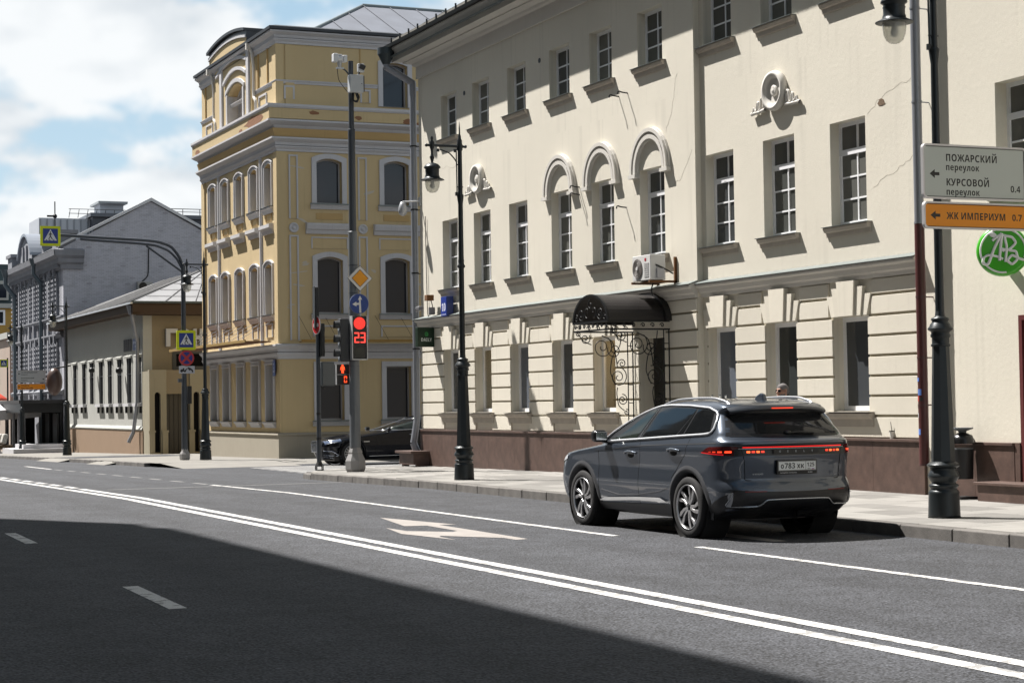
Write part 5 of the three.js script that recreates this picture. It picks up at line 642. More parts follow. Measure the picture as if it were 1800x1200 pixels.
{ const t = thing('direction_disc', 'round blue sign with white straight-and-left arrows on the signal pole', 'road sign', [14.225, 3.98, PZ + 0.2]); add('rim', disc(0.232, 0.02), M(0.12, 0.16, 0.30, { rough: 0.5 }), t); add('blue_face', new THREE.CircleGeometry(0.224, 40).translate(0, 0, 0.0125), M(0.010, 0.045, 0.23, { rough: 0.4 }), t);
  add('arrow', new THREE.ShapeGeometry(shapeOf([[0.0, -0.215], [0.05, -0.212], [0.035, 0.10], [0.075, 0.09], [0.02, 0.19], [-0.03, 0.09], [0.0, 0.09], [-0.005, 0.02], [-0.07, 0.015], [-0.07, 0.05], [-0.17, -0.015], [-0.065, -0.065], [-0.066, -0.03], [-0.004, -0.025]])).translate(0, 0, 0.015), M(0.66, 0.66, 0.66, { rough: 0.4 }), t); add('bracket', box(-0.1, 0.0, -0.03, 0.03, -0.11, -0.011), steelM, t); }
function digit(x, y, w, h, segs, th = 0.028) { const o = []; const H = h / 2; const S = { a: [x, x + w, y + h - th, y + h], g: [x, x + w, y + H - th / 2, y + H + th / 2], d: [x, x + w, y, y + th], b: [x + w - th, x + w, y + H + th * 0.6, y + h - th * 1.1], c: [x + w - th, x + w, y + th * 1.1, y + H - th * 0.6], f: [x, x + th, y + H + th * 0.6, y + h - th * 1.1], e: [x, x + th, y + th * 1.1, y + H - th * 0.6] }; for (const s of segs) { const [a, b, c, d] = S[s]; o.push([a, b, c, d]); } return o; }
{ const t = thing('traffic_light', 'black traffic light showing red and a countdown of 23, facing the road', 'traffic light', [14.19, 2.69, PZ + 0.15]);
  add('housing', box(-0.175, 0.175, 0, 1.0, 0, 0.16, 0.02), M(0.02, 0.02, 0.021, { rough: 0.5 }), t); add('frame_bar', [box(-0.19, -0.172, -0.005, 1.005, 0.02, 0.185), box(0.172, 0.19, -0.005, 1.005, 0.02, 0.185), box(-0.19, 0.19, -0.015, 0.005, 0.02, 0.185)], alumM, t);
  add('red_signal_light', disc(0.145, 0.01).translate(0, 0.83, 0.166), new THREE.MeshStandardMaterial({ color: C(0.06, 0.003, 0.003), emissive: C(1, 0.01, 0.008), emissiveIntensity: 0.16, roughness: 0.5 }), t);
  const dots = []; for (let r = 0; r < 7; r++) { const n = r ? r * 6 : 1; for (let k = 0; k < n; k++) { const a = k / n * 6.283; dots.push(new THREE.SphereGeometry(0.0088, 6, 4).translate(0.0215 * r * Math.cos(a), 0.83 + 0.0215 * r * Math.sin(a), 0.172)); } } add('led_signal_dot', dots, ledDotM, t, { kind: 'stuff' });
  const dg = part('countdown_display', t); for (const q of [...digit(-0.125, 0.38, 0.115, 0.24, ['a', 'b', 'g', 'e', 'd']), ...digit(0.025, 0.38, 0.115, 0.24, ['a', 'b', 'g', 'c', 'd'])]) add('signal_segment', box(q[0], q[1], q[2], q[3], 0.161, 0.168), ledDotM, dg);
  add('dark_lens', [disc(0.14, 0.01).translate(0, 0.17, 0.163)], M(0.02, 0.022, 0.02, { rough: 0.15, physical: 1 }), t); add('bracket', [box(-0.04, 0.04, 0.1, 0.16, -0.1, 0), box(-0.04, 0.04, 0.8, 0.86, -0.1, 0)], steelDarkM, t);
}
function sideSignal(label, pos, turn, k) { const t = thing('traffic_light', label, 'traffic light', pos, turn); add('housing', box(-0.16, 0.16, 0, 1.0, -0.21, 0, 0.02), M(0.035, 0.036, 0.038, { rough: 0.5 }), t); for (let i = 0; i < 3; i++) { const v = new THREE.CylinderGeometry(0.12, 0.14, 0.16, 18, 1, true, Math.PI * 0.5, Math.PI * 1.15).rotateX(Math.PI / 2).rotateZ(0); const m = add('visor', new THREE.CylinderGeometry(0.125, 0.125, 0.11, 18, 1, true, -Math.PI * 0.62, Math.PI * 1.24).rotateX(-Math.PI / 2).translate(0, 0.17 + i * 0.33, 0.055), M(0.03, 0.032, 0.034, { rough: 0.5, side: THREE.DoubleSide }), t); add('lens', disc(0.115, 0.01).translate(0, 0.17 + i * 0.33, 0.005), M(0.10, 0.10, 0.11, { rough: 0.2, physical: 1 }), t); } add('arm', box(-0.03, 0.03, 0.03, 0.07, -0.4, -0.2), steelDarkM, t); return t; }
sideSignal('dark traffic light seen from its edge, on the left of the signal pole', [13.80, 2.64, PZ - 0.02], -Math.PI / 2 - 0.12);
sideSignal('dark traffic light with hooded lenses peeping out right of the signal pole', [14.40, 2.70, PZ - 0.1], Math.PI / 2 - 0.2);
{ const t = thing('pedestrian_light', 'pedestrian signal with a red standing figure half behind the signal pole', 'traffic light', [13.95, 2.11, PZ - 0.24]); add('housing', [box(-0.16, 0.20, 0, 0.235, -0.14, 0, 0.015), box(-0.16, 0.20, 0.24, 0.48, -0.14, 0, 0.015)], M(0.02, 0.02, 0.021, { rough: 0.5 }), t); add('visor_frame', [box(-0.17, -0.155, 0, 0.48, 0, 0.05), box(-0.17, 0.2, 0.47, 0.485, 0, 0.05), box(-0.17, 0.2, 0.232, 0.243, 0, 0.05)], alumM, t); const f = shapeOf([[-0.025, 0.27], [-0.005, 0.27], [0, 0.34], [0.005, 0.27], [0.028, 0.27], [0.028, 0.36], [0.035, 0.40], [0.05, 0.34], [0.058, 0.345], [0.04, 0.425], [0.015, 0.43], [-0.015, 0.43], [-0.04, 0.425], [-0.058, 0.345], [-0.05, 0.34], [-0.035, 0.40], [-0.028, 0.36]]); const m = new THREE.MeshStandardMaterial({ color: C(0.3, 0.02, 0), emissive: C(1, 0.07, 0.02), emissiveIntensity: 1.1 }); add('figure_signal_light', [new THREE.ExtrudeGeometry(f, { depth: 0.008, bevelEnabled: false }).translate(0, 0, 0.004), disc(0.021, 0.01, 14).translate(0, 0.452, 0.008)], m, t); for (const q of digit(0.035, 0.05, 0.07, 0.15, ['a', 'b', 'c', 'd', 'e', 'f'], 0.018)) add('signal_segment', box(q[0], q[1], q[2], q[3], 0.002, 0.009), m, t); add('arm', box(0.05, 0.2, 0.1, 0.14, -0.05, 0.1), steelDarkM, t); }
{ const t = thing('equipment_cabinet', 'white equipment cabinet strapped high on the signal pole', 'cabinet', [14.21, 8.9, PZ + 0.15]); add('cabinet', box(-0.165, 0.165, 0, 0.41, -0.06, 0.14, 0.012), M(0.50, 0.52, 0.53, { rough: 0.4 }), t); add('side_panel', box(0.166, 0.19, 0.02, 0.39, -0.05, 0.13), M(0.05, 0.05, 0.055, { rough: 0.5 }), t); add('lock', box(0.11, 0.125, 0.19, 0.21, 0.14, 0.147), blackM, t); add('cable', [tube([[-0.06, 0, 0], [-0.09, -0.14, 0.02], [0.02, -0.22, 0.05], [0.08, -0.1, 0.03], [0.05, 0, 0]], 0.02, 20, 6), tube([[0, 0, 0.03], [0.05, -0.16, 0.05], [-0.06, -0.2, 0.04], [-0.04, 0, 0.03]], 0.018, 20, 6)], blackM, t, { kind: 'stuff' }); }
{ const t = thing('traffic_camera', 'white twin-barrelled traffic camera on an arm left of the pole top', 'camera', [13.87, 9.7, PZ + 0.05]); const w = M(0.66, 0.67, 0.68, { rough: 0.35 }); add('housing', [box(-0.17, -0.06, -0.09, 0.11, -0.08, 0.1, 0.02), box(0.07, 0.17, -0.08, 0.08, -0.07, 0.09, 0.02)], w, t, { kind: 'stuff' }); add('barrel', [new THREE.CylinderGeometry(0.07, 0.07, 0.16, 14).rotateZ(Math.PI / 2), box(-0.05, 0.06, 0.07, 0.1, -0.05, 0.05, 0.01)], w, t, { kind: 'stuff' }); add('swivel', [cyl(0, -0.2, 0, 0.04, 0.06, 0.14, 12), box(-0.08, 0.1, -0.24, -0.2, -0.03, 0.03)], alumM, t); add('arm', tube([[0.02, -0.2, 0], [0.15, -0.27, 0], [0.25, -0.4, 0], [0.3, -0.5, 0]], 0.018, 12, 6), steelDarkM, t); add('cable', tube([[-0.06, -0.2, 0], [-0.03, -0.5, 0.02], [0.12, -0.72, 0.05], [0.2, -0.8, 0.06]], 0.008, 16, 5), blackM, t); }
{ const t = thing('traffic_camera', 'small grey camera right of the signal pole top', 'camera', [14.38, 9.52, PZ]); add('housing', [box(-0.05, 0.1, -0.1, 0.1, -0.06, 0.06, 0.015)], alumM, t); add('cap', new THREE.CylinderGeometry(0.06, 0.06, 0.14, 12).rotateZ(1.2).translate(0.03, 0.02, 0.08), blackM, t); add('arm', tube([[0, -0.1, 0], [-0.08, -0.22, 0], [-0.18, -0.2, 0]], 0.02, 8, 6), steelDarkM, t); }

// ---------------------------------------------------------------- the thin pole with the no-entry sign
{ const t = thing('signal_post', 'thin grey post with the oval-looking no-entry sign left of the tall pole', 'pole', [13.97, 0.06, -43.6]); add('shaft', lathe([[0.058, 0.1], [0.05, 3.7], [0, 3.71]], 14), steelDarkM, t); add('foot', [cyl(0, 0, 0, 0.11, 0.11, 0.02, 8), ...[[-0.08, -0.05], [0.08, -0.05], [-0.08, 0.05], [0.08, 0.05]].map(([x, z]) => cyl(x, 0.02, z, 0.014, 0.014, 0.1, 6)), cyl(0, 0.12, 0, 0.1, 0.06, 0.09, 10)], blackM, t, { kind: 'stuff' }); add('ring', [cyl(0, 0.75, 0, 0.065, 0.065, 0.05, 12), cyl(0, 1.35, 0, 0.06, 0.06, 0.05, 12)], blackM, t, { kind: 'stuff' }); }
{ const t = thing('no_entry_sign', 'red round no-entry sign turned edge-on on the thin post', 'road sign', [13.91, 3.58, -43.5], -1.44); add('plate', disc(0.225, 0.02), M(0.30, 0.30, 0.31, { rough: 0.5 }), t); add('white_rim', new THREE.CircleGeometry(0.222, 36).translate(0, 0, 0.0125), M(0.66, 0.66, 0.66, { rough: 0.4 }), t); add('red_face', new THREE.CircleGeometry(0.208, 36).translate(0, 0, 0.015), M(0.46, 0.015, 0.02, { rough: 0.4 }), t); add('white_bar', new THREE.PlaneGeometry(0.30, 0.085).translate(0, 0, 0.0175), M(0.66, 0.66, 0.66, { rough: 0.4 }), t); add('clip', box(0, 0.06, -0.03, 0.03, -0.08, -0.011), steelM, t); }
for (const [x, y, h, lab] of [[13.935, 3.52, 0.98, 'upper black signal head, seen from behind, on the thin post'], [14.07, 2.82, 0.80, 'lower black signal head, seen from behind, on the thin post']]) { const t = thing('traffic_light', lab, 'traffic light', [x, y, -43.6], -1.72); add('housing', box(-0.15, 0.15, 0, h, -0.05, 0.05, 0.015), M(0.02, 0.021, 0.022, { rough: 0.5 }), t); add('backplate', box(-0.17, 0.17, -0.02, h + 0.02, 0.051, 0.06), blackM, t); for (let i = 0; i < 3; i++) add('lens_cover', disc(0.1, 0.012).translate(0, h * (0.17 + i * 0.33), -0.056), blackM, t); }
{ const t = thing('control_box', 'grey switch box on the right of the thin post', 'cabinet', [14.2, 2.4, -43.58]); add('case', box(-0.16, 0.16, -0.29, 0.29, -0.06, 0.06, 0.01), M(0.10, 0.115, 0.125, { rough: 0.5, metal: 0.3 }), t); add('door', box(-0.14, 0.14, -0.26, 0.26, 0.061, 0.07), M(0.125, 0.14, 0.15, { rough: 0.5, metal: 0.3 }), t); add('cable', tube([[-0.16, -0.3, 0], [-0.1, -0.36, 0.02], [-0.05, -0.3, 0]], 0.012, 8, 5), blackM, t); }

// ---------------------------------------------------------------- the crossing signs: overhead arm and post beyond the side street
{ const t = thing('crossing_gantry', 'grey steel post with a long curved overhead arm beyond the side street', 'pole', [15.36, -0.15, -62.8]); add('shaft', lathe([[0.105, 0.25], [0.085, 3], [0.075, 6.6], [0, 6.62]], 16), steelDarkM, t); add('foot', toCreasedNormals(lathe([[0.15, 0], [0.18, 0.04], [0.18, 0.20], [0.12, 0.30], [0.10, 0.40], [0, 0.4]], 8), 0.3), concreteM, t);
  const A = (x, y) => [x - 15.36, y + 0.15, 0]; add('arm', [tube([A(15.38, 6.35), A(15.22, 6.75), A(14.95, 7.08), A(14.5, 7.24), A(13.9, 7.29), A(12.6, 7.34), A(11.2, 7.40)], 0.05, 40, 8), tube([A(15.32, 6.35), A(15.14, 6.68), A(14.86, 6.94), A(14.45, 7.10), A(13.9, 7.16), A(12.6, 7.23), A(11.9, 7.27)], 0.04, 40, 8), tube([A(15.3, 6.25), A(14.1, 7.10)], 0.035, 1, 8)], steelDarkM, t); add('cabinet', box(0.10, 0.24, 1.9, 2.5, -0.05, 0.08), blackM, t); }
function pedSign(label, pos, s = 0.66) { const t = thing('crossing_sign', label, 'road sign', pos, 0); const r = s / 2; const rs = new THREE.Shape(); const q = 0.04; rs.moveTo(-r + q, -r); rs.lineTo(r - q, -r); rs.absarc(r - q, -r + q, q, -Math.PI / 2, 0); rs.lineTo(r, r - q); rs.absarc(r - q, r - q, q, 0, Math.PI / 2); rs.lineTo(-r + q, r); rs.absarc(-r + q, r - q, q, Math.PI / 2, Math.PI); rs.lineTo(-r, -r + q); rs.absarc(-r + q, -r + q, q, Math.PI, 1.5 * Math.PI);
  add('yellow_board', new THREE.ExtrudeGeometry(rs, { depth: 0.04, bevelEnabled: false }).translate(0, 0, -0.04), M(0.62, 0.68, 0.0, { rough: 0.5 }), t); const b = r * 0.74; add('blue_panel', [new THREE.PlaneGeometry(b * 2, b * 2).translate(0, 0, 0.0035)], M(0.008, 0.03, 0.22, { rough: 0.4 }), t); add('white_triangle', new THREE.ShapeGeometry(shapeOf([[-b * 0.86, -b * 0.62], [b * 0.86, -b * 0.62], [0, b * 0.92]])).translate(0, 0, 0.006), M(0.66, 0.67, 0.68, { rough: 0.4 }), t);
  const k = b; const fig = [shapeOf([[-0.30, -0.5], [-0.2, -0.5], [-0.02, -0.12], [0.22, -0.5], [0.33, -0.5], [0.06, 0.02], [0.08, 0.26], [0.2, 0.1], [0.26, 0.14], [0.1, 0.4], [-0.02, 0.42], [-0.2, 0.25], [-0.22, 0.06], [-0.15, 0.06], [-0.12, 0.2], [-0.06, 0.22], [-0.1, -0.05]].map(p => [p[0] * k, p[1] * k]))]; add('figure', [new THREE.ShapeGeometry(fig[0]).translate(0, 0, 0.0085), new THREE.CircleGeometry(0.085 * k, 14).translate(0.02 * k, 0.52 * k, 0.0085), ...[-0.55, -0.1, 0.42].map(x => new THREE.PlaneGeometry(0.18 * k, 0.1 * k).translate(x * k, -0.55 * k, 0.0085))], M(0.012, 0.012, 0.014, { rough: 0.5 }), t); add('bracket', box(-0.03, 0.03, -0.2, 0.2, -0.12, -0.041), steelDarkM, t); return t; }
pedSign('yellow-framed blue pedestrian crossing sign hanging on the end of the overhead arm', [10.9, 7.35, -62.7]);
pedSign('yellow-framed blue pedestrian crossing sign on the post in front of the big letters', [15.41, 3.905, -62.66]);
pedSign('tiny yellow-framed pedestrian crossing sign far away at the left edge', [18.68, 4.64, -125], 0.5);
{ const t = thing('sign_post', 'far thin dark post of the tiny crossing sign at the left edge', 'pole', [18.9, -1, -125.2]); add('shaft', cyl(0.05, 0, 0, 0.06, 0.05, 6, 8), darkIronM, t); add('arm', box(-0.3, 0.05, 5.6, 5.66, -0.03, 0.03), darkIronM, t); }
{ const t = thing('no_stopping_sign', 'round blue no-stopping sign with a red cross below the crossing sign', 'road sign', [15.41, 3.30, -62.64]); add('red_plate', disc(0.262, 0.02), M(0.42, 0.025, 0.03, { rough: 0.4 }), t); for (let i = 0; i < 4; i++) { const a0 = -Math.PI / 4 + i * Math.PI / 2 + 0.17, a1 = a0 + Math.PI / 2 - 0.34, c = (a0 + a1) / 2, o = [[0.055 * Math.cos(c), 0.055 * Math.sin(c)]]; for (let k = 0; k <= 10; k++) { const a = lerp(a0, a1, k / 10); o.push([0.205 * Math.cos(a), 0.205 * Math.sin(a)]); } add('blue_field', new THREE.ShapeGeometry(shapeOf(o)).translate(0, 0, 0.013), M(0.012, 0.02, 0.19, { rough: 0.4 }), t); } add('bracket', box(-0.03, 0.03, -0.1, 0.1, -0.12, -0.011), steelDarkM, t); }
{ const t = thing('tow_plate', 'white plate with a black tow-truck drawing below the no-stopping sign', 'road sign', [15.42, 2.90, -62.64]); add('plate', box(-0.27, 0.27, -0.125, 0.125, -0.02, 0, 0.008), M(0.42, 0.43, 0.47, { rough: 0.4 }), t); const tk = shapeOf([[-0.23, -0.03], [-0.2, 0.02], [-0.15, 0.02], [-0.13, 0.06], [-0.09, 0.06], [-0.09, -0.02], [0.0, 0.05], [0.02, 0.035], [-0.03, -0.03], [-0.03, -0.06], [-0.23, -0.06]]), cr = shapeOf([[0.02, 0.06], [0.06, 0.09], [0.14, 0.05], [0.2, 0.0], [0.23, -0.05], [0.2, -0.06], [0.1, 0.0], [0.02, 0.035]]); add('drawing', [new THREE.ShapeGeometry(tk).translate(0, 0, 0.0025), new THREE.ShapeGeometry(cr).translate(0, 0, 0.0025), ...[[-0.18, -0.065], [-0.07, -0.065], [0.19, -0.06], [0.08, 0.0]].map(([x, y]) => new THREE.CircleGeometry(0.025, 12).translate(x, y, 0.005))], blackM, t); add('bracket', box(-0.03, 0.03, -0.06, 0.06, -0.1, -0.021), steelDarkM, t); add('lamp_hood', [box(-0.3, -0.14, -0.42, -0.3, -0.08, 0.02), box(-0.16, -0.13, -0.55, -0.15, -0.04, 0)], steelDarkM, t); }

// ---------------------------------------------------------------- fittings of the cream building
{ const t = thing('downpipe', 'grey rainwater pipe with funnel and bends at the far corner of the cream building', 'drainpipe', [16.7, 5, -44.1]);
  put('pipe', pipe([[16.06, 10.2, -44.25], [16.06, 10.12, -44.25], [16.70, 9.72, -44.08], [16.70, 1.25, -44.08], [16.60, 0.66, -44.08]], 0.085, 14), pipeGreyM, t); put('shoe', pipe([[16.60, 0.66, -44.08], [16.66, 0.42, -44.0]], 0.09, 12), pipeGreyM, t); put('funnel', [cyl(16.06, 10.18, -44.25, 0.09, 0.21, 0.25, 16), cyl(16.06, 10.43, -44.25, 0.22, 0.22, 0.16, 16)], M(0.05, 0.065, 0.072, { rough: 0.5, metal: 0.4 }), t); for (const y of [8.1, 6.5, 4.9, 3.0]) put('clamp', [cyl(16.7, y, -44.08, 0.095, 0.095, 0.035, 14), tube([[16.7, y, -44.08], [16.85, y, -43.9]], 0.01, 1, 5)], darkIronM, t); }
{ const t = thing('downpipe', 'rainwater pipe grey above and stickered dark red below, left of the sign-carrying lamp', 'drainpipe', [16.7, 3, -22.97]);
  put('upper_pipe', pipe([[16.70, 9.8, -22.97], [16.70, 4.2, -22.97]], 0.072, 14), pipeGreyM, t); put('lower_pipe', pipe([[16.70, 4.2, -22.97], [16.70, 0.62, -22.97]], 0.075, 14), M(0.085, 0.025, 0.024, { rough: 0.4, map: T.soft, mapM: 0.4 }), t); for (const y of [9, 7.4, 6.0, 4.2, 3.1, 2.2, 1.5, 0.62]) put('clamp', [cyl(16.7, y, -22.97, 0.08, 0.08, 0.03, 14), tube([[16.7, y + 0.015, -22.97], [16.93, y + 0.015, -22.97]], 0.01, 1, 5)], y > 4 ? pipeGreyM : M(0.07, 0.03, 0.03, { rough: 0.4 }), t);
  const cols = [[0.6, 0.6, 0.62], [0.45, 0.47, 0.5], [0.4, 0.05, 0.04], [0.1, 0.2, 0.55], [0.02, 0.02, 0.02], [0.55, 0.5, 0.45]]; for (let i = 0; i < 16; i++) { const y = i === 0 ? 1.12 : rr(1.35, 1.95), a = i === 0 ? 3.6 : rr(2.6, 5.0), h = rr(0.05, 0.11), w = i === 0 ? 1.4 : rr(0.4, 1.0); const g = new THREE.CylinderGeometry(0.0765 + i * 0.0002, 0.0765 + i * 0.0002, h, 8, 1, true, a, w); g.translate(16.7, y, -22.97); put('sticker', g, M(...(i === 0 ? [0.12, 0.22, 0.6] : cols[i % 6]), { rough: 0.5, side: THREE.DoubleSide }), t); } }
{ const t = thing('entrance_canopy', 'black barrel-vaulted wrought-iron canopy over the doorway of the cream building', 'canopy', [16.2, 3.1, -31.6]);
  const U0 = -32.36, U1 = -30.86, uc = (U0 + U1) / 2, r = (U1 - U0) / 2, v0 = 3.12, rise = 0.52, arc = (k, s = 22) => { const o = []; for (let i = 0; i <= s; i++) { const a = Math.PI * i / s; o.push([uc + r * k * Math.cos(a), v0 + rise * k * Math.sin(a)]); } return o; };
  const rustBlack = M(0.022, 0.019, 0.018, { rough: 0.5, metal: 0.2, map: T.stain, mapM: 1.4, bump: T.grain, bumpM: 0.3, bs: 0.002 });
  put('vault', fe(FC, shapeOf([...arc(1), ...arc(0.975).reverse()]), 0.09, 1.32), rustBlack, t); put('wall_flange', fe(FC, shapeOf([...arc(1.10), ...arc(0.97).reverse()]), 0.035, 0.16), rustBlack, t); put('front_ring', fe(FC, shapeOf([...arc(1.01), ...arc(0.94).reverse()]), 1.30, 1.34), darkIronM, t); put('tie_bar', [fb(FC, U0, U1, v0 - 0.02, v0 + 0.02, 1.30, 1.34), fb(FC, U0, U0 + 0.03, v0 - 0.02, v0 + 0.02, 0.04, 1.3), fb(FC, U1 - 0.03, U1, v0 - 0.02, v0 + 0.02, 0.04, 1.3), fb(FC, U0, U1, v0 - 0.17, v0 - 0.14, 1.30, 1.33), fb(FC, U0, U0 + 0.025, v0 - 0.17, v0 - 0.14, 0.04, 1.3), fb(FC, U1 - 0.025, U1, v0 - 0.17, v0 - 0.14, 0.04, 1.3)], darkIronM, t, { kind: 'stuff' });
  const P = (u, v, n) => new THREE.Vector3(u, v, n).applyMatrix4(FC).toArray(); const spiral = (cu, cv, R, turns, a0, plane, fix, dir = 1) => { const o = []; for (let i = 0; i <= 26; i++) { const q = i / 26, a = a0 + dir * q * turns * 6.283, s = R * (1 - q * 0.85); const x = cu + s * Math.cos(a), y = cv + s * Math.sin(a); o.push(plane === 'u' ? P(x, y, fix) : P(fix, y, x)); } return tube(o, 0.010, 46, 5); };
  const fr = []; for (const s of [-1, 1]) fr.push(spiral(uc + s * 0.40, v0 + 0.16, 0.13, 1.6, s > 0 ? Math.PI : 0, 'u', 1.32, s), spiral(uc + s * 0.14, v0 + 0.2, 0.12, 0.9, -1.57, 'u', 1.32, s), spiral(uc + s * 0.60, v0 + 0.09, 0.07, 1.3, 1.57, 'u', 1.32, s)); fr.push(spiral(uc, v0 + 0.33, 0.10, 1.1, 1.57, 'u', 1.32)); for (let k = 0; k < 8; k++) fr.push(spiral(U0 + 0.1 + k * 0.187, v0 - 0.08, 0.045, 1.2, 0, 'u', 1.32)); put('front_scrollwork', fr, darkIronM, t, { kind: 'stuff' });
  for (const u of [U0 + 0.012, U1 - 0.012]) { const b = part('side_bracket', t); put('post', [tube([P(u, v0 - 0.15, 0.06), P(u, 1.2, 0.06)], 0.013, 1, 6), tube([P(u, v0 - 0.15, 0.17), P(u, 1.2, 0.17)], 0.011, 1, 6), ...[2.7, 2.3, 1.95, 1.6, 1.35].map(v => tube([P(u, v, 0.06), P(u, v, 0.17)], 0.009, 1, 5))], darkIronM, b);
    const S = [spiral(0.72, 2.68, 0.22, 1.7, 2.2, 'n', u), spiral(0.46, 2.62, 0.15, 1.6, 0.4, 'n', u, -1), spiral(1.08, 2.84, 0.11, 1.5, 2.5, 'n', u), spiral(1.22, 2.93, 0.06, 1.4, 1.5, 'n', u, -1), spiral(0.38, 2.10, 0.20, 2.0, 1.2, 'n', u), spiral(0.30, 2.36, 0.09, 1.5, 0, 'n', u), spiral(0.30, 1.66, 0.11, 1.7, 1.57, 'n', u), spiral(0.22, 1.42, 0.06, 1.4, 1.57, 'n', u), tube([P(u, 2.95, 1.25), P(u, 2.80, 1.12), P(u, 2.72, 0.95)], 0.010, 12, 5), tube([P(u, 2.90, 0.72), P(u, 2.78, 0.5), P(u, 2.45, 0.42), P(u, 2.28, 0.40)], 0.011, 16, 5), tube([P(u, 2.94, 0.3), P(u, 2.7, 0.34), P(u, 2.5, 0.5), P(u, 2.2, 0.55), P(u, 1.95, 0.45)], 0.010, 16, 5), tube([P(u, 1.90, 0.40), P(u, 1.78, 0.42), P(u, 1.55, 0.38), P(u, 1.45, 0.26)], 0.010, 14, 5)]; for (let k = 0; k < 6; k++) S.push(spiral(0.2 + k * 0.2, v0 - 0.08, 0.045, 1.2, 0, 'n', u)); put('scrollwork', S, darkIronM, b, { kind: 'stuff' }); } }
{ const t = thing('air_conditioner', 'white air conditioner outdoor unit hung under an arched window above the canopy', 'air conditioner', [16.4, 3.85, -30.95]); const wm = M(0.60, 0.60, 0.59, { rough: 0.45 });
  put('casing', fb(FC, -31.34, -30.62, 3.87, 4.34, 0.24, 0.56, 0.012), wm, t); const Lc = (g, u, v, n) => g.rotateX(Math.PI / 2).translate(u, v, n).applyMatrix4(FC); put('fan_guard', [Lc(new THREE.CylinderGeometry(0.185, 0.185, 0.012, 28), -31.12, 4.10, 0.564)], M(0.12, 0.10, 0.09, { rough: 0.5 }), t); const rg = []; for (let k = 1; k < 7; k++) rg.push(new THREE.TorusGeometry(0.028 * k + 0.01, 0.004, 4, 24).translate(-31.12, 4.10, 0.576).applyMatrix4(FC)); put('guard_ring', rg, M(0.35, 0.34, 0.33, { rough: 0.5 }), t, { kind: 'stuff' }); put('hub', Lc(new THREE.CylinderGeometry(0.035, 0.035, 0.015, 14), -31.12, 4.10, 0.58), wm, t); for (let k = 0; k < 7; k++) put('louvre', fb(FC, -30.86, -30.68, 3.93 + k * 0.04, 3.95 + k * 0.04, 0.561, 0.568), M(0.45, 0.45, 0.45, { rough: 0.5 }), t); put('badge', fb(FC, -30.84, -30.78, 4.23, 4.28, 0.561, 0.565), M(0.4, 0.02, 0.04, { rough: 0.4 }), t); put('valve_cover', fb(FC, -30.619, -30.57, 3.9, 4.08, 0.3, 0.44), M(0.40, 0.40, 0.42, { rough: 0.5 }), t);
  put('bracket', [fb(FC, -31.36, -31.32, 3.82, 3.86, 0.0, 0.58), fb(FC, -30.66, -30.62, 3.82, 3.86, 0.0, 0.58), fb(FC, -31.36, -31.32, 3.6, 3.86, 0.0, 0.035), fb(FC, -30.66, -30.62, 3.55, 4.3, 0.0, 0.05), fb(FC, -31.34, -30.64, 3.83, 3.85, 0.1, 0.5)], rustM, t, { kind: 'stuff' }); const P = (u, v, n) => new THREE.Vector3(u, v, n).applyMatrix4(FC).toArray(); put('hose', [tube([P(-30.62, 4.15, 0.45), P(-30.58, 4.08, 0.3), P(-30.55, 3.98, 0.12)], 0.015, 10, 6), tube([P(-31.0, 3.85, 0.3), P(-31.02, 3.72, 0.33), P(-31.05, 3.60, 0.30)], 0.013, 10, 6)], blackM, t, { kind: 'stuff' }); }
{ const t = thing('house_number', 'blue box plate with the white number 10 on the cream wall', 'plaque', [16.6, 3.95, -41.85]); put('box', fb(FC, -42.0, -41.62, 3.72, 4.20, 0.06, 0.24, 0.01), M(0.010, 0.03, 0.17, { rough: 0.4 }), t); const tx = canvasTex(128, 160, (x, w, h) => { x.fillStyle = '#15308a'; x.fillRect(0, 0, w, h); x.fillStyle = '#eef0f6'; x.font = 'bold 92px serif'; x.textAlign = 'center'; x.fillText('10', w / 2, 118, 92); x.fillRect(10, 146, 108, 4); }); const ms = new THREE.MeshStandardMaterial({ map: tx, roughness: 0.4 }); put('number_print', decal(0.35, 0.45).translate(-41.81, 3.96, 0.243).applyMatrix4(FC), ms, t); put('bracket', fb(FC, -41.85, -41.75, 3.95, 4.0, 0.0, 0.06), steelM, t); }
{ const t = thing('shop_sign', 'dark green square projecting shop sign at the far corner of the cream building', 'sign', [16.52, 3.27, -43.0], 0.2); add('box', box(-0.24, 0.24, -0.24, 0.24, -0.06, 0.06, 0.008), M(0.012, 0.030, 0.018, { rough: 0.5 }), t); const tx = canvasTex(256, 256, (x, w, h) => { x.fillStyle = '#17301f'; x.fillRect(0, 0, w, h); x.fillStyle = '#2f8a45'; x.beginPath(); x.arc(135, 88, 30, 0, 7); x.fill(); x.strokeStyle = '#17301f'; x.lineWidth = 6; x.beginPath(); x.arc(125, 92, 14, 2.4, 6.4); x.stroke(); x.beginPath(); x.moveTo(145, 70); x.lineTo(135, 108); x.stroke(); x.fillStyle = '#d8dedb'; x.font = 'bold 62px sans-serif'; x.textAlign = 'center'; x.fillText('DAILY', 132, 186, 190); }); add('print', decal(0.46, 0.46).translate(0, 0, 0.0625), new THREE.MeshStandardMaterial({ map: tx, roughness: 0.45 }), t); add('bracket', [tube([[0.24, 0.1, 0], [0.42, 0.14, 0.1]], 0.012, 1, 5), tube([[0.24, -0.12, 0], [0.42, -0.2, 0.12]], 0.014, 1, 5), tube([[0.3, 0.12, 0.04], [0.34, 0.34, 0.06]], 0.008, 1, 5)], darkIronM, t, { kind: 'stuff' }); }
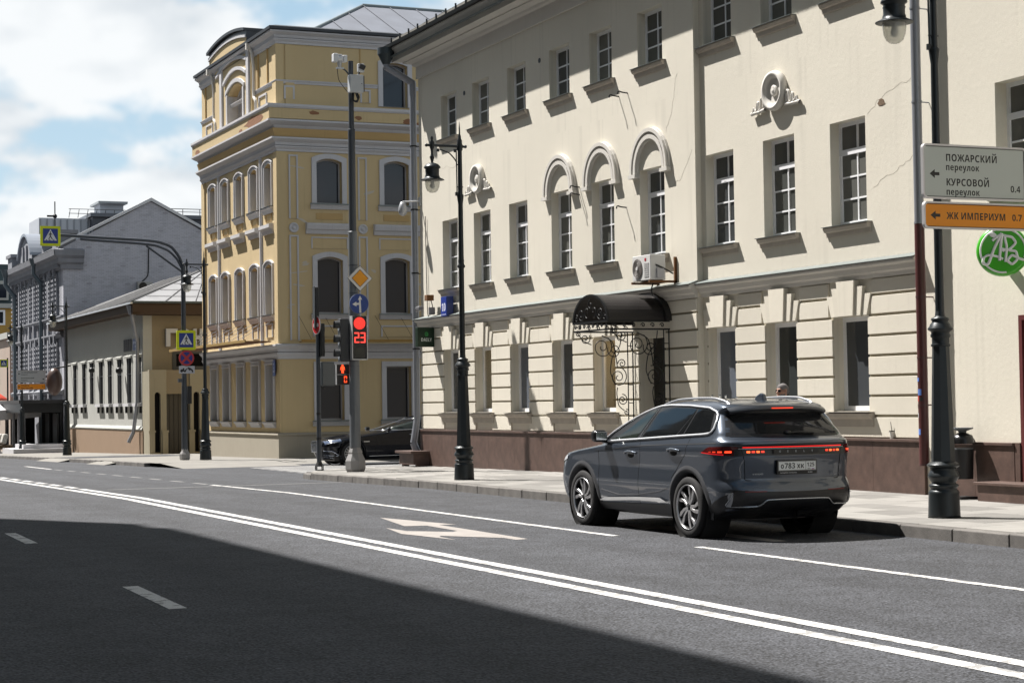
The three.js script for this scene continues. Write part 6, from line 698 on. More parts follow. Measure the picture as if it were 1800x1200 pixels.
{ const t = thing('security_camera', 'small camera with cables by the far corner above the ledge', 'camera', [16.6, 3.95, -43.1]); put('body', [fb(FC, -43.25, -43.0, 3.93, 4.03, 0.3, 0.42, 0.02), fb(FC, -42.95, -42.85, 3.82, 4.0, 0.05, 0.2, 0.02)], M(0.20, 0.20, 0.21, { rough: 0.4, metal: 0.4 }), t, { kind: 'stuff' }); put('lens', (() => { const g = new THREE.SphereGeometry(0.07, 12, 8); g.translate(-43.25, 3.97, 0.36).applyMatrix4(FC); return g; })(), M(0.25, 0.25, 0.27, { rough: 0.2, metal: 0.6 }), t); put('flood_lamp', fb(FC, -43.0, -42.8, 4.16, 4.3, 0.1, 0.28, 0.01), rustM, t); const P = (u, v, n) => new THREE.Vector3(u, v, n).applyMatrix4(FC).toArray(); put('cable', [tube([P(-43.0, 4.16, 0.1), P(-42.9, 4.0, 0.1), P(-43.0, 3.82, 0.12)], 0.012, 10, 5), tube([P(-43.5, 6.3, 0.03), P(-43.48, 5, 0.03), P(-43.4, 3.84, 0.04), P(-43.1, 3.83, 0.12)], 0.010, 16, 5)], blackM, t, { kind: 'stuff' }); }
{ const t = thing('dome_camera', 'grey dome security camera on a bracket beside the far drainpipe', 'camera', [16.35, 6.5, -44]); put('dome', lathe([[0, 0.34], [0.06, 0.33], [0.10, 0.22], [0.12, 0.12], [0.10, 0.05], [0.06, 0], [0, -0.02]], 18).translate(16.36, 6.36, -44.0), M(0.40, 0.41, 0.43, { rough: 0.35, metal: 0.3 }), t); put('bracket', [tube([[16.36, 6.70, -44.0], [16.8, 6.72, -43.9]], 0.022, 1, 6), box(16.76, 16.84, 6.6, 6.82, -43.95, -43.85)], alumM, t, { kind: 'stuff' }); }
// ---------------------------------------------------------------- bench, bin, cup, green sign
{ const t = thing('granite_bench', 'red granite slab bench at the far corner of the cream building', 'bench', [16.9, 0.07, -43.8]); const z = gy(-43.6) + 0.14; put('seat', box(16.25, 17.3, z + 0.36, z + 0.42, -44.5, -43.35, 0.008), plinthM, t); put('front_panel', box(16.34, 16.42, z + 0.08, z + 0.36, -44.42, -43.42), plinthM, t); put('end_panel', box(16.42, 17.2, z, z + 0.36, -43.5, -43.42), plinthM, t); put('foot', box(16.36, 16.5, z, z + 0.08, -44.3, -44.15), plinthM, t); }
{ const t = thing('litter_bin', 'black litter bin with an ashtray bowl behind the right lamp post', 'bin', [16.66, 0.18, -22.0]); const y = 0.18; put('bin_body', cyl(16.66, y + 0.28, -22.0, 0.14, 0.155, 0.42, 18), blackM, t); put('bin_liner', cyl(16.66, y + 0.70, -22.0, 0.15, 0.15, 0.02, 18), steelM, t); put('hoop', [tube([[16.43, y + 0.0, -22.0], [16.43, y + 0.7, -22.0], [16.49, y + 0.86, -22.0], [16.66, y + 0.92, -22.0], [16.83, y + 0.86, -22.0], [16.89, y + 0.7, -22.0], [16.89, y + 0.0, -22.0]], 0.016, 40, 6)], blackM, t); put('hood', lathe([[0.165, 0], [0.16, 0.06], [0.14, 0.12], [0.05, 0.16], [0, 0.165]], 18).translate(16.66, y + 0.78, -22.0), M(0.03, 0.03, 0.032, { rough: 0.3, metal: 0.6 }), t); put('ashtray', lathe([[0.05, 0.92], [0.06, 0.96], [0.15, 0.99], [0.16, 1.01], [0.0, 1.0]], 18).translate(16.66, y, -22.0), steelM, t); put('foot', box(16.52, 16.8, y, y + 0.03, -22.15, -21.85), blackM, t); }
{ const t = thing('paper_cup', 'white paper cup with a straw left on the plinth ledge', 'cup', [16.872, 1.0, -24.02]); add('cup', cyl(0, 0.002, 0, 0.028, 0.042, 0.11, 16), M(0.68, 0.66, 0.62, { rough: 0.6 }), t); add('lid', cyl(0, 0.112, 0, 0.045, 0.042, 0.014, 16), blackM, t); add('straw', tube([[0, 0.12, 0], [-0.02, 0.26, 0]], 0.005, 1, 5), blackM, t); }
{ const t = thing('pharmacy_sign', 'round bright green drum sign with intertwined white letters at the right edge', 'sign', [16.60, 3.63, -20.94], -0.62);
  add('drum', lathe([[0, -0.13], [0.30, -0.13], [0.345, -0.10], [0.355, 0.06], [0.34, 0.10], [0.30, 0.125], [0, 0.135]], 44).rotateX(Math.PI / 2), M(0.055, 0.42, 0.015, { rough: 0.3, clearcoat: 0.6 }), t); const w = M(0.80, 0.82, 0.80, { rough: 0.4 }); const tb = (p, r = 0.018) => tube(p.map(q => [q[0], q[1], 0.137]), r, p.length * 7, 6);
  add('ring', [new THREE.TorusGeometry(0.30, 0.013, 6, 60, 5.2).rotateZ(-0.35).translate(0, 0, 0.128)], w, t);
  add('letters', [tb([[-0.26, -0.10], [-0.27, -0.17], [-0.20, -0.18], [-0.12, 0.02], [-0.03, 0.20], [-0.01, 0.24], [-0.03, 0.05], [-0.05, -0.14]], 0.022), tb([[-0.27, -0.10], [-0.2, -0.06], [-0.08, -0.08], [0.0, -0.12]], 0.018), tb([[0.03, -0.16], [0.05, 0.05], [0.03, 0.19], [0.12, 0.18], [0.17, 0.10], [0.08, 0.01], [-0.02, 0.02], [0.02, -0.01]], 0.02), tb([[0.08, 0.0], [0.17, -0.02], [0.19, -0.12], [0.12, -0.19], [0.06, -0.14], [0.12, -0.07], [0.22, -0.12], [0.29, -0.14]], 0.02), tb([[-0.14, 0.14], [-0.04, 0.21], [0.05, 0.2]], 0.02)], w, t, { kind: 'stuff' }); add('leaf', new THREE.SphereGeometry(0.05, 10, 6).scale(1.2, 0.7, 0.3).rotateZ(-0.5).translate(-0.13, 0.22, 0.137), w, t); add('bracket', box(-0.05, 0.05, -0.05, 0.05, -0.5, -0.13), steelM, t); }
// ---------------------------------------------------------------- vehicles: a body is stacked plan outlines; trims are patches laid on its surface
const tyreM = M(0.014, 0.014, 0.015, { rough: 0.85, bump: T.grain, bumpM: 0.2, bs: 0.001 });
const rimM = M(0.50, 0.50, 0.51, { rough: 0.28, metal: 0.85 }), rimDarkM = M(0.012, 0.012, 0.013, { rough: 0.35, metal: 0.3 });
const chromeM = M(0.72, 0.74, 0.77, { rough: 0.16, metal: 0.95 });
const gapM = M(0.004, 0.004, 0.004, { rough: 0.9 });
const tintM = M(0.006, 0.007, 0.008, { rough: 0.03, physical: 1, ior: 1.52 });
const carBlackM = M(0.010, 0.010, 0.011, { rough: 0.35 });
function carBody(levels, wheels, { nf = 2.6, nr = 2.8, rf = 0.75, rrr = 0.42, wellR = 0.43 } = {}) {
  const pick = (y, k) => { const L = levels; if (y <= L[0][0]) return L[0][k]; for (let i = 1; i < L.length; i++) if (y <= L[i][0]) { const t = (y - L[i - 1][0]) / (L[i][0] - L[i - 1][0]); return lerp(L[i - 1][k], L[i][k], t); } return L.at(-1)[k]; };
  const rfAt = y => lerp(rf, 0.26, step(1.06, 1.16, y)), rrAt = y => lerp(rrr, 0.20, step(1.12, 1.26, y)); const sideW = (lx, y) => { const F = pick(y, 1), R = pick(y, 2), W = pick(y, 3), len = F - R, f = Math.min(rfAt(y), len * 0.45), r = Math.min(rrAt(y), len * 0.4); const mid = (F + R) / 2; let w = W * (1 - 0.035 * Math.pow(Math.abs((lx - mid) / (len / 2)), 3)); if (lx > F - f) w *= Math.pow(Math.max(0, 1 - Math.pow(clamp((lx - F + f) / f), nf)), 1 / nf); if (lx < R + r) w *= Math.pow(Math.max(0, 1 - Math.pow(clamp((R + r - lx) / r), nr)), 1 / nr); return w; };
  const rearL = (x, y) => { const R = pick(y, 2), W = pick(y, 3), F = pick(y, 1), r = Math.min(rrAt(y), (F - R) * 0.4); const q = clamp(Math.abs(x) / (W * 0.965), 0, 0.999); return R + r - r * Math.pow(1 - Math.pow(q, nr), 1 / nr); };
  const frontL = (x, y) => { const R = pick(y, 2), W = pick(y, 3), F = pick(y, 1), f = Math.min(rfAt(y), (F - R) * 0.45); const q = clamp(Math.abs(x) / (W * 0.965), 0, 0.999); return F - f + f * Math.pow(1 - Math.pow(q, nf), 1 / nf); };
  const topY = (x, lx) => { let lo = levels[0][0], hi = levels.at(-1)[0]; for (let i = 0; i < 40; i++) { const m = (lo + hi) / 2; const F = pick(m, 1), R = pick(m, 2); if (lx < F && lx > R && sideW(lx, m) > Math.abs(x)) lo = m; else hi = m; } return lo; };
  const NS = 96, NC = 14, pos = [], ix = []; const ys = []; for (let i = 1; i < levels.length; i++) { const a = levels[i - 1][0], b = levels[i][0], n = Math.max(1, Math.round((b - a) / 0.028)); for (let k = 0; k < n; k++) ys.push(lerp(a, b, k / n)); } ys.push(levels.at(-1)[0]);
  let ring = 0; for (const y of ys) { // half outline from the rear centre to the front centre, then mirrored
    const F = pick(y, 1), R = pick(y, 2), half = [], len = F - R, f = Math.min(rfAt(y), len * 0.45), r = Math.min(rrAt(y), len * 0.4);
    for (let k = 0; k <= NC; k++) { const q = k / NC, lx = R + r * (1 - Math.cos(q * Math.PI / 2) ** 0.9); half.push([k ? sideW(lx, y) : 0, lx]); } for (let k = 1; k < NS; k++) { const lx = lerp(R + r, F - f, k / NS); half.push([sideW(lx, y), lx]); } for (let k = 0; k <= NC; k++) { const q = k / NC, lx = F - f + f * Math.sin(q * Math.PI / 2); half.push([k < NC ? sideW(lx, y) : 0, lx]); }
    const full = [...half.map(([w, l]) => [-w, l]), ...half.slice(1, -1).reverse().map(([w, l]) => [w, l])];
    for (let [x, l] of full) { for (const [wl, wy] of wheels) { const d = Math.hypot(l - wl, y - wy); if (d < wellR && Math.abs(x) > 0.6) x = Math.sign(x) * 0.6; } pos.push(x, y, -l); } ring = full.length; }
  const rows = ys.length; for (let j = 0; j + 1 < rows; j++) for (let i = 0; i < ring; i++) { const a = j * ring + i, b = j * ring + (i + 1) % ring, c = a + ring, d = b + ring; ix.push(a, b, c, b, d, c); }
  const cap = (j, up) => { const y = ys[j]; const c = pos.length / 3; pos.push(0, y, -(pick(y, 1) + pick(y, 2)) / 2); for (let i = 0; i < ring; i++) { const a = j * ring + i, b = j * ring + (i + 1) % ring; up ? ix.push(a, b, c) : ix.push(b, a, c); } }; cap(0, false); cap(rows - 1, true);
  const g = new THREE.BufferGeometry(); g.setAttribute('position', new THREE.Float32BufferAttribute(pos, 3)); g.setIndex(ix); g.computeVertexNormals(); const vol = g.attributes.normal; if (vol.getX(Math.floor(ring * rows * 0.4)) * pos[Math.floor(ring * rows * 0.4) * 3] < 0) { for (let i = 0; i < ix.length; i += 3) [ix[i + 1], ix[i + 2]] = [ix[i + 2], ix[i + 1]]; g.setIndex(ix); g.computeVertexNormals(); }
  const grid = (nu, nv, fn) => { const p = [], q = []; for (let j = 0; j <= nv; j++) for (let i = 0; i <= nu; i++) { p.push(...fn(i / nu, j / nv)); if (i && j) { const k = j * (nu + 1) + i; q.push(k - nu - 2, k - nu - 1, k - 1, k - nu - 1, k, k - 1); } } const h = new THREE.BufferGeometry(); h.setAttribute('position', new THREE.Float32BufferAttribute(p, 3)); h.setIndex(q); h.computeVertexNormals(); return h; };
  // side patch between curves yb(lx), yt(lx); s is -1 for the left flank
  const side = (l0, l1, yb, yt, off, s, nu = 24, nv = 6) => { const h = grid(nu, nv, (u, v) => { const l = lerp(l0, l1, u), y = lerp(yb(l), yt(l), v); return [s * (sideW(l, y) + off), y, -l]; }); if (s > 0) { const q = h.index.array; for (let i = 0; i < q.length; i += 3) { const t = q[i]; q[i] = q[i + 1]; q[i + 1] = t; } h.computeVertexNormals(); } return h; };
  const rear = (x0, x1, yb, yt, off, nu = 20, nv = 5) => grid(nu, nv, (u, v) => { const x = lerp(x0, x1, u), y = lerp(yb(x), yt(x), v); return [x, y, -(rearL(x, y) - off)]; });
  const dense = pts => { const o = []; for (let i = 1; i < pts.length; i++) for (let k = 0; k < 5; k++) o.push([lerp(pts[i - 1][0], pts[i][0], k / 5), lerp(pts[i - 1][1], pts[i][1], k / 5)]); o.push(pts.at(-1)); return o; };
  const sideLine = (pts, r, off, s) => tube(dense(pts).map(([l, y]) => [s * (sideW(l, y) + off), y, -l]), r, pts.length * 6, 6);
  const rearLine = (pts, r, off) => tube(pts.map(([x, y]) => [x, y, -(rearL(x, y) - off)]), r, pts.length * 6, 6);
  const arch = (wl, wy, r0, r1, a0, a1, off, s) => { const h = grid(36, 3, (u, v) => { const a = lerp(a0, a1, u), r = lerp(r0, r1, v), l = wl + r * Math.cos(a), y = wy + r * Math.sin(a), lip = v < 0.01 ? -0.10 : v > 0.99 ? -0.012 : 0; return [s * (Math.max(sideW(l, y), 0.86) + off + lip), y, -l]; }); return h; };
  return { g, sideW, rearL, frontL, topY, side, rear, sideLine, rearLine, arch };
}
const poly = pts => l => { for (let i = 1; i < pts.length; i++) { const [a, b] = pts[i - 1], [c, d] = pts[i]; if ((l >= Math.min(a, c)) && (l <= Math.max(a, c))) return lerp(b, d, (l - a) / (c - a)); } return (Math.abs(l - pts[0][0]) < Math.abs(l - pts.at(-1)[0])) ? pts[0][1] : pts.at(-1)[1]; };
function wheel(parent, x, y, l, s, R, rimR, spokes) { // s = outward side
  const w = part('wheel', parent, [x, y, -l], [0, 0, 0]); const W = 0.235; const turnOut = g => (Array.isArray(g) ? g : [g]).map(q => q.rotateZ(-s * Math.PI / 2)); // lathe axis y -> outward x
  add('tyre', turnOut(lathe([[rimR, -W / 2], [R - 0.03, -W / 2], [R, -W / 2 + 0.03], [R, W / 2 - 0.03], [R - 0.025, W / 2], [rimR + 0.02, W / 2 + 0.004], [rimR, W / 2 - 0.01]], 48)), tyreM, w);
  add('rim_barrel', turnOut([lathe([[rimR, W / 2 - 0.012], [rimR - 0.012, W / 2 - 0.008], [rimR - 0.03, W / 2 - 0.05], [rimR - 0.04, -W / 2]], 48), lathe([[0, -0.02], [rimR - 0.03, -0.02]], 32)]), rimDarkM, w); add('rim_lip', turnOut(lathe([[rimR + 0.002, W / 2 - 0.012], [rimR - 0.004, W / 2 + 0.003], [rimR - 0.014, W / 2 - 0.002], [rimR - 0.016, W / 2 - 0.02]], 48)), rimM, w); add('brake_disc', turnOut(lathe([[0.05, 0.0], [0.17, 0.0], [0.17, 0.02], [0.05, 0.02]], 28)), M(0.2, 0.2, 0.2, { rough: 0.5, metal: 0.7 }), w); add('hub', turnOut(lathe([[0.0, W / 2 - 0.015], [0.035, W / 2 - 0.02], [0.045, W / 2 - 0.05], [0.06, W / 2 - 0.09]], 20)), rimDarkM, w);
  for (let k = 0; k < spokes.n; k++) { const a = k / spokes.n * 6.2832 + spokes.a0; for (const sp of spokes.shapes) { const sh = shapeOf(sp.pts); const g = new THREE.ExtrudeGeometry(sh, { depth: 0.028, bevelEnabled: true, bevelSize: 0.004, bevelThickness: 0.006, bevelSegments: 1 }); g.translate(0, 0, W / 2 - 0.052); g.rotateZ(a); g.rotateY(s * Math.PI / 2); add('spoke', uvm(g), sp.m, w); } }
  return w;
}
// ---- the grey sport utility car
{
  const car = thing('parked_car', 'dark grey sport utility car with lit red tail lights driving in the kerb lane', 'car', [11.857, 0, -19.755], 0.0082); const RA = [0, 0.365], FA2 = [2.845, 0.365];
  car.name = 'suv_car';
  const paint = new THREE.MeshPhysicalMaterial({ color: C(0.056, 0.070, 0.094), roughness: 0.34, metalness: 0.6, clearcoat: 1, clearcoatRoughness: 0.04 });
  const satin = M(0.040, 0.042, 0.047, { rough: 0.55 });
  const L = [[0.24, 3.62, -0.66, 0.84], [0.30, 3.74, -0.80, 0.875], [0.36, 3.80, -0.90, 0.895], [0.42, 3.835, -0.955, 0.91], [0.50, 3.85, -0.975, 0.925], [0.58, 3.86, -0.972, 0.935], [0.64, 3.86, -0.945, 0.938], [0.70, 3.855, -0.905, 0.936], [0.80, 3.83, -0.915, 0.934], [0.88, 3.78, -0.925, 0.936], [0.95, 3.67, -0.93, 0.941], [0.985, 3.47, -0.93, 0.944], [1.01, 3.25, -0.928, 0.946], [1.04, 2.98, -0.925, 0.946], [1.075, 2.68, -0.924, 0.942], [1.095, 2.58, -0.935, 0.932], [1.13, 2.52, -0.945, 0.918], [1.155, 2.48, -0.930, 0.906], [1.175, 2.44, -0.87, 0.897], [1.20, 2.38, -0.80, 0.885], [1.235, 2.30, -0.755, 0.868], [1.30, 2.14, -0.70, 0.835], [1.40, 1.87, -0.605, 0.785], [1.48, 1.62, -0.525, 0.745], [1.50, 1.55, -0.545, 0.735], [1.535, 1.41, -0.60, 0.716], [1.565, 1.26, -0.585, 0.698], [1.595, 1.07, -0.49, 0.668], [1.62, 0.88, -0.34, 0.62], [1.64, 0.68, -0.14, 0.54], [1.652, 0.54, 0.05, 0.43], [1.66, 0.44, 0.16, 0.25]];
  const B = carBody(L, [RA, FA2], { rf: 0.62, nf: 3.0 }); add('body', B.g, paint, car);
  add('underbody', [box(-0.7, 0.7, 0.20, 0.3, -3.3, 0.3), box(-0.62, 0.62, 0.3, 0.85, -3.4, 0.55)], carBlackM, car);
  for (const s of [-1, 1]) for (const [wl, wy] of [RA, FA2]) add('wheel_well', [new THREE.CylinderGeometry(0.43, 0.43, 0.34, 28, 1, true).rotateZ(Math.PI / 2).translate(s * 0.75, wy, -wl)], M(0.005, 0.005, 0.005, { rough: 1, side: THREE.DoubleSide }), car);
  const winB = poly([[-0.55, 1.248], [-0.3, 1.236], [0.6, 1.195], [1.3, 1.160], [2.30, 1.115]]), winT = poly([[-0.50, 1.26], [-0.46, 1.40], [-0.38, 1.50], [-0.2, 1.535], [0.3, 1.563], [0.8, 1.570], [1.05, 1.560], [1.25, 1.528], [1.5, 1.452], [1.75, 1.36], [2.0, 1.252], [2.24, 1.125]]);
  const lift = (f, d) => l => f(l) + d;
  for (const s of [-1, 1]) {
    add('window_band', B.side(-0.47, 2.20, lift(winB, 0.004), lift(winT, -0.004), 0.003, s, 60, 8), carBlackM, car);
    const cut = (a0, a1, b0, b1) => { // glass between slanted pillars: bottom a0..a1, top b0..b1
      const h = []; const nu = 18, nv = 8, p = [], q = []; for (let j = 0; j <= nv; j++) for (let i = 0; i <= nu; i++) { const v = j / nv, l = lerp(lerp(a0, b0, v), lerp(a1, b1, v), i / nu), y = lerp(winB(l) + 0.016, winT(l) - 0.018, v); p.push(s * (B.sideW(l, y) + 0.006), y, -l); if (i && j) { const k = j * (nu + 1) + i; s < 0 ? q.push(k - nu - 2, k - nu - 1, k - 1, k - nu - 1, k, k - 1) : q.push(k - nu - 1, k - nu - 2, k - 1, k, k - nu - 1, k - 1); } } const g = new THREE.BufferGeometry(); g.setAttribute('position', new THREE.Float32BufferAttribute(p, 3)); g.setIndex(q); g.computeVertexNormals(); return g; };
    add('front_side_window', cut(1.34, 2.12, 1.10, 1.30), M(0.016, 0.021, 0.018, { rough: 0.03, physical: 1 }), car); add('rear_side_window', cut(0.36, 1.20, 0.10, 0.98), tintM, car); add('quarter_window', cut(-0.40, 0.17, -0.32, 0.06), tintM, car); add('vent_window', cut(0.20, 0.33, 0.09, 0.085), tintM, car);
    const loop = [[2.22, 1.125], [2.0, 1.132], [1.3, 1.161], [0.6, 1.195], [-0.3, 1.236], [-0.44, 1.25], [-0.475, 1.29], [-0.455, 1.40], [-0.385, 1.492], [-0.2, 1.538], [0.3, 1.566], [0.8, 1.573], [1.05, 1.562], [1.25, 1.53], [1.5, 1.455], [1.75, 1.363], [2.0, 1.255], [2.20, 1.145]]; add('window_trim', B.sideLine(loop.map(([l, y]) => [l, y > 1.25 ? y + 0.010 : y]), 0.0135, 0.016, s), M(0.70, 0.72, 0.75, { rough: 0.3, metal: 0.35 }), car);
    add('pillar_seam', [B.sideLine([[1.27, 1.165], [1.04, 1.558]], 0.005, 0.006, s)], chromeM, car);
    for (const seam of [[[2.33, 1.08], [2.34, 0.80], [2.37, 0.5], [2.36, 0.34]], [[1.20, 1.15], [1.17, 1.0], [1.24, 0.75], [1.27, 0.45], [1.27, 0.33]], [[-0.02, 1.20], [0.03, 1.0], [0.16, 0.90], [0.30, 0.78], [0.40, 0.70]]]) add('door_seam', B.sideLine(seam, 0.0035, -0.001, s), gapM, car);
    // shoulder crease, handles, sill blade
    add('shoulder_crease', B.side(-0.62, 2.45, poly([[-0.62, 1.128], [1.05, 1.082], [2.45, 0.992]]), poly([[-0.62, 1.142], [1.05, 1.094], [2.45, 1.0]]), 0.004, s, 40, 2), M(0.02, 0.022, 0.026, { rough: 0.5 }), car);
    for (const [a, y] of [[1.425, 0.995], [0.31, 1.042]]) { const h = part('door_handle', car); const P = (l, yy, o) => [s * (B.sideW(l, yy) + o), yy, -l]; const dish = new THREE.SphereGeometry(1, 18, 12).scale(0.012, 0.042, 0.085).translate(...P(a, y - 0.028, 0.0)); add('recess', dish, gapM, h); add('grip', [tube([P(a + 0.15, y - 0.012, 0.006), P(a + 0.10, y + 0.004, 0.028), P(a, y + 0.008, 0.034), P(a - 0.10, y + 0.004, 0.028), P(a - 0.15, y - 0.008, 0.006)], 0.015, 20, 8)], paint, h); add('grip_trim', tube([P(a + 0.13, y + 0.008, 0.02), P(a, y + 0.022, 0.036), P(a - 0.13, y + 0.008, 0.02)], 0.006, 14, 6), chromeM, h); }
    add('sill_cladding', B.side(0.40, 2.46, poly([[0.4, 0.245], [2.46, 0.245]]), poly([[0.4, 0.375], [2.46, 0.325]]), 0.012, s, 30, 3), carBlackM, car); add('sill_blade', B.side(0.56, 2.36, poly([[0.56, 0.400], [0.75, 0.385], [0.80, 0.402], [1.27, 0.398], [2.2, 0.355], [2.36, 0.352]]), poly([[0.56, 0.408], [0.70, 0.450], [1.27, 0.438], [2.2, 0.400], [2.36, 0.362]]), 0.022, s, 40, 2), M(0.86, 0.87, 0.88, { rough: 0.25, metal: 0 }), car); add('door_crease', B.sideLine([[2.30, 0.50], [1.8, 0.445], [1.27, 0.47], [0.7, 0.53], [0.5, 0.58]], 0.004, 0.0, s), satin, car);
    add('wheel_arch', B.arch(RA[0], RA[1], 0.395, 0.495, -0.10, Math.PI + 0.28, 0.012, s), satin, car); add('wheel_arch', B.arch(FA2[0], FA2[1], 0.395, 0.495, -0.18, Math.PI + 0.14, 0.012, s), satin, car);
    wheel(car, s * 0.822, 0.365, RA[0], s, 0.367, 0.272, { n: 5, a0: 0.25, shapes: [{ m: rimM, pts: [[0.04, -0.016], [0.14, -0.034], [0.25, -0.012], [0.263, 0.030], [0.20, 0.018], [0.14, -0.008], [0.045, 0.012]] }, { m: rimM, pts: [[0.02, 0.030], [0.09, 0.094], [0.15, 0.192], [0.183, 0.192], [0.16, 0.13], [0.112, 0.068], [0.045, 0.02]] }] });
    wheel(car, s * 0.822, 0.365, FA2[0], s, 0.367, 0.272, { n: 5, a0: 0.62, shapes: [{ m: rimM, pts: [[0.04, -0.016], [0.14, -0.034], [0.25, -0.012], [0.263, 0.030], [0.20, 0.018], [0.14, -0.008], [0.045, 0.012]] }, { m: rimM, pts: [[0.02, 0.030], [0.09, 0.094], [0.15, 0.192], [0.183, 0.192], [0.16, 0.13], [0.112, 0.068], [0.045, 0.02]] }] });
    // mirror
    const mr = part('mirror', car, [s * 0.99, 1.195, -2.13]); add('shell', new RoundedBoxGeometry(0.20, 0.155, 0.15, 4, 0.055).translate(s * 0.04, 0, 0), carBlackM, mr); add('mirror_glass', new RoundedBoxGeometry(0.15, 0.105, 0.01, 2, 0.004).translate(s * 0.045, 0, 0.077), chromeM, mr); add('stalk', new RoundedBoxGeometry(0.14, 0.05, 0.09, 2, 0.02).translate(-s * 0.08, -0.07, 0.0), carBlackM, mr);
    // roof rail
    const rp = []; for (const [l, d] of [[1.28, -0.05], [1.15, 0.015], [0.8, 0.032], [0.3, 0.035], [-0.1, 0.03], [-0.36, 0.008], [-0.44, -0.02]]) { const x = 0.585 - 0.02 * Math.max(0, -l); rp.push([s * x, B.topY(x, l) + d, -l]); } add('roof_rail', tube(rp, 0.014, 50, 8), M(0.62, 0.63, 0.65, { rough: 0.3, metal: 0.8 }), car);
    // headlight wrap
    add('headlight', B.side(3.30, 3.66, poly([[3.3, 0.875], [3.66, 0.80]]), poly([[3.3, 0.93], [3.66, 0.875]]), 0.008, s, 10, 3), M(0.45, 0.46, 0.48, { rough: 0.1, physical: 1 }), car);
  }
  // rear: glass, spoiler, lights, plate, bumper
  const y0 = () => 1.222, hw = y => lerp(0.73, 0.605, (y - 1.22) / 0.27);
  const rg = (yb, yt, k, off, inset) => { const p = [], q = [], nu = 24, nv = 8; for (let j = 0; j <= nv; j++) for (let i = 0; i <= nu; i++) { const y = lerp(yb, yt, j / nv), x = lerp(-1, 1, i / nu) * (hw(y) - inset); p.push(x, y, -(B.rearL(x, y) - off)); if (i && j) { const m = j * (nu + 1) + i; q.push(m - nu - 2, m - nu - 1, m - 1, m - nu - 1, m, m - 1); } } const g = new THREE.BufferGeometry(); g.setAttribute('position', new THREE.Float32BufferAttribute(p, 3)); g.setIndex(q); g.computeVertexNormals(); return g; };
  add('rear_window_surround', rg(1.205, 1.505, 0, 0.004, -0.06), carBlackM, car); add('rear_window', rg(1.235, 1.492, 0, 0.008, 0.0), M(0.018, 0.018, 0.019, { rough: 0.05, physical: 1 }), car);
  { const sp = []; const nu = 24, p = [], q = [], sec = [[-0.50, 1.490], [-0.61, 1.500], [-0.655, 1.520], [-0.655, 1.545], [-0.60, 1.580], [-0.46, 1.605]]; for (let i = 0; i <= nu; i++) { const x = lerp(-0.67, 0.67, i / nu), e = Math.pow(Math.abs(x) / 0.67, 4); for (const [l, y] of sec) p.push(x, y - 0.03 * e - 0.012 * (x / 0.67) ** 2, -(l + 0.09 * e)); } const n = sec.length; for (let i = 0; i < nu; i++) for (let j = 0; j + 1 < n; j++) { const a = i * n + j; q.push(a, a + 1, a + n, a + 1, a + n + 1, a + n); } const g = new THREE.BufferGeometry(); g.setAttribute('position', new THREE.Float32BufferAttribute(p, 3)); g.setIndex(q); g.computeVertexNormals(); add('spoiler', g, new THREE.MeshPhysicalMaterial({ color: C(0.03, 0.034, 0.042), roughness: 0.4, metalness: 0.4, clearcoat: 1, side: THREE.DoubleSide }), car); }
  const redM = (k, r = 1, gg = 0.06) => new THREE.MeshStandardMaterial({ color: C(0.25, 0.01, 0.005), emissive: C(r, gg, 0.02), emissiveIntensity: k, roughness: 0.25 });
  add('high_brake_light', box(-0.145, 0.145, 1.527, 1.541, 0.655, 0.667), redM(0.6), car);
  const cst = k => () => k;
  add('tail_garnish', B.rear(-0.80, 0.80, cst(0.985), cst(1.098), 0.006, 40, 4), carBlackM, car); for (const s of [-1, 1]) add('tail_garnish_side', B.side(-0.84, -0.36, poly([[-0.84, 0.985], [-0.36, 1.02]]), poly([[-0.84, 1.098], [-0.5, 1.09], [-0.36, 1.03]]), 0.006, s, 14, 3), M(0.06, 0.006, 0.006, { rough: 0.12, physical: 1 }), car);
  add('light_bar', B.rear(-0.68, 0.68, cst(1.078), cst(1.089), 0.013, 40, 1), redM(0.5, 1, 0.02), car); add('chrome_strip', B.rear(-0.72, 0.72, cst(1.064), cst(1.071), 0.012, 40, 1), M(0.3, 0.3, 0.31, { rough: 0.25, metal: 0.8 }), car);
  for (const s of [-1, 1]) { const t = part('tail_light', car); for (let k = 0; k < 4; k++) { const a = 0.42 + k * 0.058; add('light_segment', B.rear(s > 0 ? a : -a - 0.04, s > 0 ? a + 0.04 : -a, cst(1.020), cst(1.042), 0.013, 4, 1), redM(0.7 + (k % 2) * 0.7, 1, 0.05 + 0.06 * (k % 2)), t); } for (let k = 0; k < 4; k++) add('light_segment', B.side(-0.80 + k * 0.075, -0.75 + k * 0.075, cst(1.022 + k * 0.002), cst(1.044 - k * 0.002), 0.012, s, 4, 1), redM(1.0 - k * 0.25, 1, 0.06), t); add('outer_lens', B.side(-0.74, -0.36, poly([[-0.74, 0.995], [-0.36, 1.018]]), poly([[-0.74, 1.008], [-0.36, 1.028]]), 0.011, s, 10, 1), redM(0.35, 0.7, 0.01), t); }
  { const tx = canvasTex(512, 48, (x, w, h) => { x.fillStyle = '#0b0b0c'; x.fillRect(0, 0, w, h); x.fillStyle = '#9a9ea3'; x.font = 'bold 34px sans-serif'; 'GEELY'.split('').forEach((c, i) => x.fillText(c, 60 + i * 92, 36)); }); const g = new THREE.PlaneGeometry(0.62, 0.05); g.translate(0, 1.031, 0.944); add('lettering', g, new THREE.MeshStandardMaterial({ map: tx, roughness: 0.4 }), car); }
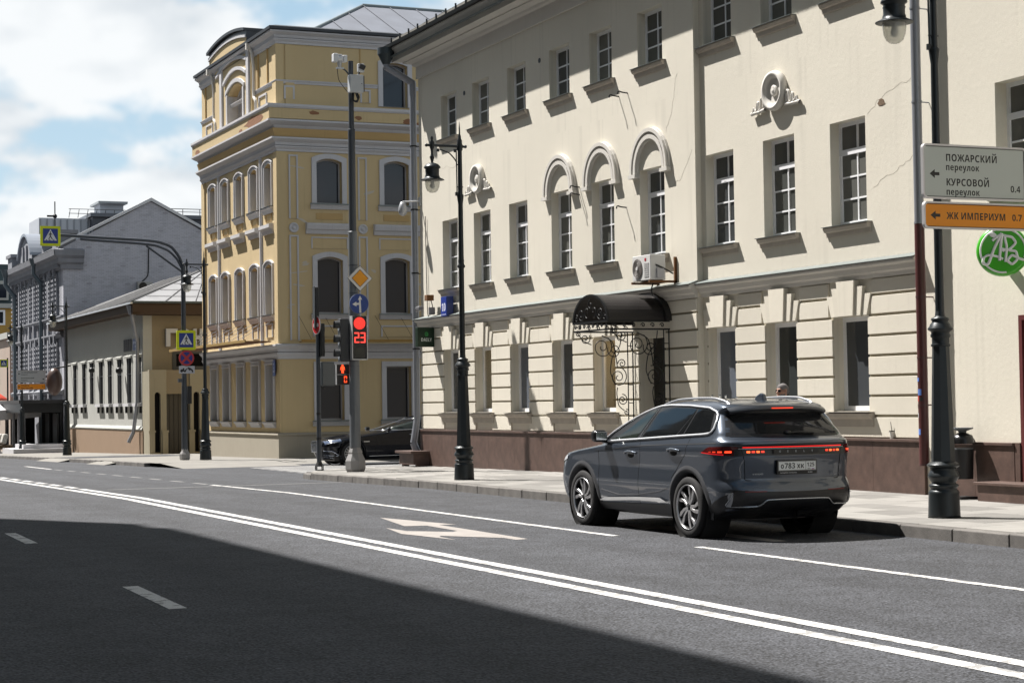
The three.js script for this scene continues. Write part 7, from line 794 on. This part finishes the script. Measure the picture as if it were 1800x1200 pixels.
  const gz = -0.945; { const tx = canvasTex(1024, 224, (x, w, h) => { x.fillStyle = '#d9dbd8'; x.fillRect(0, 0, w, h); x.strokeStyle = '#16171a'; x.lineWidth = 9; x.strokeRect(8, 8, w - 16, h - 16); x.beginPath(); x.moveTo(742, 8); x.lineTo(742, h - 8); x.stroke(); x.fillStyle = '#121316'; x.font = 'bold 176px sans-serif'; x.fillText('о', 60, 172, 96); x.fillText('783', 166, 172, 318); x.fillText('хк', 500, 172, 216); x.font = 'bold 128px sans-serif'; x.fillText('125', 768, 138, 220); x.font = 'bold 42px sans-serif'; x.fillText('RUS', 790, 200, 100); x.fillStyle = '#fff'; x.fillRect(902, 168, 70, 12); x.fillStyle = '#2146a8'; x.fillRect(902, 180, 70, 12); x.fillStyle = '#b32024'; x.fillRect(902, 192, 70, 12); }); const p = part('number_plate', car, [0, 0.852, 0.958], [0.03, 0, 0]); add('plate_holder', box(-0.275, 0.275, -0.09, 0.075, -0.03, 0.0, 0.006), carBlackM, p); add('plate_print', new THREE.PlaneGeometry(0.52, 0.112).translate(0, 0.008, 0.0035), new THREE.MeshStandardMaterial({ map: tx, roughness: 0.45 }), p); const ht = canvasTex(512, 32, (x, w, h) => { x.fillStyle = '#0a0a0b'; x.fillRect(0, 0, w, h); x.fillStyle = '#c9c9c9'; x.font = 'bold 24px sans-serif'; x.fillText('Autopilot Company', 24, 24); x.fillText('8-800', 400, 24); }); add('holder_print', new THREE.PlaneGeometry(0.52, 0.025).translate(0, -0.07, 0.0035), new THREE.MeshStandardMaterial({ map: ht, roughness: 0.5 }), p); }
  add('tailgate_seam', [B.rearLine([[-0.70, 1.10], [-0.66, 0.95], [-0.64, 0.74], [-0.58, 0.70], [0.58, 0.70], [0.64, 0.74], [0.66, 0.95], [0.70, 1.10]], 0.004, 0.001)], gapM, car); add('tailgate_lip', B.rear(-0.78, 0.78, cst(1.104), cst(1.118), 0.010, 40, 2), carBlackM, car);
  { const mk = (txt, w, x, y, px) => { const tx = canvasTex(256, 32, (c, W, H) => { c.clearRect(0, 0, W, H); c.fillStyle = '#8d9298'; c.font = 'bold 28px sans-serif'; c.fillText(txt, 4, 27, W - 8); }); const g = new THREE.PlaneGeometry(w, w / 8); g.translate(x, y, 0.955); add('emblem', g, new THREE.MeshStandardMaterial({ map: tx, transparent: true, alphaTest: 0.5, roughness: 0.4, metalness: 0.5 }), car); }; mk('M MONJARO', 0.22, -0.50, 0.775, 0); mk('4WD', 0.10, 0.56, 0.745, 0); }
  add('rear_cladding', B.rear(-0.88, 0.88, cst(0.245), x => 0.565 + 0.035 * (Math.abs(x) / 0.88) ** 2, 0.008, 44, 8), carBlackM, car); for (const s of [-1, 1]) { add('bumper_side', B.side(-0.92, -0.46, cst(0.25), poly([[-0.92, 0.60], [-0.46, 0.40]]), 0.010, s, 16, 4), carBlackM, car); add('reflector', B.rear(s > 0 ? 0.42 : -0.68, s > 0 ? 0.68 : -0.42, cst(0.567), cst(0.578), 0.014, 8, 1), M(0.16, 0.006, 0.006, { rough: 0.3 }), car); }
  add('diffuser_trim', [B.rearLine([[-0.80, 0.56], [-0.83, 0.47], [-0.835, 0.405], [-0.66, 0.395], [-0.52, 0.40], [-0.47, 0.43], [-0.42, 0.468], [-0.3, 0.474], [0, 0.476], [0.3, 0.474], [0.42, 0.468], [0.47, 0.43], [0.52, 0.40], [0.66, 0.395], [0.835, 0.405], [0.83, 0.47], [0.80, 0.56]], 0.012, 0.014)], M(0.35, 0.37, 0.40, { rough: 0.25, metal: 0.85 }), car);
  for (const s of [-1, 1]) add('diffuser_fin', B.rear(s > 0 ? 0.80 : -0.86, s > 0 ? 0.86 : -0.80, x => 0.40, x => 0.56, 0.018, 6, 4), M(0.32, 0.33, 0.35, { rough: 0.35, metal: 0.7 }), car);
  add('rear_wiper', [tube([[0.02, 1.245, 0.775], [0.16, 1.25, 0.775], [0.36, 1.237, 0.775]], 0.013, 12, 6), new THREE.SphereGeometry(0.035, 10, 8).scale(1.4, 0.8, 0.8).translate(0.0, 1.248, 0.765)], carBlackM, car, { kind: 'stuff' });
  { const l = -0.17, y = B.topY(0, l); const g = new THREE.ExtrudeGeometry(shapeOf([[-0.10, -0.01], [0.10, -0.01], [0.075, 0.05], [0.03, 0.062], [-0.05, 0.03]]), { depth: 0.03, bevelEnabled: true, bevelSize: 0.014, bevelThickness: 0.014, bevelSegments: 2 }).translate(0, 0, -0.015).rotateY(-Math.PI / 2).translate(-0.0, y, -l); add('roof_antenna', g, paint, car); }
  { const p = [], q = [], nu = 20, nv = 10; for (let j = 0; j <= nv; j++) for (let i = 0; i <= nu; i++) { const y = lerp(1.15, 1.53, j / nv), x = lerp(-1, 1, i / nu) * lerp(0.80, 0.60, j / nv); p.push(x, y, -(B.frontL(x, y) + 0.006)); if (i && j) { const k = j * (nu + 1) + i; q.push(k - nu - 1, k - nu - 2, k - 1, k, k - nu - 1, k - 1); } } const g = new THREE.BufferGeometry(); g.setAttribute('position', new THREE.Float32BufferAttribute(p, 3)); g.setIndex(q); g.computeVertexNormals(); add('windscreen', g, tintM, car); }
  car.userData.label = 'dark grey sport utility car with lit red tail lights driving in the kerb lane';
}
// ---- the black saloon in the side street
{
  const z0 = gy(-54.4); const car = thing('saloon_car', 'long glossy black saloon car waiting in the side street behind the signal pole', 'car', [18.37 + 3.16, z0, -54.95], Math.PI / 2); const RA = [0, 0.355], FA2 = [3.16, 0.355];
  const paint = new THREE.MeshPhysicalMaterial({ color: C(0.004, 0.005, 0.008), roughness: 0.2, metalness: 0.1, clearcoat: 0.35, clearcoatRoughness: 0.02, specularIntensity: 0.5 });
  const L = [[0.18, 3.86, -0.85, 0.85], [0.26, 3.96, -0.98, 0.89], [0.42, 4.03, -1.05, 0.925], [0.58, 4.05, -1.06, 0.935], [0.68, 4.02, -1.06, 0.935], [0.74, 3.96, -1.06, 0.935], [0.78, 3.86, -1.05, 0.93], [0.83, 3.62, -1.05, 0.93], [0.88, 3.30, -1.04, 0.93], [0.93, 2.92, -1.03, 0.925], [0.97, 2.60, -1.02, 0.915], [1.0, 2.36, -0.96, 0.905], [1.03, 2.24, -0.55, 0.892], [1.1, 2.02, -0.36, 0.855], [1.2, 1.70, -0.13, 0.795], [1.3, 1.36, 0.10, 0.735], [1.38, 1.07, 0.29, 0.675], [1.43, 0.86, 0.42, 0.60], [1.465, 0.7, 0.55, 0.46], [1.48, 0.64, 0.6, 0.25]];
  const B = carBody(L, [RA, FA2], { wellR: 0.40, rf: 0.8 }); add('body', B.g, paint, car); add('underbody', box(-0.8, 0.8, 0.13, 0.3, -3.7, 0.7), carBlackM, car);
  for (const s of [-1, 1]) {
    for (const [wl, wy] of [RA, FA2]) { add('wheel_well', new THREE.CylinderGeometry(0.40, 0.40, 0.34, 28, 1, true).rotateZ(Math.PI / 2).translate(s * 0.74, wy, -wl), M(0.005, 0.005, 0.005, { rough: 1, side: THREE.DoubleSide }), car); add('wheel_arch', B.arch(wl, wy, 0.378, 0.415, -0.2, Math.PI + 0.2, 0.006, s), paint, car); wheel(car, s * 0.80, 0.355, wl, s, 0.355, 0.255, { n: 16, a0: 0.1, shapes: [{ m: rimM, pts: [[0.05, -0.007], [0.245, -0.012], [0.245, 0.012], [0.05, 0.007]] }] }); }
    const wb = poly([[-0.2, 1.075], [0.5, 1.06], [2.30, 1.035]]), wt = poly([[-0.2, 1.10], [0.2, 1.28], [0.5, 1.36], [0.9, 1.395], [1.2, 1.35], [1.6, 1.23], [2.0, 1.11], [2.28, 1.04]]);
    add('window_band', B.side(-0.15, 2.22, wb, l => wt(l) - 0.01, 0.004, s, 50, 6), carBlackM, car); add('front_side_window', B.side(1.02, 2.05, l => wb(l) + 0.015, l => wt(l) - 0.03, 0.007, s, 24, 6), M(0.035, 0.045, 0.040, { rough: 0.03, physical: 1 }), car); add('rear_side_window', B.side(0.0, 0.92, l => wb(l) + 0.015, l => wt(l) - 0.03, 0.007, s, 24, 6), tintM, car); add('window_trim', B.sideLine([[2.28, 1.04], [2.0, 1.113], [1.6, 1.235], [1.2, 1.355], [0.9, 1.40], [0.5, 1.365], [0.2, 1.285], [-0.2, 1.1], [-0.2, 1.072], [0.5, 1.06], [1.4, 1.045], [2.28, 1.033]], 0.012, 0.006, s), chromeM, car); add('sill_trim', B.sideLine([[2.62, 0.265], [1.5, 0.275], [0.45, 0.29]], 0.012, 0.008, s), chromeM, car); for (const seam of [[[2.36, 0.98], [2.42, 0.6], [2.36, 0.3]], [[1.0, 1.04], [0.98, 0.7], [1.0, 0.3]]]) add('door_seam', B.sideLine(seam, 0.004, -0.001, s), gapM, car); add('door_handle', B.sideLine([[1.32, 0.90], [1.2, 0.905], [1.07, 0.90]], 0.014, 0.02, s), chromeM, car); add('fender_badge', B.side(2.62, 2.8, () => 0.70, () => 0.72, 0.004, s, 4, 1), chromeM, car);
    add('headlight', B.side(3.50, 3.93, poly([[3.5, 0.725], [3.93, 0.63]]), poly([[3.5, 0.80], [3.93, 0.73]]), 0.008, s, 14, 4), M(0.10, 0.13, 0.2, { rough: 0.08, physical: 1 }), car); add('headlight_trim', [B.sideLine([[3.5, 0.80], [3.7, 0.77], [3.93, 0.735]], 0.008, 0.012, s), B.sideLine([[3.6, 0.72], [3.75, 0.69], [3.9, 0.65]], 0.008, 0.012, s)], chromeM, car, { kind: 'stuff' }); add('bumper_trim', [B.sideLine([[3.40, 0.22], [3.6, 0.33], [3.75, 0.43], [3.95, 0.44]], 0.010, 0.006, s), B.sideLine([[3.45, 0.21], [3.75, 0.235], [3.9, 0.25]], 0.010, 0.006, s), B.sideLine([[3.58, 0.29], [3.8, 0.30], [3.93, 0.31]], 0.010, 0.006, s)], M(0.5, 0.55, 0.65, { rough: 0.2, metal: 0.9 }), car, { kind: 'stuff' });
    const m = part('mirror', car, [s * 0.98, 1.07, -2.02]); add('shell', new RoundedBoxGeometry(0.20, 0.12, 0.13, 4, 0.05), paint, m); add('trim', new RoundedBoxGeometry(0.18, 0.014, 0.135, 2, 0.006).translate(0, 0.01, 0), chromeM, m); add('stalk', box(-0.06, 0.06, -0.08, -0.05, -0.04, 0.04, 0.01).translate(-s * 0.07, 0, 0), paint, m);
  }
  { const p = [], q = [], nu = 16, nv = 8; for (let j = 0; j <= nv; j++) for (let i = 0; i <= nu; i++) { const y = lerp(1.03, 1.39, j / nv), x = lerp(-1, 1, i / nu) * lerp(0.78, 0.58, j / nv); p.push(x, y, -(B.frontL(x, y) + 0.006)); if (i && j) { const k = j * (nu + 1) + i; q.push(k - nu - 1, k - nu - 2, k - 1, k, k - nu - 1, k - 1); } } const g = new THREE.BufferGeometry(); g.setAttribute('position', new THREE.Float32BufferAttribute(p, 3)); g.setIndex(q); g.computeVertexNormals(); add('windscreen', g, tintM, car); }
  const gr = part('grille', car, [0, 0.56, -4.055]); add('grille_frame', new THREE.ExtrudeGeometry(ringShape([[-0.38, -0.17], [0.38, -0.17], [0.42, 0.10], [0.34, 0.19], [-0.34, 0.19], [-0.42, 0.10]], [[-0.36, -0.15], [0.36, -0.15], [0.395, 0.09], [0.33, 0.165], [-0.33, 0.165], [-0.395, 0.09]]), { depth: 0.05, bevelEnabled: false }), chromeM, gr); for (let k = 0; k < 15; k++) add('grille_bar', box(-0.35 + k * 0.05, -0.343 + k * 0.05, -0.15, 0.165, 0.0, 0.03), chromeM, gr); add('bonnet_star', [cyl(0, 0.23, 0.14, 0.008, 0.005, 0.08, 8), new THREE.TorusGeometry(0.035, 0.004, 6, 20).translate(0, 0.34, 0.14)], chromeM, gr);
}
// ---------------------------------------------------------------- the man behind the grey car
function sdfMesh(bones, k, cell, lo, hi) { // smooth union of tapered capsules
  const size = Math.max(hi[0] - lo[0], hi[1] - lo[1], hi[2] - lo[2]), n = Math.min(150, Math.ceil(size / cell) + 4); const mc = new MarchingCubes(n, new THREE.MeshBasicMaterial(), false, false, 400000); mc.isolation = 0; const half = size / 2 * 1.02, c = [0, 1, 2].map(i => (lo[i] + hi[i]) / 2);
  for (let z = 0; z < n; z++) for (let y = 0; y < n; y++) for (let x = 0; x < n; x++) { const P = [x, y, z].map((q, i) => c[i] + (q - n / 2) / (n / 2) * half); let acc = 0, m = 1e9; const ds = []; for (const [a, b, r0, r1, sx = 1] of bones) { const ab = [b[0] - a[0], b[1] - a[1], b[2] - a[2]], ap = [P[0] - a[0], P[1] - a[1], P[2] - a[2]]; const L2 = ab[0] ** 2 + ab[1] ** 2 + ab[2] ** 2 || 1e-9; const t = clamp((ap[0] * ab[0] + ap[1] * ab[1] + ap[2] * ab[2]) / L2); const d = Math.hypot(ap[0] - ab[0] * t, ap[1] - ab[1] * t, (ap[2] - ab[2] * t) / sx) - lerp(r0, r1, t); ds.push(d); if (d < m) m = d; } if (m < 0.2) { for (const d of ds) acc += Math.exp(-(d - m) / k); m = m - k * Math.log(acc); } mc.field[x + y * n + z * n * n] = -m; }
  mc.update(); const cnt = mc.count; const p = new Float32Array(mc.positionArray.slice(0, cnt * 3)), nn = new Float32Array(mc.normalArray.slice(0, cnt * 3)); for (let i = 0; i < cnt; i++) for (let j = 0; j < 3; j++) p[i * 3 + j] = c[j] + p[i * 3 + j] * half; let g = new THREE.BufferGeometry(); g.setAttribute('position', new THREE.BufferAttribute(p, 3)); g.setAttribute('normal', new THREE.BufferAttribute(nn, 3)); g.deleteAttribute('normal'); g = mergeVertices(g, 1e-4); g.computeVertexNormals(); return g;
}
{
  const t = thing('person', 'man in dark sunglasses and pale blue shirt walking behind the grey car', 'person', [16.05, 0.175, -25.82], Math.PI * 0.90 - Math.PI);
  t.scale.setScalar(0.955); t.rotation.y = -1.45; // faces up the street, half turned to the road
  const skin = M(0.36, 0.19, 0.13, { rough: 0.55 }), shirt = M(0.42, 0.52, 0.68, { rough: 0.85, bump: T.grain, bumpM: 0.2, bs: 0.002 }), trouser = M(0.03, 0.035, 0.05, { rough: 0.9 }), hair = M(0.16, 0.15, 0.15, { rough: 0.9, bump: T.grain, bumpM: 0.08, bs: 0.003 });
  const head = [[[0, 1.66, 0.0], [0, 1.69, -0.015], 0.078, 0.085, 1.18], [[0, 1.60, 0.035], [0, 1.575, 0.055], 0.052, 0.040], [[0, 1.665, 0.085], [0, 1.635, 0.118], 0.012, 0.016], [[-0.079, 1.66, -0.01], [-0.082, 1.635, -0.005], 0.014, 0.011], [[0.079, 1.66, -0.01], [0.082, 1.635, -0.005], 0.014, 0.011], [[-0.03, 1.598, 0.075], [0.03, 1.598, 0.075], 0.016, 0.016], [[-0.035, 1.69, 0.082], [0.035, 1.69, 0.082], 0.014, 0.014]];
  const body = [[[0, 1.40, -0.01], [0, 1.58, 0.0], 0.062, 0.056], [[-0.16, 1.40, -0.01], [0.16, 1.40, -0.01], 0.075, 0.075], [[0, 1.30, 0], [0, 1.05, 0.01], 0.15, 0.145], [[-0.07, 1.25, 0], [0.07, 1.25, 0], 0.13, 0.13], [[-0.08, 0.95, 0], [0.08, 0.95, 0], 0.125, 0.125]]; const legs = [], arms = [];
  for (const s of [-1, 1]) { const st = s * 0.14; legs.push([[s * 0.09, 0.92, 0], [s * 0.10, 0.50, 0.03 + st * 0.6], 0.095, 0.062], [[s * 0.10, 0.50, 0.03 + st * 0.6], [s * 0.10, 0.09, st], 0.060, 0.042], [[s * 0.10, 0.05, st - 0.04], [s * 0.105, 0.035, st + 0.16], 0.045, 0.035]); arms.push([[s * 0.20, 1.39, -0.01], [s * 0.25, 1.12, -0.02 - st * 0.5], 0.056, 0.043], [[s * 0.25, 1.12, -0.02 - st * 0.5], [s * 0.26, 0.88, 0.08 - st * 0.7], 0.042, 0.030]); }
  const whole = [...head, ...body, ...legs, ...arms]; const bodyG = sdfMesh([...body, ...legs, ...arms, head[0], head[1]], 0.018, 0.014, [-0.4, -0.02, -0.4], [0.4, 1.8, 0.4]); const headG = sdfMesh([...head, body[0]], 0.010, 0.0035, [-0.12, 1.48, -0.13], [0.12, 1.80, 0.16]);
  const hands = []; for (const s of [-1, 1]) { const st = s * 0.14, w = [s * 0.26, 0.87, 0.085 - st * 0.7]; const bones = [[w, [w[0], w[1] - 0.085, w[2] + 0.012], 0.026, 0.030, 1.25]]; for (let f = 0; f < 4; f++) { const o = (f - 1.5) * 0.021, b = [w[0] - s * 0.004, w[1] - 0.085, w[2] + 0.012 + o], len = [0.062, 0.074, 0.070, 0.055][f]; const m1 = [b[0] - s * 0.010, b[1] - len * 0.55, b[2] + 0.002], m2 = [m1[0] - s * 0.022, m1[1] - len * 0.42, m1[2]]; bones.push([b, m1, 0.0095, 0.0085], [m1, m2, 0.0085, 0.0072]); } bones.push([[w[0] - s * 0.004, w[1] - 0.03, w[2] + 0.035], [w[0] - s * 0.012, w[1] - 0.075, w[2] + 0.062], 0.012, 0.010], [[w[0] - s * 0.012, w[1] - 0.075, w[2] + 0.062], [w[0] - s * 0.022, w[1] - 0.105, w[2] + 0.062], 0.010, 0.0085]); hands.push(sdfMesh(bones, 0.004, 0.0035, [w[0] - 0.08, w[1] - 0.19, w[2] - 0.09], [w[0] + 0.08, w[1] + 0.03, w[2] + 0.09])); }
  add('body', [bodyG, headG, ...hands], skin, t);
  add('shirt', sdfMesh([...body.slice(1).map(b => [b[0], b[1], b[2] + 0.012, b[3] + 0.014, b[4]]), [[0, 1.42, -0.015], [0, 1.475, -0.01], 0.085, 0.068], ...arms.filter((_, i) => i % 2 === 0).map(b => [b[0], [lerp(b[0][0], b[1][0], 0.75), lerp(b[0][1], b[1][1], 0.75), lerp(b[0][2], b[1][2], 0.75)], b[2] + 0.014, b[3] + 0.02])], 0.02, 0.013, [-0.42, 0.75, -0.42], [0.42, 1.6, 0.42]), shirt, t);
  add('trousers', sdfMesh([...legs.filter((_, i) => i % 3 < 2).map(b => [b[0], b[1], b[2] + 0.014, b[3] + 0.02]), [[-0.08, 0.94, 0], [0.08, 0.94, 0], 0.137, 0.137]], 0.02, 0.014, [-0.35, 0.0, -0.4], [0.35, 1.12, 0.4]), trouser, t); add('shoe', sdfMesh(legs.filter((_, i) => i % 3 === 2).map(b => [b[0], b[1], b[2] + 0.012, b[3] + 0.012]), 0.01, 0.008, [-0.2, -0.03, -0.3], [0.2, 0.16, 0.4]), blackM, t);
  add('hair', sdfMesh([[[0, 1.700, -0.02], [0, 1.695, -0.03], 0.081, 0.078, 1.15], [[0, 1.715, 0.022], [0, 1.715, 0.0], 0.066, 0.072], [[-0.055, 1.655, -0.05], [0.055, 1.655, -0.05], 0.038, 0.038]], 0.012, 0.005, [-0.13, 1.58, -0.16], [0.13, 1.82, 0.12]), hair, t); add('beard', sdfMesh([[[-0.035, 1.585, 0.055], [0.035, 1.585, 0.055], 0.032, 0.032], [[0, 1.565, 0.078], [0, 1.575, 0.075], 0.026, 0.022], [[-0.055, 1.60, 0.02], [-0.067, 1.635, -0.005], 0.022, 0.014], [[0.055, 1.60, 0.02], [0.067, 1.635, -0.005], 0.022, 0.014]], 0.01, 0.005, [-0.11, 1.52, -0.04], [0.11, 1.66, 0.13]), hair, t);
  const sg = part('sunglasses', t); for (const s of [-1, 1]) { add('lens', new THREE.SphereGeometry(1, 14, 10).scale(0.033, 0.024, 0.012).rotateY(s * 0.28).translate(s * 0.037, 1.663, 0.098), M(0.004, 0.004, 0.005, { rough: 0.05, physical: 1 }), sg); add('temple', tube([[s * 0.066, 1.668, 0.085], [s * 0.086, 1.668, 0.03], [s * 0.087, 1.662, -0.02]], 0.004, 8, 5), blackM, sg); } add('bridge', tube([[-0.012, 1.668, 0.107], [0.012, 1.668, 0.107]], 0.004, 1, 5), blackM, sg); add('mouth', new THREE.SphereGeometry(1, 10, 6).scale(0.022, 0.004, 0.006).translate(0, 1.594, 0.092), M(0.22, 0.08, 0.07, { rough: 0.6 }), t);
}
{ const n = ['small clear glass bottle nearest the window frame on the ledge behind the car', 'middle small glass bottle on the window ledge behind the car', 'right-hand small glass bottle on the window ledge behind the car']; [-29.46, -29.18, -28.98].forEach((u, i) => { const t = thing('glass_bottle', n[i], 'bottle', [16.84, 1.432, u], 0, 'bottles on the window ledge'); add('bottle', lathe([[0, 0], [0.04, 0], [0.04, 0.16], [0.016, 0.22], [0.016, 0.27], [0, 0.272]], 14), M(0.62, 0.64, 0.62, { rough: 0.2 }), t); add('cap', cyl(0, 0.272, 0, 0.018, 0.018, 0.02, 10), steelM, t); }); }
renderer.render(scene, camera);
